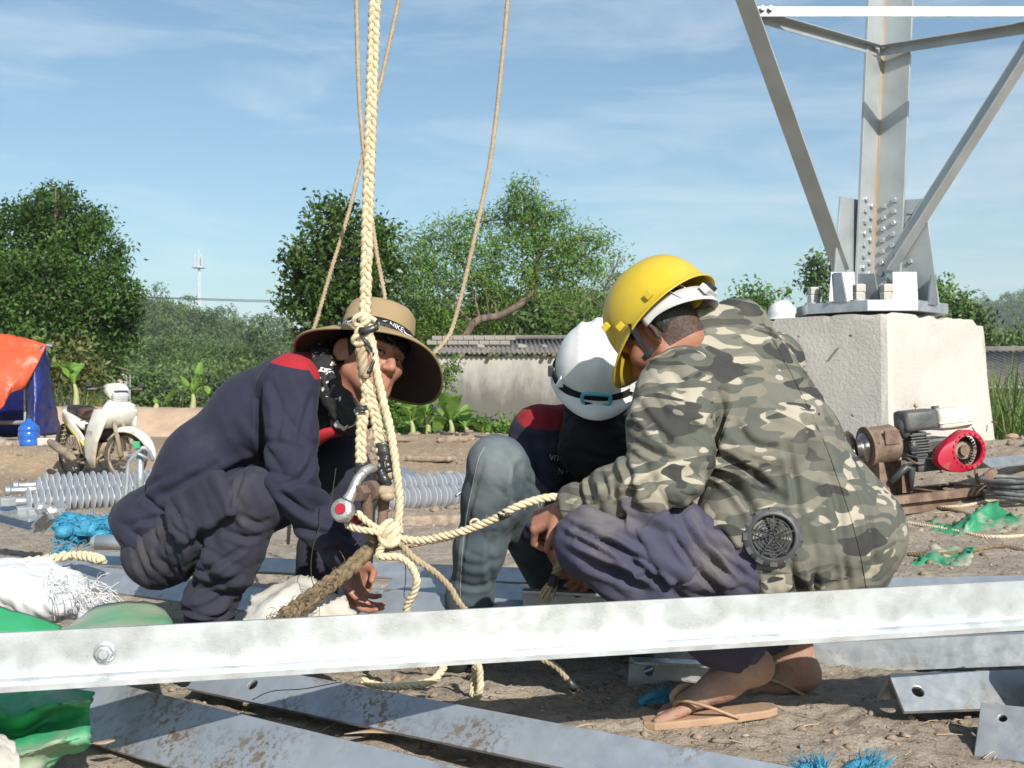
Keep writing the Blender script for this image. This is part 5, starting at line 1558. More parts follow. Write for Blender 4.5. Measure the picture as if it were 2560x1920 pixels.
    for h_, k_, a_ in ((hr_, knr, anr), (hl, knl, anl)):
        T.chain([(h_, .10), (h_.lerp(k_, .55), .092), (k_, .070)], .04)
        T.chain([(k_ + V(0, -.008, 0), .068), (k_.lerp(a_, .2), .069), (k_.lerp(a_, .5), .064), (k_.lerp(a_, .8), .058), (a_, .054)], .05)
        T.ell(k_ + V(0, -.010, .010), (.068, .06, .060), None, .03)
        T.cut(a_ + V(0, 0, -.03), (0, 0, -1), r=.12)
    fo = [(P(1170, 1480, 3.3), .12, (.35, 0, 1), .05, .005), (P(1190, 1350, 3.3), .12, (.8, 0, .6), .06, .003), (P(1290, 1200, 3.3), .08, (.6, 0, .8), .035, .010)]
    cr = [([(1300, 1160), (1285, 1215), (1290, 1270)], 10, .010), ([(1150, 1400), (1190, 1415), (1255, 1395)], 9, .004), ([(1140, 1455), (1190, 1466), (1250, 1446)], 8, .004), ([(1280, 1140), (1290, 1190), (1275, 1250), (1268, 1300)], 8, .006), ([(1210, 1150), (1180, 1260), (1158, 1380), (1148, 1490)], 5, .004), ([(1235, 1330), (1225, 1400), (1230, 1470)], 9, .007)]
    tr = grow_obj('jeans', T, JEANS, t, fo, .0014, creases=cr, seed=9.)
    from mathutils.bvhtree import BVHTree
    bj = BVHTree.FromPolygons([v.co for v in tr.data.vertices], [p.vertices for p in tr.data.polygons]); og = ROOT[t.name]; pts = []
    for a in spline([V(x, y, 0) for x, y in ((1212, 1118), (1196, 1150), (1180, 1220), (1165, 1300), (1155, 1390), (1150, 1500))], 10):
        dd = (P(a.x, a.y, 3) - V(0, 0, H)).normalized(); h_ = bj.ray_cast(V(0, 0, H) - og, dd)
        if h_[0] is not None: pts.append(h_[0] + og + h_[1] * .0006)
    MB().tube(pts, .0013, 5).build('side_seam', mat('seam_thread', (.30, .31, .30), rough=.8), tr, smooth=True)
    for a in (anr, anl):
        q = Field(*bounds([a, a + V(0, -.24, -.12)], .1), .006); g0 = V(a.x, a.y, 0)
        q.cone(g0 + V(0, .03, .05), g0 + V(0, -.05, .05), .04, .04, .02); q.cone(g0 + V(0, -.04, .045), g0 + V(-.01, -.17, .035), .042, .034, .03); q.cut(g0 + V(0, 0, .008), (0, 0, -1)); q.cone(a, g0 + V(0, 0, .06), .045, .04, .02)
        grow_obj('shoe', q, BLACKP, t, [], .001)
    # helmet
    hf, hup, hr2 = ortho((-.06, -.89, -.45), (.04, -.45, .89))
    O = Vector(W(0, .002, .030))
    O = P(1490, 940, 3.46)
    hel, W2, _ = helmet(t, 'helmet', O, hf, hup, WHITE, 1.03, ridges=1, peak=.050)
    # elastic strap with cyan lamp bracket
    pts = [W2(.149 * math.cos(a), .124 * math.sin(a), .012 - .010 * max(0, math.cos(a))) for a in np.linspace(-2.6, 2.6, 50)]
    vs = []; fs = []
    for i, p in enumerate(pts):
        vs += [p - hup * .011, p + hup * .011]
        if i: fs.append((2 * i - 2, 2 * i, 2 * i + 1, 2 * i - 1))
    mb = MB(); mb.add(vs, fs); strap = mb.build('lamp_strap', BLACKC, hel, merge=False)
    s = strap.modifiers.new('t', 'SOLIDIFY'); s.thickness = .003; s.offset = 1
    wa = []
    for i in range(33):
        a = 2 * math.pi * i / 32; sx = np.sign(math.cos(a)) * abs(math.cos(a)) ** .45; sz = np.sign(math.sin(a)) * abs(math.sin(a)) ** .55
        wa.append(W2(.156 - .012 * (sx * .24) ** 2 * 4, sx * .038, .004 + sz * .0165))
    MB().tube(wa, .0055, 7, caps=False).build('lamp_bracket', CYAN, strap, smooth=True)
    MB().rbox(W2(.158, .020, -.013), (.022, .006, .016), .002, (.3, .2, .1)).build('strap_end', BLACKC, strap)
    for sgn in (-1, 1):
        MB().rbox(W2(.02, sgn * .127, .016), (.016, .022, .030), .003, (.2, 0, 0)).build('strap_clip', BLACKP, hel)
        mb = MB(); q = W2(.095, sgn * .098, .020); mb.add([q + hup * .022 + hf * .0, q - hup * .012 + hr2 * .014 - hf * .004 * sgn, q - hup * .012 - hr2 * .014 + hf * .004 * sgn, q + hf * .012 + hr2 * sgn * .008 - hup * .012], [(0, 1, 3), (0, 3, 2), (1, 2, 3)]); mb.build('lug', WHITE, hel)
    return t
person_white()
BUZZ = mat('cropped_hair', (.045, .028, .022), (.10, .055, .04), ns=160, lo=.4, hi=.6, rough=.7, bump=.5, bs=300, bdist=.003)
# ---- man in the camouflage jacket and yellow helmet, seen from behind
def person_camo():
    t = thing('person', 'man in camouflage fan jacket and yellow helmet squatting with his back turned', 'person', (.55, 2.95, .0))
    C = P(1654, 842, 2.93)
    f, u, r = ortho((-.62, .42, -.66), (-.60, .30, .74))
    nb = P(1795, 850, 3.00)
    S2, S1, S0 = P(1850, 1010, 2.99), P(1930, 1190, 2.97), P(1985, 1370, 2.95)
    shl, ell_, wrl = P(1688, 968, 2.85), P(1648, 1195, 2.74), P(1432, 1268, 2.84)
    shr, elr, wrr = P(1925, 915, 3.2), P(1760, 1150, 3.36), P(1500, 1270, 3.2)
    hl, hr_ = P(1895, 1420, 2.88), P(1960, 1400, 3.08)
    knl, anl = P(1468, 1350, 2.78), P(1850, 1632, 2.86)
    knr, anr = P(1600, 1320, 3.22), P(1965, 1640, 3.12)
    B = Field(*bounds([C, nb, S0, shl, shr, wrl, wrr, anl, anr, knl, knr, P(1620, 1800, 2.86)], .17), .0048)
    W = head(B, C, f, u, r, False)
    B.chain([(W(0, -.04, -.045), .052), (P(1722, 832, 2.965), .048), (nb + V(0, 0, -.02), .055)], .04)
    lat = np.array((.65, .75, 0))
    B.chain([(nb + V(.02, 0, -.03), .04), (S2, .06), (S1, .07), (S0, .07)], .02, u=lat, sq=1.2)
    for a, b_, c in ((shl, ell_, wrl), (shr, elr, wrr)): B.chain([(a, .045), (b_, .036), (c, .026)], .03)
    for a, b_, c in ((hl, knl, anl), (hr_, knr, anr)): B.chain([(a, .075), (b_, .052), (c, .040)], .03)
    hand(B, wrl + V(-.01, .01, -.005), (-.75, .35, -.35), (.1, .5, -.8), 1, .9)
    hand(B, wrr, (-.8, -.2, -.5), (.1, -.6, -.6), -1, .8)
    # feet: near foot with lifted heel, far foot behind it
    def footp(heel, ball, toe, side, dw):
        h_, b_, e_ = P(*heel), P(*ball), P(*toe)
        B.cone(h_, h_.lerp(b_, .5) + V(0, 0, .008), .036, .036, .03, u=(0, 1, 0), sq=1.0)
        B.cone(h_.lerp(b_, .45), b_, .035, .026, .03, u=(0, 1, 0), sq=1.35)
        d = (e_ - b_)
        for i in range(5):
            o = (i - 2) * .0165
            ln = (1.0, .95, .85, .75, .62)[i if side > 0 else 4 - i]
            a = b_ + V(0, dw * -o, -.006) ; B.cone(a, a + d * ln + V(0, dw * -o * .35, 0), .0125 if i else .014, .0095 if i else .013, .004)
        return h_
    hl_ = footp((1892, 1672, 2.87), (1712, 1757, 2.87), (1638, 1787, 2.87), 1, -1)
    B.chain([(anl, .040), (hl_ + V(-.005, 0, .01), .040)], .03)
    hr2 = footp((2010, 1685, 3.12), (1880, 1722, 3.14), (1810, 1732, 3.14), -1, -1)
    B.chain([(P(1985, 1600, 3.12), .046), (anr + V(.02, 0, 0), .045), (hr2, .040)], .03)
    grow_obj('body', B, [SKIN, SKIN_DARK, BUZZ], t, smooth=1, regions=[([(P(1700, 1600, 2.9), V(0, 0, -1))], 1), ([(W(0, -.022, 0), -f), (W(0, -.05, -.055), u - f * .2), (W(0, -.17, 0), f), (P(1600, 900, 3), V(0, 0, 1))], 2)])
    # short hair
    Hh = Field(*bounds([C], .15), .005); M = np.array([r, f, u]).T
    Hh.ell(W(0, -.014, .036), (.079, .097, .100), M, 0); Hh.cut(W(0, .03, .0), f * 1.0 - u * .55, .01); Hh.cut(W(0, -.06, -.062), -u + f * .25, .01)
    for s in (-1, 1): Hh.ell(W(s * .082, .0, -.005), (.03, .03, .045), M, .01, 'sub')
    grow_obj('hair', Hh, HAIR, t, [], .0015, smooth=1, freq=60.)
    # jacket
    J = Field(*bounds([nb, S0, shl, shr, ell_, wrl, wrr, elr, P(2280, 1400, 2.95), P(1700, 1480, 2.95)], .16), .0060)
    J.chain([(P(1812, 870, 3.02), .095), (P(1862, 990, 3.01), .135), (P(1925, 1120, 2.99), .155), (P(1975, 1240, 2.97), .172)], .06, u=lat, sq=1.25)
    J.ell(P(2012, 1330, 2.97), (.245, .215, .175), None, .07)
    J.cone(P(1990, 1400, 2.96), P(2010, 1440, 2.96), .20, .17, .05, u=(1, 0, 0), sq=1.08)
    J.cone(P(1845, 1320, 2.85), P(1890, 1440, 2.87), .105, .08, .05)
    J.cone(P(1815, 900, 3.0), shl, .095, .080, .06); J.cone(P(1812, 890, 3.02), shr, .10, .085, .06)
    J.chain([(shl, .078), (shl.lerp(ell_, .45), .090)], .03); J.chain([(shl.lerp(ell_, .45), .090), (ell_ + V(.005, 0, 0), .074), (ell_.lerp(wrl, .5), .060), (wrl + V(.015, 0, 0), .052), (wrl, .047)], .008)
    J.chain([(shr, .085), (elr, .075), (wrr, .05)], .035)
    J.cut(wrl + V(-.028, .005, 0), V(-.95, .1, -.2), r=.09); J.cut(wrr, V(-.8, -.2, -.5), r=.1)
    J.cut(P(2000, 1492, 2.96), V(0, 0, -1), r=.45)
    # collar, standing around the nape
    J.cone(P(1742, 848, 2.95), P(1835, 890, 2.99), .072, .10, .04); J.cut(P(1716, 818, 2.95), V(-.86, 0, .25), r=.09)
    J.ell(P(1850, 806, 3.02), (.062, .07, .055), None, .04)
    cc = P(1760, 838, 2.965); e1 = V(.1, 1, 0).normalized(); e2 = V(.30, 0, .95).normalized()
    ring = [cc + e1 * math.cos(a) * .072 + e2 * math.sin(a) * .070 for a in np.linspace(-2.6, 3.0, 15)]
    J.chain([(q, .013) for q in ring], .012)
    lt = P(1900, 1330, 2.85)
    fo = [(shl.lerp(ell_, .75) + V(.05, 0, 0), .13, (.75, 0, .65), .085, .022), (ell_, .11, (.8, 0, .5), .05, .024), (ell_.lerp(wrl, .6), .09, (1, 0, .2), .042, .022), (P(1840, 1180, 2.82), .17, (.75, 0, -.7), .11, .030), (P(1960, 1200, 2.8), .16, (.6, 0, -.85), .11, .024),
          (P(1985, 1130, 2.80), .14, (.95, 0, .2), .10, .016), (P(1880, 1440, 2.82), .10, (1, 0, .35), .05, .026), (P(2060, 1440, 2.78), .13, (1, 0, .1), .06, .018), (P(1740, 900, 2.85), .10, (.6, 0, .9), .05, .012), (P(1850, 1320, 2.8), .08, (.9, 0, -.5), .05, .02), (P(1690, 1060, 2.78), .14, (.9, 0, .25), .08, .014)]
    cr = [([(1800, 985), (1806, 1060), (1792, 1130), (1766, 1200), (1728, 1245)], 13, .026), ([(1775, 1105), (1830, 1150), (1900, 1200), (1955, 1245)], 12, .020), ([(1770, 1160), (1830, 1210), (1880, 1265), (1898, 1300)], 13, .024), ([(1960, 1110), (1988, 1200), (1992, 1290)], 10, .013), ([(1640, 885), (1720, 912), (1780, 955), (1800, 1010)], 6, .007), ([(1745, 940), (1850, 902), (1950, 905), (2030, 930)], 5, .005),
          ([(1500, 1180), (1520, 1230), (1500, 1262)], 8, .013), ([(1560, 1150), (1582, 1200), (1570, 1252)], 10, .015), ([(1470, 1190), (1480, 1242)], 7, .010), ([(1650, 1180), (1600, 1222), (1556, 1240)], 10, .014), ([(1600, 1010), (1650, 1080), (1710, 1130)], 12, .011), ([(1570, 1095), (1640, 1135), (1730, 1150)], 10, .010), ([(1640, 960), (1690, 1010), (1740, 1030)], 10, .008),
          ([(1850, 1380), (1880, 1440), (1890, 1485)], 12, .020), ([(1800, 1330), (1850, 1400)], 10, .015), ([(1980, 1420), (2000, 1482)], 10, .014), ([(2030, 1410), (2040, 1482)], 9, .012), ([(2110, 1380), (2120, 1472)], 8, .010), ([(2060, 1150), (2090, 1260), (2110, 1370)], 12, .012), ([(2130, 1200), (2170, 1300), (2182, 1400)], 10, .009), ([(1900, 990), (1990, 1050), (2080, 1080)], 12, .008), ([(1830, 1050), (1880, 1110), (1960, 1130)], 12, .010)]
    ja = grow_obj('jacket', J, CAMO, t, fo, .0035, creases=cr, seed=12., freq=6.)
    ja.data.update()
    from mathutils.bvhtree import BVHTree
    org = ROOT[t.name]
    bv = BVHTree.FromPolygons([v.co for v in ja.data.vertices], [p.vertices for p in ja.data.polygons])
    def on(px, py):
        d = (P(px, py, 3) - Vector((0, 0, H))).normalized()
        h_ = bv.ray_cast(Vector((0, 0, H)) - org, d)
        return (h_[0] + org, h_[1]) if h_[0] is not None else (P(px, py, 2.75), V(0, -1, 0))
    # seams
    for pts in ([(1905, 800), (1960, 900), (2050, 1080), (2110, 1240), (2150, 1380), (2165, 1470)], [(1830, 1010), (1800, 1100), (1765, 1200)]):
        q = [on(*p)[0] + on(*p)[1] * .0008 for p in [tuple(s) for s in np.array([tuple(v)[:2] for v in [(a.x, a.y) for a in spline([V(x, y, 0) for x, y in pts], 10)]])]]
        MB().tube(q, .0015, 5).build('seam', CAMO, ja, smooth=True)
    # cooling fan on the jacket
    c, n_ = on(1930, 1342); n_ = (n_ * .45 + V(.02, -1, .06)).normalized(); c = P(1930, 1342, c.y) + n_ * .014
    d_, a_, b_ = frame_of(n_)
    fan = MB().lathe([(.047, -.010), (.063, -.010), (.0675, -.006), (.0675, .001), (.062, .006), (.052, .008), (.049, .006), (.047, -.010)], c, n_, 40).build('cooling_fan', DARKGREY, ja, smooth=False, angle=40)
    mb = MB()
    for i in range(12):
        a = 2 * math.pi * i / 12; q = c + (a_ * math.cos(a) + b_ * math.sin(a)) * .063 + n_ * .0045
        e = (a_ * math.cos(a) + b_ * math.sin(a)); mb.box(q, (.017, .010, .006), Matrix((n_.cross(e), e, n_)).transposed())
    mb.build('fan_rim', DARKGREY, fan)
    MB().lathe([(0, -.0105), (.048, -.0105)], c, n_, 24).build('fan_back', BLACKP, fan)
    bl = MB()
    for i in range(9):
        a = 2 * math.pi * i / 9; e = a_ * math.cos(a) + b_ * math.sin(a); e2 = a_ * math.cos(a + .5) + b_ * math.sin(a + .5)
        bl.add([c + e * .014 - n_ * .008, c + e * .046 - n_ * .009, c + e2 * .046 - n_ * .003, c + e2 * .014 - n_ * .003], [(0, 1, 2, 3)])
    bl.build('fan_blades', DARKGREY, fan, merge=False)
    gr = MB()
    for rr in (.010, .018, .026, .034, .041):
        gr.tube([c + (a_ * math.cos(a) + b_ * math.sin(a)) * rr + n_ * (.010 - rr * .02) for a in np.linspace(0, 2 * math.pi, 29)], .0011, 5, caps=False)
    for i in range(5):
        a = 2 * math.pi * i / 5 + .3; e = a_ * math.cos(a) + b_ * math.sin(a); gr.tube([c + n_ * .0105, c + e * .05 + n_ * .0095], .0016, 5)
    gr.build('fan_grille', DARKGREY, fan, smooth=True, merge=False)
    # trousers
    T = Field(*bounds([S0, hl, hr_, knl, knr, anl, anr], .17), .0060)
    T.ell(P(1960, 1420, 2.98), (.13, .15, .11), None, .03)
    T.chain([(P(1905, 1415, 2.88), .105), (P(1690, 1375, 2.80), .100), (knl + V(.02, 0, 0), .078)], .04)
    T.ell(knl + V(.0, -.005, .0), (.066, .07, .072), None, .03)
    T.chain([(knl + V(.01, 0, -.015), .074), (knl.lerp(anl, .45), .080), (knl.lerp(anl, .85), .066), (anl, .056)], .03)
    T.chain([(hr_, .10), (knr, .078)], .04); T.chain([(knr, .074), (anr, .055)], .03)
    T.cut(anl + V(.02, 0, -.02), V(.65, 0, -.76), r=.11); T.cut(anr + V(0, 0, .03), V(.4, 0, -.9), r=.11)
    # pocket flap
    pc = P(1640, 1345, 2.71); n_ = V(-.05, -.97, .22).normalized(); ax = V(-.42, .0, .9); ax = (ax - n_ * ax.dot(n_)).normalized(); sd = ax.cross(n_)
    T.box(P(1610, 1330, 2.715), (.035, .085, .012), np.array([V(.97, 0, .25).normalized(), V(-.25, .05, .97).normalized(), V(0, -1, .05).normalized()]).T, .004, .003)
    T.box(P(1668, 1370, 2.70), (.040, .075, .013), np.array([V(.86, 0, .5).normalized(), V(-.5, .05, .86).normalized(), V(0, -1, .05).normalized()]).T, .004, .003)
    fo = [(P(1500, 1370, 2.72), .10, (.45, 0, 1), .038, .026), (P(1560, 1400, 2.72), .12, (.5, 0, 1), .042, .026), (P(1700, 1440, 2.74), .14, (.6, 0, .8), .05, .026), (P(1780, 1400, 2.76), .12, (.6, 0, .8), .04, .024), (P(1620, 1470, 2.75), .10, (.5, 0, .9), .06, .012), (P(1800, 1350, 2.78), .08, (.9, 0, .4), .03, .018), (P(1880, 1640, 2.8), .07, (.7, 0, .7), .03, .014)]
    cr = [([(1420, 1305), (1500, 1350), (1580, 1400), (1640, 1450)], 9, .013), ([(1450, 1350), (1520, 1385), (1600, 1415)], 8, .012), ([(1440, 1322), (1530, 1335), (1590, 1360)], 8, .010), ([(1700, 1300), (1760, 1380), (1830, 1450)], 8, .013), ([(1730, 1295), (1800, 1380), (1860, 1440)], 8, .013), ([(1680, 1330), (1740, 1420), (1800, 1470)], 8, .013), ([(1460, 1410), (1540, 1440), (1620, 1480)], 8, .008), ([(1775, 1290), (1830, 1350), (1870, 1400)], 7, .010)]
    tr = grow_obj('trousers', T, NAVY_C, t, fo, .003, creases=cr, seed=15.)
    # sandals
    TANP = mat('sandal_rubber', (.46, .30, .19), (.38, .25, .16), ns=12, rough=.75, bump=.2, bs=60)
    def sandal(a, b, wd, strap):
        A, B_ = P(*a), P(*b); n = 14; top = []
        d = (B_ - A); s = V(0, 1, 0)
        out = []
        for i in range(n):
            q = i / (n - 1); w = wd * (.75 + .35 * math.sin(math.pi * (1 - q) * .8)) * (1 if 0 < i < n - 1 else .6)
            out.append((A + d * q, w))
        pts = [p - s * w for p, w in out] + [p + s * w for p, w in reversed(out)]
        sole = MB().poly(pts, (0, 0, -.020)).build('sandal', TANP, t, bevel=.004)
        for st in strap: MB().tube(spline([P(*q) for q in st], 6), .0095, 8, flat=.45).build('strap', TANP, sole, smooth=True)
    sandal((1605, 1797, 2.86), (1940, 1762, 2.87), .048, [[(1688, 1768, 2.86), (1700, 1752, 2.83), (1760, 1764, 2.805), (1845, 1795, 2.82)], [(1688, 1762, 2.86), (1682, 1738, 2.87), (1720, 1715, 2.90), (1800, 1740, 2.92)]])
    sandal((1800, 1745, 3.14), (2145, 1737, 3.12), .046, [[(1880, 1712, 3.08), (1930, 1700, 3.07), (2010, 1738, 3.08)], [(1880, 1712, 3.15), (1930, 1700, 3.19), (2000, 1735, 3.18)]])
    # helmet with head band
    O = P(1660, 796, 2.91)
    hel, W2, (hf, hup, hr3) = helmet(t, 'helmet', O, (-.66, .28, -.69), (-.56, .46, .68), YELLOW, 1.0, peak=.05)
    vs = []; fs = []
    m = 40
    for i in range(m):
        a = math.pi * .42 + (2 * math.pi - 2 * math.pi * .42) * i / (m - 1)
        x, y = .118 * math.cos(a), .092 * math.sin(a)
        dr = .035 * max(0, -math.cos(a)) ** 1.5
        wd = .014 + .008 * max(0, -math.cos(a))
        vs += [W2(x, y, -.012 - dr - wd), W2(x * 1.02, y * 1.02, -.012 - dr + wd)]
        if i: fs.append((2 * i - 2, 2 * i, 2 * i + 1, 2 * i - 1))
    mb = MB(); mb.add(vs, fs); hb = mb.build('head_band', STRAPW, hel, smooth=True, merge=False)
    s = hb.modifiers.new('t', 'SOLIDIFY'); s.thickness = .003
    q = W2(-.124, -.018, -.045)
    rot = Matrix((hr3, -hf, hup)).transposed()
    MB().rbox(q, (.058, .016, .026), .003, rot).build('ratchet', STRAPW, hb)
    MB().cyl(W2(-.128, -.018, -.045), W2(-.142, -.018, -.045), .012, 16).build('ratchet_knob', BLACKP, hb)
    for (a0, a1) in (((-.06, -.088, .02), (-.075, -.074, -.035)), ((-.085, -.055, .03), (-.10, -.050, -.04)), ((-.09, .06, .03), (-.10, .05, -.04))):
        MB().tube([W2(*a0), W2(*a1)], .005, 6, flat=.4).build('suspension_strap', STRAPW, hb)
    # chin strap at the temple
    mb = MB(); A, B_ = W2(.050, -.108, .0), W2(.075, -.086, -.085)
    mb.tube(spline([A, A.lerp(B_, .5) - hr3 * .006, B_], 4), .016, 8, flat=.22); mb.build('chin_strap', BLACKC, hel, smooth=True)
    MB().rbox(B_.lerp(A, .1), (.034, .008, .012), .002, Matrix((hf, hr3, hup)).transposed()).build('strap_slider', BLACKP, hel)
    for (x, y, z) in ((.07, -.118, .012), (-.03, -.122, .012), (.10, -.098, .05)):
        MB().rbox(W2(x, y, z), (.020, .008, .018), .003, Matrix((hf, hr3, hup)).transposed()).build('lug', YELLOW, hel)
    return t
person_camo()
# ------------------------------------------------------------------ steel angle bars
def flange(mb, A, ax, d, nrm, L_, w, th, holes=()):
    """flat bar A + ax*[0,L] + d*[0,w], thick th along nrm, with real round holes (s, t, radius)"""
    def pt(s, t, k): return A + ax * s + d * t + nrm * (th * k)
    xs = [0.0]; cur = 0.0; cells = []
    for (s, t, r) in sorted(holes):
        a, b = max(cur, s - r * 2.2), min(L_, s + r * 2.2)
        if a > cur: cells.append((cur, a, None))
        cells.append((a, b, (s, t, r))); cur = b
    if cur < L_: cells.append((cur, L_, None))
    out = []
    for a, b, h in cells:
        m = max(1, int((b - a) / .25)) if h is None else 1
        for i in range(m): out.append((a + (b - a) * i / m, a + (b - a) * (i + 1) / m, h))
    for a, b, h in out:
        for k in (0, 1):
            if h is None: mb.add([pt(a, 0, k), pt(b, 0, k), pt(b, w, k), pt(a, w, k)], [(0, 1, 2, 3)])
            else:
                n = 24; s, t, r = h; O, I = [], []
                for i in range(n):
                    an = 2 * math.pi * i / n; c, q = math.cos(an), math.sin(an)
                    ts = [((b - s) / c if c > 1e-6 else (a - s) / c if c < -1e-6 else 9), ((w - t) / q if q > 1e-6 else (0 - t) / q if q < -1e-6 else 9)]
                    e = min(ts); O.append(pt(s + c * e, t + q * e, k)); I.append(pt(s + c * r, t + q * r, k))
                for cs, ct in ((a, 0), (b, 0), (b, w), (a, w)):
                    j = min(range(n), key=lambda i: (O[i] - pt(cs, ct, k)).length); O[j] = pt(cs, ct, k)
                mb.add(O + I, [(i, (i + 1) % n, n + (i + 1) % n, n + i) for i in range(n)])
                if k == 0:
                    J = [p + nrm * th for p in I]; mb.add(I + J, [(i, (i + 1) % n, n + (i + 1) % n, n + i) for i in range(n)])
    mb.add([pt(0, 0, 0), pt(L_, 0, 0), pt(L_, 0, 1), pt(0, 0, 1)], [(0, 1, 2, 3)]); mb.add([pt(0, w, 0), pt(L_, w, 0), pt(L_, w, 1), pt(0, w, 1)], [(0, 1, 2, 3)])
    mb.add([pt(0, 0, 0), pt(0, w, 0), pt(0, w, 1), pt(0, 0, 1)], [(0, 1, 2, 3)]); mb.add([pt(L_, 0, 0), pt(L_, w, 0), pt(L_, w, 1), pt(L_, 0, 1)], [(0, 1, 2, 3)])
def angle_bar(label, A, B, d1, d2, w1, w2, th, m, h1=(), h2=(), name='angle_bar', group=None, bevel=.002):
    A, B = Vector(A), Vector(B); L_ = (B - A).length; ax = (B - A) / L_
    d1 = Vector(d1); d1 = (d1 - ax * d1.dot(ax)).normalized(); d2 = Vector(d2); d2 = (d2 - ax * d2.dot(ax) - d1 * d2.dot(d1)).normalized()
    loc = (A + B) / 2
    t = thing(name, label, 'steel bar', loc, group)
    mb = MB(); flange(mb, A, ax, d1, d2, L_, w1, th, h1); o1 = mb.build('flange', m, t)
    mb = MB(); flange(mb, A + d2 * th * .98, ax, d2, d1, L_, w2 - th, th, h2); 
    # fillet in the inner corner
    p0 = A + d1 * th + d2 * th; f = th * .9
    mb.add([p0 + d1 * f, p0 + (d1 + d2) * f * .28, p0 + d2 * f, p0 + ax * L_ + d1 * f, p0 + ax * L_ + (d1 + d2) * f * .28, p0 + ax * L_ + d2 * f], [(0, 1, 4, 3), (1, 2, 5, 4)])
    o2 = mb.build('flange', m, t)
    for o in (o1, o2):
        b = o.modifiers.new('bevel', 'BEVEL'); b.width = bevel; b.segments = 2; b.limit_method = 'ANGLE'; b.angle_limit = R(50)
    return t, ax, d1, d2
# the bright beam in the foreground
def front_beam():
    a, b = P(0, 1712, 2.32), P(2560, 1559, 2.78)
    A = a + (a - b) * .12; B = b + (b - a) * .12
    t, ax, d1, d2 = angle_bar('long bright galvanized angle beam lying right across the foreground with one bolt', A, B, (0, .05, 1), (0, -1, .02), .1, .09, .011, GALV_NEW, name='steel_beam')
    p = P(253, 1660, 2.3); q = A + ax * (p - A).dot(ax) + d1 * .052 + d2 * .0115
    bo = MB().lathe([(0, 0), (.021, 0), (.0215, .002), (.019, .0035), (0, .0035)], q, d2, 24).build('washer', GALV, t, smooth=False, angle=35)
    MB().lathe([(0, .0034), (.0185, .0034), (.0185, .014), (.0165, .016), (.0105, .0165), (.0105, .0225), (.009, .024), (0, .024)], q, d2, 6).build('nut', GALV, bo)
    MB().lathe([(0, .016), (.0100, .016), (.0100, .0245), (.0085, .026), (0, .026)], q, d2, 20).build('bolt_end', GALV, bo, angle=35)
    WOOD = mat('timber', (.33, .25, .17), (.24, .18, .12), ns=4, stretch=(1, 12, 12), rough=.9, bump=.4, bs=20)
    for k, (px, e) in enumerate(((-190, 'left'), (2700, 'right'))):
        q = A + ax * ((P(px, 1660, 2.3 + (2.78 - 2.32) * px / 2560) - A).dot(ax)); g = gzs(q.x, q.y) - .02
        MB().rbox((q.x, q.y - .03, (g + q.z) / 2), (.14, .24, q.z - g), .006).build('timber_block', WOOD, label='timber block under the bolted end of the bright beam' if k == 0 else 'timber block under the far end of the bright beam', cat='timber')
front_beam()
def roof_bar(label, r1, r2, w, th, m, holes=(), tilt=(-.15, -.75), back=.75, h2=()):
    """angle lying with its ridge up: r1, r2 are ridge points (px, py, z)"""
    def rp(q): d = (H - q[2]) * F / (q[1] - CY); return P(q[0], q[1], d)
    A, B = rp(r1), rp(r2); ax = (B - A).normalized()
    s = ax.cross(V(0, 0, 1)).normalized()
    if s.y > 0: s = -s
    return angle_bar(label, A, B, (s * .74 - V(0, 0, 1) * .67), (-s * .67 - V(0, 0, 1) * .74), w, w * .9, th, m, holes, h2)
roof_bar('muddy angle bar with a big round hole, its end beside the green tarp', (215, 1690, .105), (1260, 1946, .10), .150, .009, GALV_DIRTY, [(.075, .062, .0155)])
roof_bar('wide muddy angle bar running out under the bright beam', (520, 1644, .10), (2150, 1950, .085), .095, .010, GALV_DIRTY, [(.20, .05, .0135)])
# bars behind the beam
def flat_bar(label, A, B, w, hgt, m=GALV, holes=(), th=.008, face=.8, h2=()):
    """bar from A to B (px, py, d): one flange facing up-and-forward, the other upright at the back"""
    A, B = P(*A), P(*B)
    return angle_bar(label, A, B, (0, -face, -.35), (0, .25, -1), w, hgt, th, m, holes, h2)
flat_bar('long pale angle bar on the ground behind the squatting hat man', (140, 1374, 4.75), (1330, 1420, 4.55), .10, .07, GALV)
flat_bar('dusty angle bar with an oval hole lying by the white woven sack', (120, 1400, 4.35), (700, 1475, 3.95), .13, .06, GALV, [(.16, .06, .012)])
flat_bar('bluish angle bar lying between the hat man and the jeans', (985, 1438, 4.2), (1420, 1470, 4.0), .10, .06, GALV)
flat_bar('grimy dark angle bar just behind the bright beam under the ropes', (850, 1462, 3.62), (1560, 1522, 3.35), .16, .05, GALV_DIRTY)
flat_bar('short pale bar lying beyond the white sack at the far end', (-160, 1392, 4.9), (160, 1398, 4.7), .08, .06, GALV)
angle_bar('short grey channel end standing upright below the white helmet man\'s knees', P(1308, 1470, 3.42), P(1720, 1485, 3.36), (0, 0, -1), (0, -1, -.1), .075, .05, .009, GALV)
angle_bar('upright grey angle piece with a bolt hole behind the sandals', P(1573, 1642, 3.16), P(1800, 1652, 3.2), (0, 0, -1), (0, -1, 0), .115, .06, .009, GALV, [(.055, .035, .014)])
angle_bar('flat grey plate lying beside the frayed rope end', P(1450, 1692, 3.42), P(1580, 1690, 3.25), (0, 1, -.05), (0, 0, -1), .09, .02, .008, GALV)
angle_bar('dusty pale angle bar on the ground right of the sandals', P(1960, 1612, 3.45), P(2700, 1578, 3.25), (0, -.12, -1), (0, 1, 0), .085, .08, .009, GALV)
roof_bar('ridge-up grey angle bar with a round hole at its near end', (2222, 1684, .105), (2760, 1668, .10), .105, .010, GALV, [(.055, .052, .0145)])
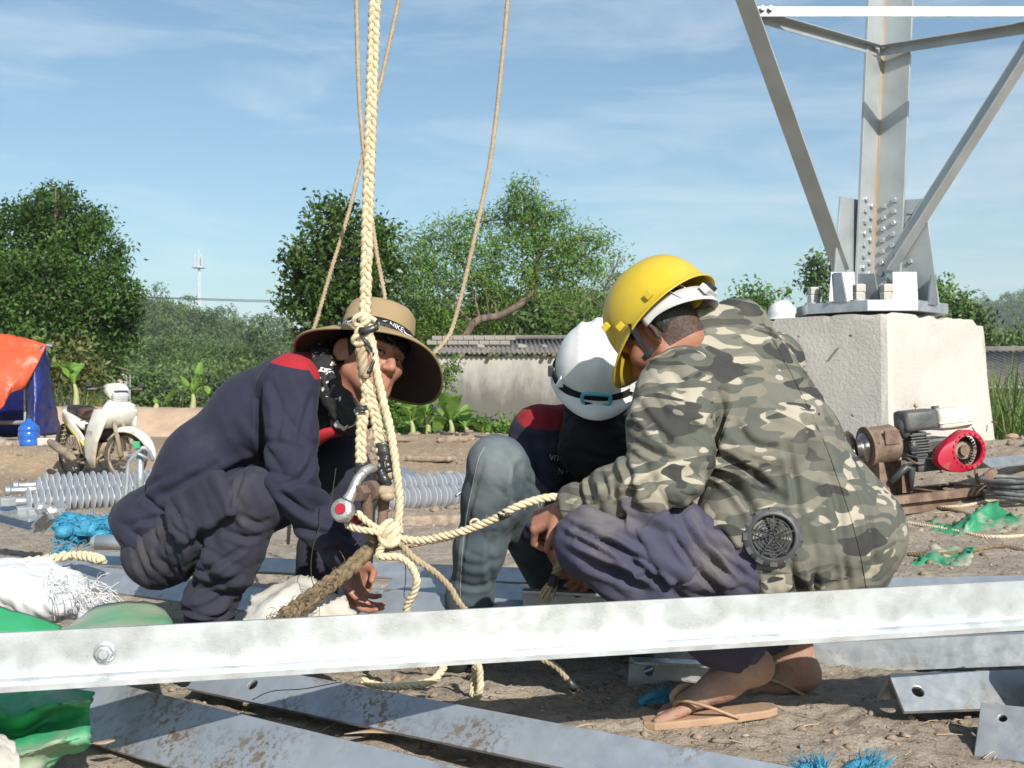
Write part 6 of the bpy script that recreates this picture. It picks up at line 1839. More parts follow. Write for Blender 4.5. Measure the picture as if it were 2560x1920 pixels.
roof_bar('angle bar end poking in at the corner with a small bolt hole', (2452, 1757, .07), (2900, 1800, .08), .14, .009, GALV, [(.05, .035, .009)])
angle_bar('wide galvanized bar lying behind the camouflage jacket hem', P(2150, 1446, 3.6), P(2760, 1434, 3.75), (0, -.7, -.28), (0, .2, -1), .16, .07, .010, GALV)
flat_bar('thin steel strip lying on the rubble beyond the ropes', (980, 1160, 9.6), (1160, 1222, 8.4), .07, .02, GALV)
flat_bar('blue-grey angle bar beside the corner of the concrete foundation', (2445, 1148, 6.9), (2640, 1128, 7.2), .10, .06, GALV)

# ------------------------------------------------------------------ ropes
ROPE = mat('sisal_new', (.70, .60, .42), (.60, .49, .32), ns=60, lo=.35, hi=.65, rough=.85, bump=.6, bs=260, bdist=.003, spec=.2)
ROPE2 = mat('sisal_worn', (.46, .36, .24), (.36, .28, .19), ns=60, lo=.35, hi=.65, rough=.9, bump=.6, bs=260, bdist=.003, spec=.2)
ROPE3 = mat('sisal_brown', (.27, .20, .125), (.18, .135, .085), ns=50, lo=.35, hi=.65, rough=.95, bump=.7, bs=200, bdist=.004, spec=.1)
TAPE = mat('black_tape', (.022, .022, .024), (.05, .05, .05), ns=25, rough=.32, bump=.6, bs=45, bdist=.006)
def resample(pts, step):
    sp = spline(pts, 14); out = [sp[0]]; acc = 0.
    for a, b in zip(sp[:-1], sp[1:]):
        L_ = (b - a).length; s = 0.
        while acc + (L_ - s) >= step:
            s += step - acc; out.append(a.lerp(b, s / L_)); acc = 0.
        acc += L_ - s
    return out
def strands(path, rad, pitch, n=3, kind='twist', side=6, step=None, seed=0, fray=0.):
    path = resample(path, step or pitch / 9); fr = transport(path); mb = MB()
    rg = random.Random(seed)
    step_ = (path[1] - path[0]).length
    for k in range(n):
        q = []; rv = [rad * (.56 if kind == 'twist' else .50) * (1 + .09 * rg.gauss(0, 1)) for _ in range(len(path) // 3 + 2)]
        for i, (p, (t, u, w)) in enumerate(zip(path, fr)):
            a = 2 * math.pi * (i * step_ / pitch + k / n)
            if kind == 'twist': q.append(p + (u * math.cos(a) + w * math.sin(a)) * rad * .52)
            else:
                lx = V(1, .0, .0); lx = lx - t * lx.dot(t); lx.normalize(); lw = t.cross(lx)
                q.append(p + lx * (math.sin(a) * rad * .66) + lw * (math.sin(2 * a) * rad * .40))
        mb.tube(q, rv, side)
    return mb
def loose(mb, c, d, ln, n, r, rg, spread=.4, side=4):
    for _ in range(n):
        e = (Vector(d).normalized() + V(rg.gauss(0, spread), rg.gauss(0, spread), rg.gauss(0, spread))).normalized() * ln * rg.uniform(.5, 1.1)
        o = Vector(c) + V(rg.gauss(0, r * 3), rg.gauss(0, r * 3), rg.gauss(0, r * 3))
        mb.tube([o, o + e * .5 + V(rg.gauss(0, ln * .08), rg.gauss(0, ln * .08), rg.gauss(0, ln * .08)), o + e], [r, r, r * .5], side)
def hoist():
    D = 2.95
    base = P(915, 1340, D)
    t = thing('hoisting_rope', 'thick cream braided hoisting rope hanging in front of the hat man\'s face', 'rope', base)
    top = [P(x, y, D) for x, y in ((952, -700), (943, -200), (937, 0), (932, 150), (926, 330), (920, 520), (915, 700), (912, 790))]
    strands(top, .0140, .060, 3, 'braid', 8).build('main_rope', ROPE, t, smooth=True, merge=False)
    # eye splice: knot lumps then two legs
    kn = MB()
    for (x, y, s, ang) in ((905, 800, .017, .5), (925, 808, .016, -.5), (912, 830, .018, .8), (900, 850, .014, .2), (922, 858, .013, -.3)):
        q = P(x, y, D - .005); kn.tube([q + V(math.cos(a) * s * 1.15, -.008 + math.sin(a * 2) * .006, math.sin(a) * s * .8 + math.cos(a) * s * ang * .5) for a in np.linspace(0, 6.0, 14)], .0065, 7)
    kn.build('splice_knot', ROPE, t, smooth=True, merge=False)
    strands([P(906, 820, D), P(904, 880, D), P(910, 940, D), P(918, 985, D), P(912, 1020, D), P(905, 1060, D), P(902, 1120, D), P(904, 1165, D), P(908, 1200, D + .01)], .0135, .055, 3, 'braid', 7).build('eye_leg', ROPE, t, smooth=True, merge=False)
    strands([P(920, 960, D - .004), P(928, 1000, D - .004), P(940, 1045, D - .004), P(947, 1100, D), P(958, 1150, D), P(968, 1195, D + .01)], .0135, .055, 3, 'braid', 7).build('eye_leg', ROPE, t, smooth=True, merge=False)
    strands([P(924, 835, D - .012), P(934, 880, D - .014), P(944, 940, D - .014), P(960, 1010, D - .014), P(975, 1070, D - .014), P(986, 1140, D - .014), P(995, 1210, D - .012), P(999, 1260, D - .01), P(994, 1310, D - .01), P(982, 1335, D - .008)], .0105, .052, 3, 'twist', 7).build('tail_rope', ROPE, t, smooth=True, merge=False)
    strands([P(930, 850, D - .006), P(938, 900, D - .006), P(942, 950, D - .006), P(938, 985, D - .004)], .0095, .05, 3, 'twist', 6).build('tail_rope', ROPE2, t, smooth=True, merge=False)
    strands([P(904, 870, D - .008), P(908, 910, D - .012), P(916, 950, D - .008)], .014, .06, 3, 'twist', 6).build('worn_splice', ROPE2, t, smooth=True, merge=False)
    # tape
    for pts, r in (([(904, 806 + 350, D), (906, 1195, D)], .0185), ([(955, 1105, D), (964, 1150, D), (970, 1178, D)], .0185), ([(905, 1012, D), (904, 1032, D)], .0165)):
        q = spline([P(*p) for p in pts], 6); mb = MB()
        mb.tube(q, [r * (.92 + .12 * (i % 3 == 0) + .05 * math.sin(i * 2.3)) for i in range(len(q))], 14); mb.build('tape_wrap', TAPE, t, smooth=True)
    MB().tube([P(900, 805 + 20, D - .02), P(916, 812 + 15, D - .028), P(940, 818, D - .02), P(944, 800, D - .015)], [.008, .010, .009, .003], 8).build('tape_knot', TAPE, t, smooth=True)
    MB().tube(spline([P(902, 836, D - .018), P(914, 852, D - .024), P(930, 874, D - .02), P(936, 895, D - .018), P(928, 920, D - .022), P(922, 931, D - .024)], 5), [.006, .007, .006, .008, .009], 7, flat=.6).build('tape_tail', TAPE, t, smooth=True)
    rg = random.Random(2); mb = MB(); 
    for y in np.linspace(-20, 1300, 60): loose(mb, P(np.interp(y, [0, 800, 1300], [937, 912, 990]), y, D - .012), (rg.gauss(0, 1), -.3, -1), .03, 1, .0006, rg)
    mb.build('loose_fibres', ROPE, t, merge=False, kind='stuff')
    return t
hoist()
def shackle():
    D = 2.95
    SH = mat('shackle_zinc', (.58, .58, .56), (.45, .44, .41), ns=30, rough=.38, metal=.7, rvar=.2, bump=.3, bs=90, grime=(.25, .2, .15), gs=35, glo=.6, ghi=.7)
    RED = mat('red_paint', (.40, .018, .03), (.34, .016, .026), rough=.5)
    e1, e2 = P(857, 1276, D - .05), P(900, 1302, D + .05)
    t = thing('bow_shackle', 'silver bow shackle with red pin hanging from the hoisting rope', 'shackle', P(880, 1320, D))
    bow = spline([e1 + V(.012, 0, .024), P(880, 1232, D - .045), P(897, 1195, D - .03), P(925, 1172, D), P(948, 1190, D + .03), P(945, 1240, D + .045), e2 + V(.010, 0, .02)], 6)
    MB().tube(bow, [.0155, .013, .0125, .0135, .0125, .013, .015], 12).build('bow', SH, t, smooth=True)
    ax = (e2 - e1).normalized()
    for e in (e1, e2): MB().lathe([(0, -.014), (.024, -.014), (.0285, -.010), (.030, 0), (.0285, .010), (.024, .014), (0, .014)], e, ax, 24).build('eye', SH, t, smooth=True)
    MB().cyl(e1 - ax * .018, e2 + ax * .02, .0135, 18).build('pin', RED, t, angle=40)
    # rusty shackle and thimble linked below
    t2 = thing('rusty_shackle', 'rusty iron shackle with square bolt head linked under the silver bow shackle', 'shackle', P(925, 1350, D))
    u = spline([P(912, 1228, D - .02), P(918, 1270, D - .02), P(921, 1315, D - .01), P(932, 1348, D), P(950, 1330, D + .02), P(958, 1280, D + .03), P(960, 1235, D + .03)], 6)
    MB().tube(u, [.0165, .0135, .012, .012, .012, .013, .015], 10).build('bow', RUST, t2, smooth=True)
    a, b = P(899, 1232, D - .045), P(968, 1222, D + .045); ax = (b - a).normalized()
    MB().cyl(a, b, .012, 14).build('bolt', RUST, t2, smooth=False)
    MB().lathe([(0, -.012), (.021, -.012), (.022, .004), (.021, .014), (0, .014)], a + ax * .002, ax, 6).build('bolt_head', RUST, t2)
    MB().lathe([(.013, 0), (.026, 0), (.026, .022), (.013, .022)], a + ax * .03, ax, 18).build('collar', RUST, t2, smooth=False)
    th = MB(); th.sphere(P(965, 1228, D - .01), (.024, .022, .017), 14, 10); th.sphere(P(968, 1240, D - .015), (.019, .02, .013), 12, 8); th.sphere(P(955, 1190, D + .005), (.018, .018, .014), 12, 8); th.sphere(P(975, 1188, D), (.014, .014, .012), 12, 8)
    th.build('dirty_rope_bight', ROPE2, t2, smooth=True)
    MB().tube(spline([P(950, 1172, D - .012), P(962, 1200, D - .012), P(972, 1215, D - .01)], 5), [.012, .014, .011], 9).build('tape_wrap', TAPE, t2, smooth=True)
shackle()
def tie_rope():
    D = 2.95
    t = thing('tie_rope', 'cream twisted rope knotted below the shackle with several loose ends', 'rope', P(975, 1400, D))
    K = P(976, 1335, D - .02)
    kn = MB()
    for i, (s, a0, tilt) in enumerate(((.024, 0, .4), (.022, 1.2, -.6), (.019, 2.0, 1.1), (.017, .5, .1))):
        kn.tube([K + V(math.cos(a) * s, math.sin(a) * .018, math.sin(a + a0) * s * 1.1 + tilt * .004) for a in np.linspace(0, 6.1, 16)], .0095, 8)
    kn.build('knot', ROPE, t, smooth=True, merge=False)
    def seg(pts, r, m=ROPE, pitch=.045, name='strand'):
        return strands([P(*p) for p in pts], r, pitch, 3, 'twist', 7).build(name, m, t, smooth=True, merge=False)
    seg([(893, 1280, D - .03), (915, 1302, D - .035), (945, 1322, D - .03), (972, 1332, D - .02)], .0085)
    seg([(866, 1312, D - .01), (890, 1322, D - .03), (930, 1328, D - .035), (970, 1338, D - .02)], .0085)
    seg([(976, 1334, D - .02), (1010, 1348, D - .03), (1060, 1350, D - .04), (1120, 1338, D - .06), (1175, 1322, D - .08), (1235, 1297, D - .10), (1290, 1268, D - .12), (1340, 1250, D - .12), (1395, 1243, D - .11), (1440, 1262, D - .07)], .0100)
    seg([(950, 1376, D), (1000, 1368, D + .01), (1060, 1356, D + .02), (1130, 1342, D - .0), (1190, 1318, D - .05)], .0070, ROPE2)
    seg([(974, 1345, D - .03), (952, 1372, D - .03), (944, 1388, D - .03), (962, 1392, D - .03), (1000, 1393, D - .03), (1028, 1415, D - .03), (1042, 1450, D - .03), (1034, 1485, D - .02), (1016, 1525, D), (1040, 1600, D + .04), (1180, 1650, D + .05), (1200, 1700, D + .06), (1196, 1738, D + .06), (1182, 1735, D + .08), (1186, 1690, D + .1), (1190, 1640, D + .1)], .0095)
    seg([(985, 1342, D - .02), (1005, 1362, D - .03), (1035, 1395, D - .03), (1085, 1430, D - .02), (1125, 1470, D), (1162, 1525, D + .02), (1260, 1600, D + .1), (1380, 1660, D + .12), (1412, 1690, D + .12), (1432, 1715, D + .12)], .0085, ROPE2)
    seg([(905, 1700, 2.83), (935, 1712, 2.84), (985, 1716, 2.85), (1040, 1712, 2.86), (1080, 1702, 2.88), (1100, 1684, 2.90), (1112, 1660, 2.92)], .0095)
    MB().tube([P(1419, 1697, D + .118), P(1430, 1712, D + .118), P(1439, 1724, D + .118)], .0098, 10).build('tape_wrap', TAPE, t, smooth=True)
    rg = random.Random(5); mb = MB(); loose(mb, P(1440, 1724, D + .118), (.25, 0, -1), .055, 26, .0011, rg, .28); mb.build('frayed_end', ROPE2, t, merge=False)
    MB().tube([P(1250, 1291, D - .105), P(1262, 1285, D - .11), P(1273, 1279, D - .113)], .0112, 10).build('tape_wrap', TAPE, t, smooth=True)
    MB().tube(spline([P(1180, 1322, D - .08), P(1176, 1305, D - .085), P(1190, 1298, D - .085), P(1200, 1308, D - .085), P(1196, 1318, D - .085)], 5), .003, 5).build('stray_strand', ROPE, t, smooth=True)
    rg = random.Random(8); mb = MB()
    for _ in range(30): 
        x = rg.uniform(970, 1380); loose(mb, P(x, np.interp(x, [970, 1060, 1390], [1335, 1350, 1243]), D - .06), (rg.gauss(0, 1), -.3, rg.gauss(0, .6)), .02, 1, .0005, rg)
    mb.build('loose_fibres', ROPE, t, merge=False, kind='stuff')
tie_rope()
def rope_bits():
    D = 3.0
    t = thing('rope_end', 'short rope end bound with black tape dangling from the helmeted man\'s fist', 'rope', P(1360, 1500, 3.28))
    strands([P(1432, 1340, 3.25), P(1418, 1372, 3.24), P(1400, 1408, 3.24), P(1386, 1440, 3.25)], .0115, .05, 3, 'twist', 7).build('strand', ROPE2, t, smooth=True, merge=False)
    MB().tube([P(1388, 1438, 3.248), P(1384, 1452, 3.248), P(1379, 1466, 3.248)], .0125, 12).build('tape_wrap', TAPE, t, smooth=True)
    rg = random.Random(3); mb = MB(); loose(mb, P(1379, 1466, 3.25), (-.45, 0, -1), .055, 70, .0018, rg, .22); mb.build('frayed_end', ROPE, t, merge=False)
    p0 = [P(928, 1368, 2.97), P(890, 1405, 2.96), P(845, 1445, 2.94), P(790, 1485, 2.92), P(735, 1525, 2.90), P(690, 1556, 2.88)]
    t = thing('brown_rope', 'thick frayed brown braided rope slanting down to the white plastic sheet', 'rope', p0[-1])
    for k in (-1, 1):
        strands([q + V(.012 * k, .004 * k, .013 * k) for q in p0], .0175, .075, 3, 'braid', 7).build('braid', ROPE3, t, smooth=True, merge=False)
    mb = MB(); rg = random.Random(4)
    for _ in range(200):
        s = rg.random() ** .5; i = min(int(s * 5), 4); q = p0[i].lerp(p0[i + 1], s * 5 - i) + V(rg.gauss(0, .012), -.02 + rg.gauss(0, .008), rg.gauss(0, .012))
        e = V(rg.gauss(-.5, .6), rg.gauss(-.3, .5), rg.gauss(-.5, .7)).normalized() * rg.uniform(.012, .035)
        mb.tube([q, q + e * .5 + V(0, 0, .003), q + e], [.0011, .0009, .0004], 3)
    mb.build('frayed_fibres', ROPE3, t, merge=False, kind='stuff')
    # three thin lines hanging behind the man
    for lab, pts in (('thin tan line hanging just left of the hoisting rope and crossing behind it', [(888, -700, 4.0), (890, -200, 4.0), (891, 0, 4.0), (898, 241, 4.0), (908, 366, 4.0), (920, 458, 4.0), (939, 617, 4.0), (963, 752, 4.0), (965, 850, 3.95), (930, 1000, 3.85), (880, 1200, 3.9), (850, 1370, 4.0)]),
                     ('thin tan line slanting down to the left behind the hat brim', [(1110, -700, 4.3), (1035, -180, 4.3), (997, 0, 4.3), (949, 217, 4.3), (915, 357, 4.3), (872, 530, 4.3), (828, 675, 4.3), (795, 790, 4.3), (770, 880, 4.3), (740, 1100, 4.3), (720, 1360, 4.3)]),
                     ('thin tan line curving down from the top to the right side of the hat', [(1300, -700, 4.0), (1280, -200, 4.0), (1269, 0, 4.0), (1252, 183, 4.0), (1228, 386, 4.0), (1190, 578, 4.0), (1137, 800, 4.0), (1107, 860, 3.98), (1060, 905, 3.95), (980, 970, 3.9), (920, 1080, 3.9), (870, 1250, 4.0), (860, 1390, 4.05)])):
        q = [P(*p) for p in pts]
        strands(q, .0088, .03, 4, 'twist', 5, step=.012).build('hanging_line', ROPE2, label=lab, cat='rope', smooth=True, merge=False)
rope_bits()
WIREK = mat('tie_wire', (.05, .045, .04), rough=.6)
for lab, pts in (('thin black wire dangling over the hat man\'s knee', [(840, 1170, 2.9), (825, 1260, 2.9), (790, 1340, 2.9), (778, 1400, 2.9), (780, 1450, 2.9), (790, 1470, 2.9)]), ('thin black wire hanging from the knotted rope', [(1000, 1370, 2.92), (1012, 1400, 2.92), (1014, 1450, 2.93), (1010, 1490, 2.95), (1022, 1500, 2.97)]), ('thin dark wire curling over the muddy bars', [(630, 1750, 2.72), (680, 1728, 2.74), (760, 1722, 2.76), (850, 1705, 2.8)])):
    MB().tube(spline([P(*p) for p in pts], 5), .0011, 4).build('wire', WIREK, label=lab, cat='wire')

# ------------------------------------------------------------------ sheets and sacks
def sheet(name, grid, m, label=None, cat=None, parent=None, res=7, amp=.006, fr=9., th=.0025, seed=0., kind=None, edge=.0):
    """cloth through a control grid of world points (rows x columns)"""
    rows = [spline(r, res) for r in grid]
    cols = [spline([r[i] for r in rows], res) for i in range(len(rows[0]))]
    nc, nr = len(cols), len(cols[0])
    v = np.array([tuple(cols[i][j]) for i in range(nc) for j in range(nr)])
    i = np.arange(nc - 1)[:, None] * nr + np.arange(nr - 1)[None, :]
    f = np.stack([i, i + nr, i + nr + 1, i + 1], -1).reshape(-1, 4)
    n = normals(v, f)
    v = v + n * (amp * (1 - 2.2 * np.abs(fbm(v * fr + seed, 3))) + amp * .4 * fbm(v * fr * 4 + seed, 2))[:, None]
    if edge:
        g = np.random.default_rng(int(seed) + 1)
        for a in range(nc):
            for b in (0, nr - 1): v[a * nr + b] += g.normal(size=3) * edge
        for b in range(nr):
            for a in (0, nc - 1): v[a * nr + b] += g.normal(size=3) * edge
    o = mesh_np(name, v, f, m, parent, smooth=True, label=label, cat=cat, kind=kind)
    s = o.modifiers.new('t', 'SOLIDIFY'); s.thickness = th
    return o
def GP(rows): return [[P(*p) for p in r] for r in rows]
GREEN = mat('green_tarp', (.035, .36, .13), (.06, .40, .20), ns=5, rough=.6, bump=.3, bs=300, bdist=.002, dirt=(.36, .36, .27), ds=4.2, dlo=.50, dhi=.66)
GREEN_D = mat('dusty_green_tarp', (.10, .36, .17), (.06, .33, .13), ns=4, rough=.5, bump=.25, bs=300, bdist=.002, dirt=(.40, .41, .30), ds=2.6, dlo=.36, dhi=.54)
sheet('green_tarp', GP([[(-70, 1712, 2.60), (40, 1722, 2.56), (120, 1712, 2.55), (236, 1722, 2.56)], [(-70, 1775, 2.40), (30, 1790, 2.44), (110, 1768, 2.42), (230, 1750, 2.47)], [(-70, 1790, 2.52), (40, 1838, 2.50), (120, 1800, 2.52), (222, 1775, 2.48)], [(-70, 1880, 2.38), (50, 1880, 2.38), (140, 1850, 2.36), (226, 1840, 2.42)], [(-70, 1905, 2.40), (60, 1915, 2.39), (140, 1885, 2.42), (222, 1877, 2.44)], [(-70, 1960, 2.36), (60, 1965, 2.38), (130, 1925, 2.44), (170, 1885, 2.50)]]), GREEN, 'crumpled bright green tarp hanging below the beam\'s bolted end', 'tarp', amp=.012, fr=12, seed=3, edge=.002)
sheet('green_tarp', GP([[(160, 1575, 3.0), (195, 1545, 3.05), (240, 1512, 3.1), (330, 1500, 3.12), (400, 1515, 3.1), (425, 1545, 3.05)], [(120, 1590, 2.8), (180, 1580, 2.8), (260, 1575, 2.8), (330, 1575, 2.8), (400, 1575, 2.8), (445, 1585, 2.8)], [(120, 1640, 2.65), (180, 1640, 2.65), (260, 1640, 2.65), (330, 1640, 2.65), (400, 1640, 2.65), (450, 1640, 2.65)]]), GREEN_D, 'dusty pale green tarp spread on the ground beside the white woven sack', 'tarp', amp=.006, seed=7)
sheet('green_tarp', GP([[(-80, 1488, 2.85), (-20, 1508, 2.82), (60, 1535, 2.8), (155, 1572, 2.78)], [(-80, 1560, 2.7), (-20, 1570, 2.7), (60, 1580, 2.7), (140, 1590, 2.7)], [(-80, 1640, 2.6), (-20, 1640, 2.6), (60, 1640, 2.6), (140, 1640, 2.62)]]), GREEN, 'fold of deep green tarp standing in front of the white woven sack', 'tarp', amp=.004, seed=9)
WOVEN = mat('white_woven', (.72, .72, .72), (.62, .62, .63), ns=7, rough=.55, bump=.3, bs=320, bdist=.002, grime=(.42, .38, .33), gs=22, glo=.66, ghi=.76)
PLAST = mat('white_plastic', (.70, .67, .60), (.60, .56, .48), ns=6, rough=.5, bump=.3, bs=60, bdist=.006, trans=.15, dirt=(.45, .40, .32), ds=6, dlo=.55, dhi=.72)
def sacks():
    t = thing('woven_sack', 'white woven plastic sack with a shredded end spilling strands', 'sack', P(60, 1560, 3.3))
    S = Field(*bounds([P(-200, 1480, 3.35), P(250, 1480, 3.35)], .2), .007)
    S.ell(P(-60, 1480, 3.38), (.22, .16, .088), None, .04); S.ell(P(70, 1470, 3.36), (.16, .13, .068), None, .05); S.ell(P(150, 1505, 3.30), (.09, .09, .045), None, .04)
    S.cone(P(90, 1415, 3.4), P(125, 1402, 3.4), .018, .008, .02)
    grow_obj('sack', S, WOVEN, t, [(P(60, 1450, 3.25), .14, (.5, 0, 1), .05, .02), (P(100, 1520, 3.2), .12, (.9, 0, .5), .04, .018)], .008, seed=4.)
    rg = random.Random(9); mb = MB()
    for _ in range(170):
        x = rg.uniform(110, 265); y = np.interp(x, [110, 265], [1465, 1505]) + rg.gauss(0, 14); q = P(x, y, 3.25 + rg.gauss(0, .05))
        e = V(rg.uniform(.1, 1), rg.gauss(0, .5), rg.gauss(-.1, .5)).normalized() * rg.uniform(.03, .085)
        mb.tube([q, q + e * .5 + V(0, 0, rg.uniform(0, .02)), q + e - V(0, 0, .01)], .0010, 3)
    mb.build('shredded_strands', WOVEN, t, merge=False, kind='stuff')
    sheet('torn_flap', GP([[(185, 1470, 3.35), (230, 1475, 3.35), (270, 1500, 3.33), (300, 1530, 3.3)], [(190, 1510, 3.25), (230, 1515, 3.25), (265, 1525, 3.25), (285, 1545, 3.25)], [(195, 1560, 3.15), (230, 1560, 3.15), (260, 1560, 3.15), (280, 1565, 3.15)]]), WOVEN, parent=t, amp=.014, fr=16, seed=5, edge=.006)
    sheet('plastic_sheet', GP([[(640, 1482, 3.12), (690, 1455, 3.14), (740, 1432, 3.15), (775, 1440, 3.12), (805, 1460, 3.12)], [(618, 1500, 3.08), (680, 1490, 3.02), (735, 1450, 3.05), (770, 1480, 3.0), (850, 1490, 3.05)], [(608, 1540, 3.02), (660, 1520, 2.97), (730, 1510, 2.98), (800, 1510, 2.96), (880, 1530, 3.0)], [(598, 1600, 2.95), (660, 1600, 2.92), (740, 1600, 2.92), (820, 1600, 2.92), (915, 1590, 2.95)]]), PLAST, 'crumpled white plastic sheet under the brown frayed rope', 'plastic sheet', amp=.012, fr=8, seed=11, edge=.004, res=8)
    sheet('torn_bag', GP([[(-60, 1840, 2.30), (-20, 1828, 2.32), (10, 1830, 2.33), (40, 1850, 2.32)], [(-60, 1870, 2.24), (-20, 1860, 2.27), (20, 1870, 2.28), (48, 1885, 2.27)], [(-60, 1960, 2.2), (-20, 1960, 2.2), (25, 1960, 2.2), (52, 1960, 2.22)]]), PLAST, 'torn white bag scrap in front of the bright green tarp', 'bag', amp=.012, fr=16, seed=13)
    BLUE = mat('blue_rope_fibre', (.03, .21, .36), (.05, .30, .44), ns=30, rough=.6, bump=.5, bs=120)
    t = thing('blue_rope', 'tangle of frayed blue plastic rope behind the hat man\'s back', 'rope', G(230, 1370))
    rg = random.Random(12); mb = MB()
    base = P(235, 1330, 4.9)
    for k in range(7):
        pts = [base + V(rg.uniform(-.14, .14), rg.uniform(-.1, .1), rg.uniform(-.02, .055)) for _ in range(5)]
        mb.tube(spline(pts, 6), .027, 8)
    mb.build('coil', BLUE, t, smooth=True, merge=False)
    mb = MB()
    for _ in range(330):
        q = base + V(rg.uniform(-.14, .14), rg.uniform(-.12, .08), rg.uniform(-.05, .07)); e = V(rg.gauss(-.2, .6), rg.gauss(-.4, .4), rg.gauss(-.2, .6)).normalized() * rg.uniform(.015, .045)
        mb.tube([q, q + e], [.0028, .0012], 3)
    loose(mb, P(165, 1368, 4.7), (-.3, -.2, -.6), .07, 60, .002, rg, .5)
    mb.build('frayed_fibres', BLUE, t, merge=False, kind='stuff')
    for lab, px, py, dv, n in (('tuft of bright blue fibres sticking up from the mud', 2165, 1925, (.6, 0, .75), 100), ('loop of blue frayed rope half buried in the mud', 2035, 1935, (-.1, 0, .8), 70), ('blue fibre scrap tucked against the sandal strap', 1650, 1752, (.7, 0, .4), 110)):
        c = G(px, py) if py > 1800 else P(px, py, 2.95)
        t = thing('blue_rope', lab, 'rope', c); mb = MB(); rg = random.Random(px)
        for _ in range(n):
            q = c + V(rg.gauss(0, .014), rg.gauss(0, .014), 0); e = (Vector(dv) + V(rg.gauss(0, .35), rg.gauss(0, .35), rg.gauss(0, .3))).normalized() * rg.uniform(.02, .06)
            mb.tube([q, q + e * .6, q + e + V(0, 0, -.004)], [.0016, .0013, .0006], 3)
        mb.build('fibres', BLUE, t, merge=False, kind='stuff')
        MB().tube(spline([c + V(-.05, .01, -.012), c + V(-.02, 0, .012), c + V(.01, 0, .01), c + V(.04, .01, -.015)], 5), .011, 8).build('strand', BLUE, t, smooth=True)
    # tarp scraps and ropes lying on the ground at the right
    GREEN2 = mat('muddy_green_tarp', (.03, .25, .12), (.05, .30, .16), ns=9, rough=.6, dirt=(.36, .33, .26), ds=7, dlo=.48, dhi=.62)
    def gp(rows): return [[G(x, y, l) for x, y, l in r] for r in rows]
    sheet('green_scrap', gp([[(2322, 1305, .03), (2370, 1322, .02), (2430, 1305, .05), (2480, 1290, .09), (2520, 1300, .05)], [(2328, 1330, .02), (2380, 1332, .03), (2425, 1332, .07), (2470, 1312, .03), (2560, 1318, .03)], [(2335, 1338, 0), (2380, 1342, .0), (2412, 1342, .0), (2470, 1335, .0), (2560, 1330, .0)]]), GREEN2, 'crumpled green tarp scrap lying on a rope near the cable coil', 'tarp', amp=.022, fr=16, seed=21, edge=.010)
    sheet('green_scrap', gp([[(2270, 1410, .005), (2320, 1388, .03), (2370, 1382, .04), (2430, 1385, .04)], [(2275, 1418, 0), (2330, 1402, .03), (2380, 1392, .02), (2436, 1395, .06)], [(2285, 1424, 0), (2350, 1415, .0), (2390, 1418, .02), (2430, 1410, .01)]]), GREEN2, 'curled green tarp scrap holding soil behind the camouflage jacket', 'tarp', amp=.022, fr=16, seed=23, edge=.010)
    sheet('green_scrap', gp([[(2222, 1245, .06), (2240, 1245, .06), (2256, 1245, .07)], [(2225, 1262, .02), (2240, 1264, .02), (2250, 1264, .02)], [(2230, 1268, 0), (2240, 1270, 0), (2246, 1270, 0)]]), GREEN2, 'small green tarp scrap at the edge of the winch shadow', 'tarp', amp=.01, fr=16, seed=25)
    for lab, pts, r, m in (('brown rope trailing on the dirt from the jacket towards the cable coil', [(2230, 1278, .01), (2290, 1272, .012), (2350, 1275, .012), (2400, 1285, .012), (2430, 1295, .01), (2460, 1310, .01)], .011, ROPE3),
                           ('cream rope on the dirt running to the right past the coil', [(2235, 1268, .01), (2320, 1272, .01), (2400, 1270, .01), (2480, 1258, .012), (2560, 1268, .01), (2640, 1275, .01)], .009, ROPE),
                           ('cream braided rope passing under the larger green scrap', [(2260, 1310, .01), (2330, 1322, .01), (2400, 1335, .01), (2470, 1348, .012), (2560, 1345, .01), (2640, 1340, .01)], .011, ROPE),
                           ('brown rope passing through the curled green scrap', [(2270, 1390, .01), (2340, 1393, .012), (2390, 1392, .02), (2450, 1380, .012), (2500, 1372, .012), (2580, 1385, .01)], .010, ROPE3),
                           ('brown rope leading from the winch frame to the cable coil', [(2440, 1195, .05), (2445, 1212, .02), (2470, 1224, .012), (2510, 1220, .03), (2600, 1215, .03)], .011, ROPE3),
                           ('thick straw-coloured rope lying on the bar by the white sack', None, .020, ROPE)):
        q = [G(x, y, l) for x, y, l in pts] if pts else [P(60, 1405, 4.1), P(120, 1398, 4.15), P(180, 1388, 4.2), P(225, 1392, 4.15), P(258, 1402, 4.1)]
        strands(q, r, r * 4.5, 3, 'twist' if pts else 'braid', 6).build('ground_rope', m, label=lab, cat='rope', smooth=True, merge=False)
    q = G(2410, 1275, .006); MB().tube(spline([G(2330, 1284, .004), G(2400, 1280, .004), G(2450, 1283, .004), G(2500, 1278, .004), G(2600, 1292, .004)], 8), .0025, 5).build('string', ROPE, label='thin white string trailing over the dirt by the ropes', cat='string', smooth=True)
    # straw and leaves on the mud
    rg = random.Random(31); mb = MB()
    STRAW = mat('straw', (.45, .35, .24), island=[(.45, .35, .24), (.36, .26, .18), (.55, .46, .34)], rough=.9)
    for _ in range(420):
        x, y = rg.uniform(-1.2, 1.9), rg.uniform(2.2, 4.4); z = gzs(x, y, True); a = rg.uniform(0, 6.28); L_ = rg.uniform(.015, .06)
        e = V(math.cos(a) * L_, math.sin(a) * L_, rg.uniform(-.002, .01)); mb.tube([V(x, y, z + .004), V(x, y, z + .006) + e * .5, V(x, y, z + .003) + e], [.0012, .0014, .0006], 3)
    mb.build('straw_litter', STRAW, merge=False, kind='stuff')
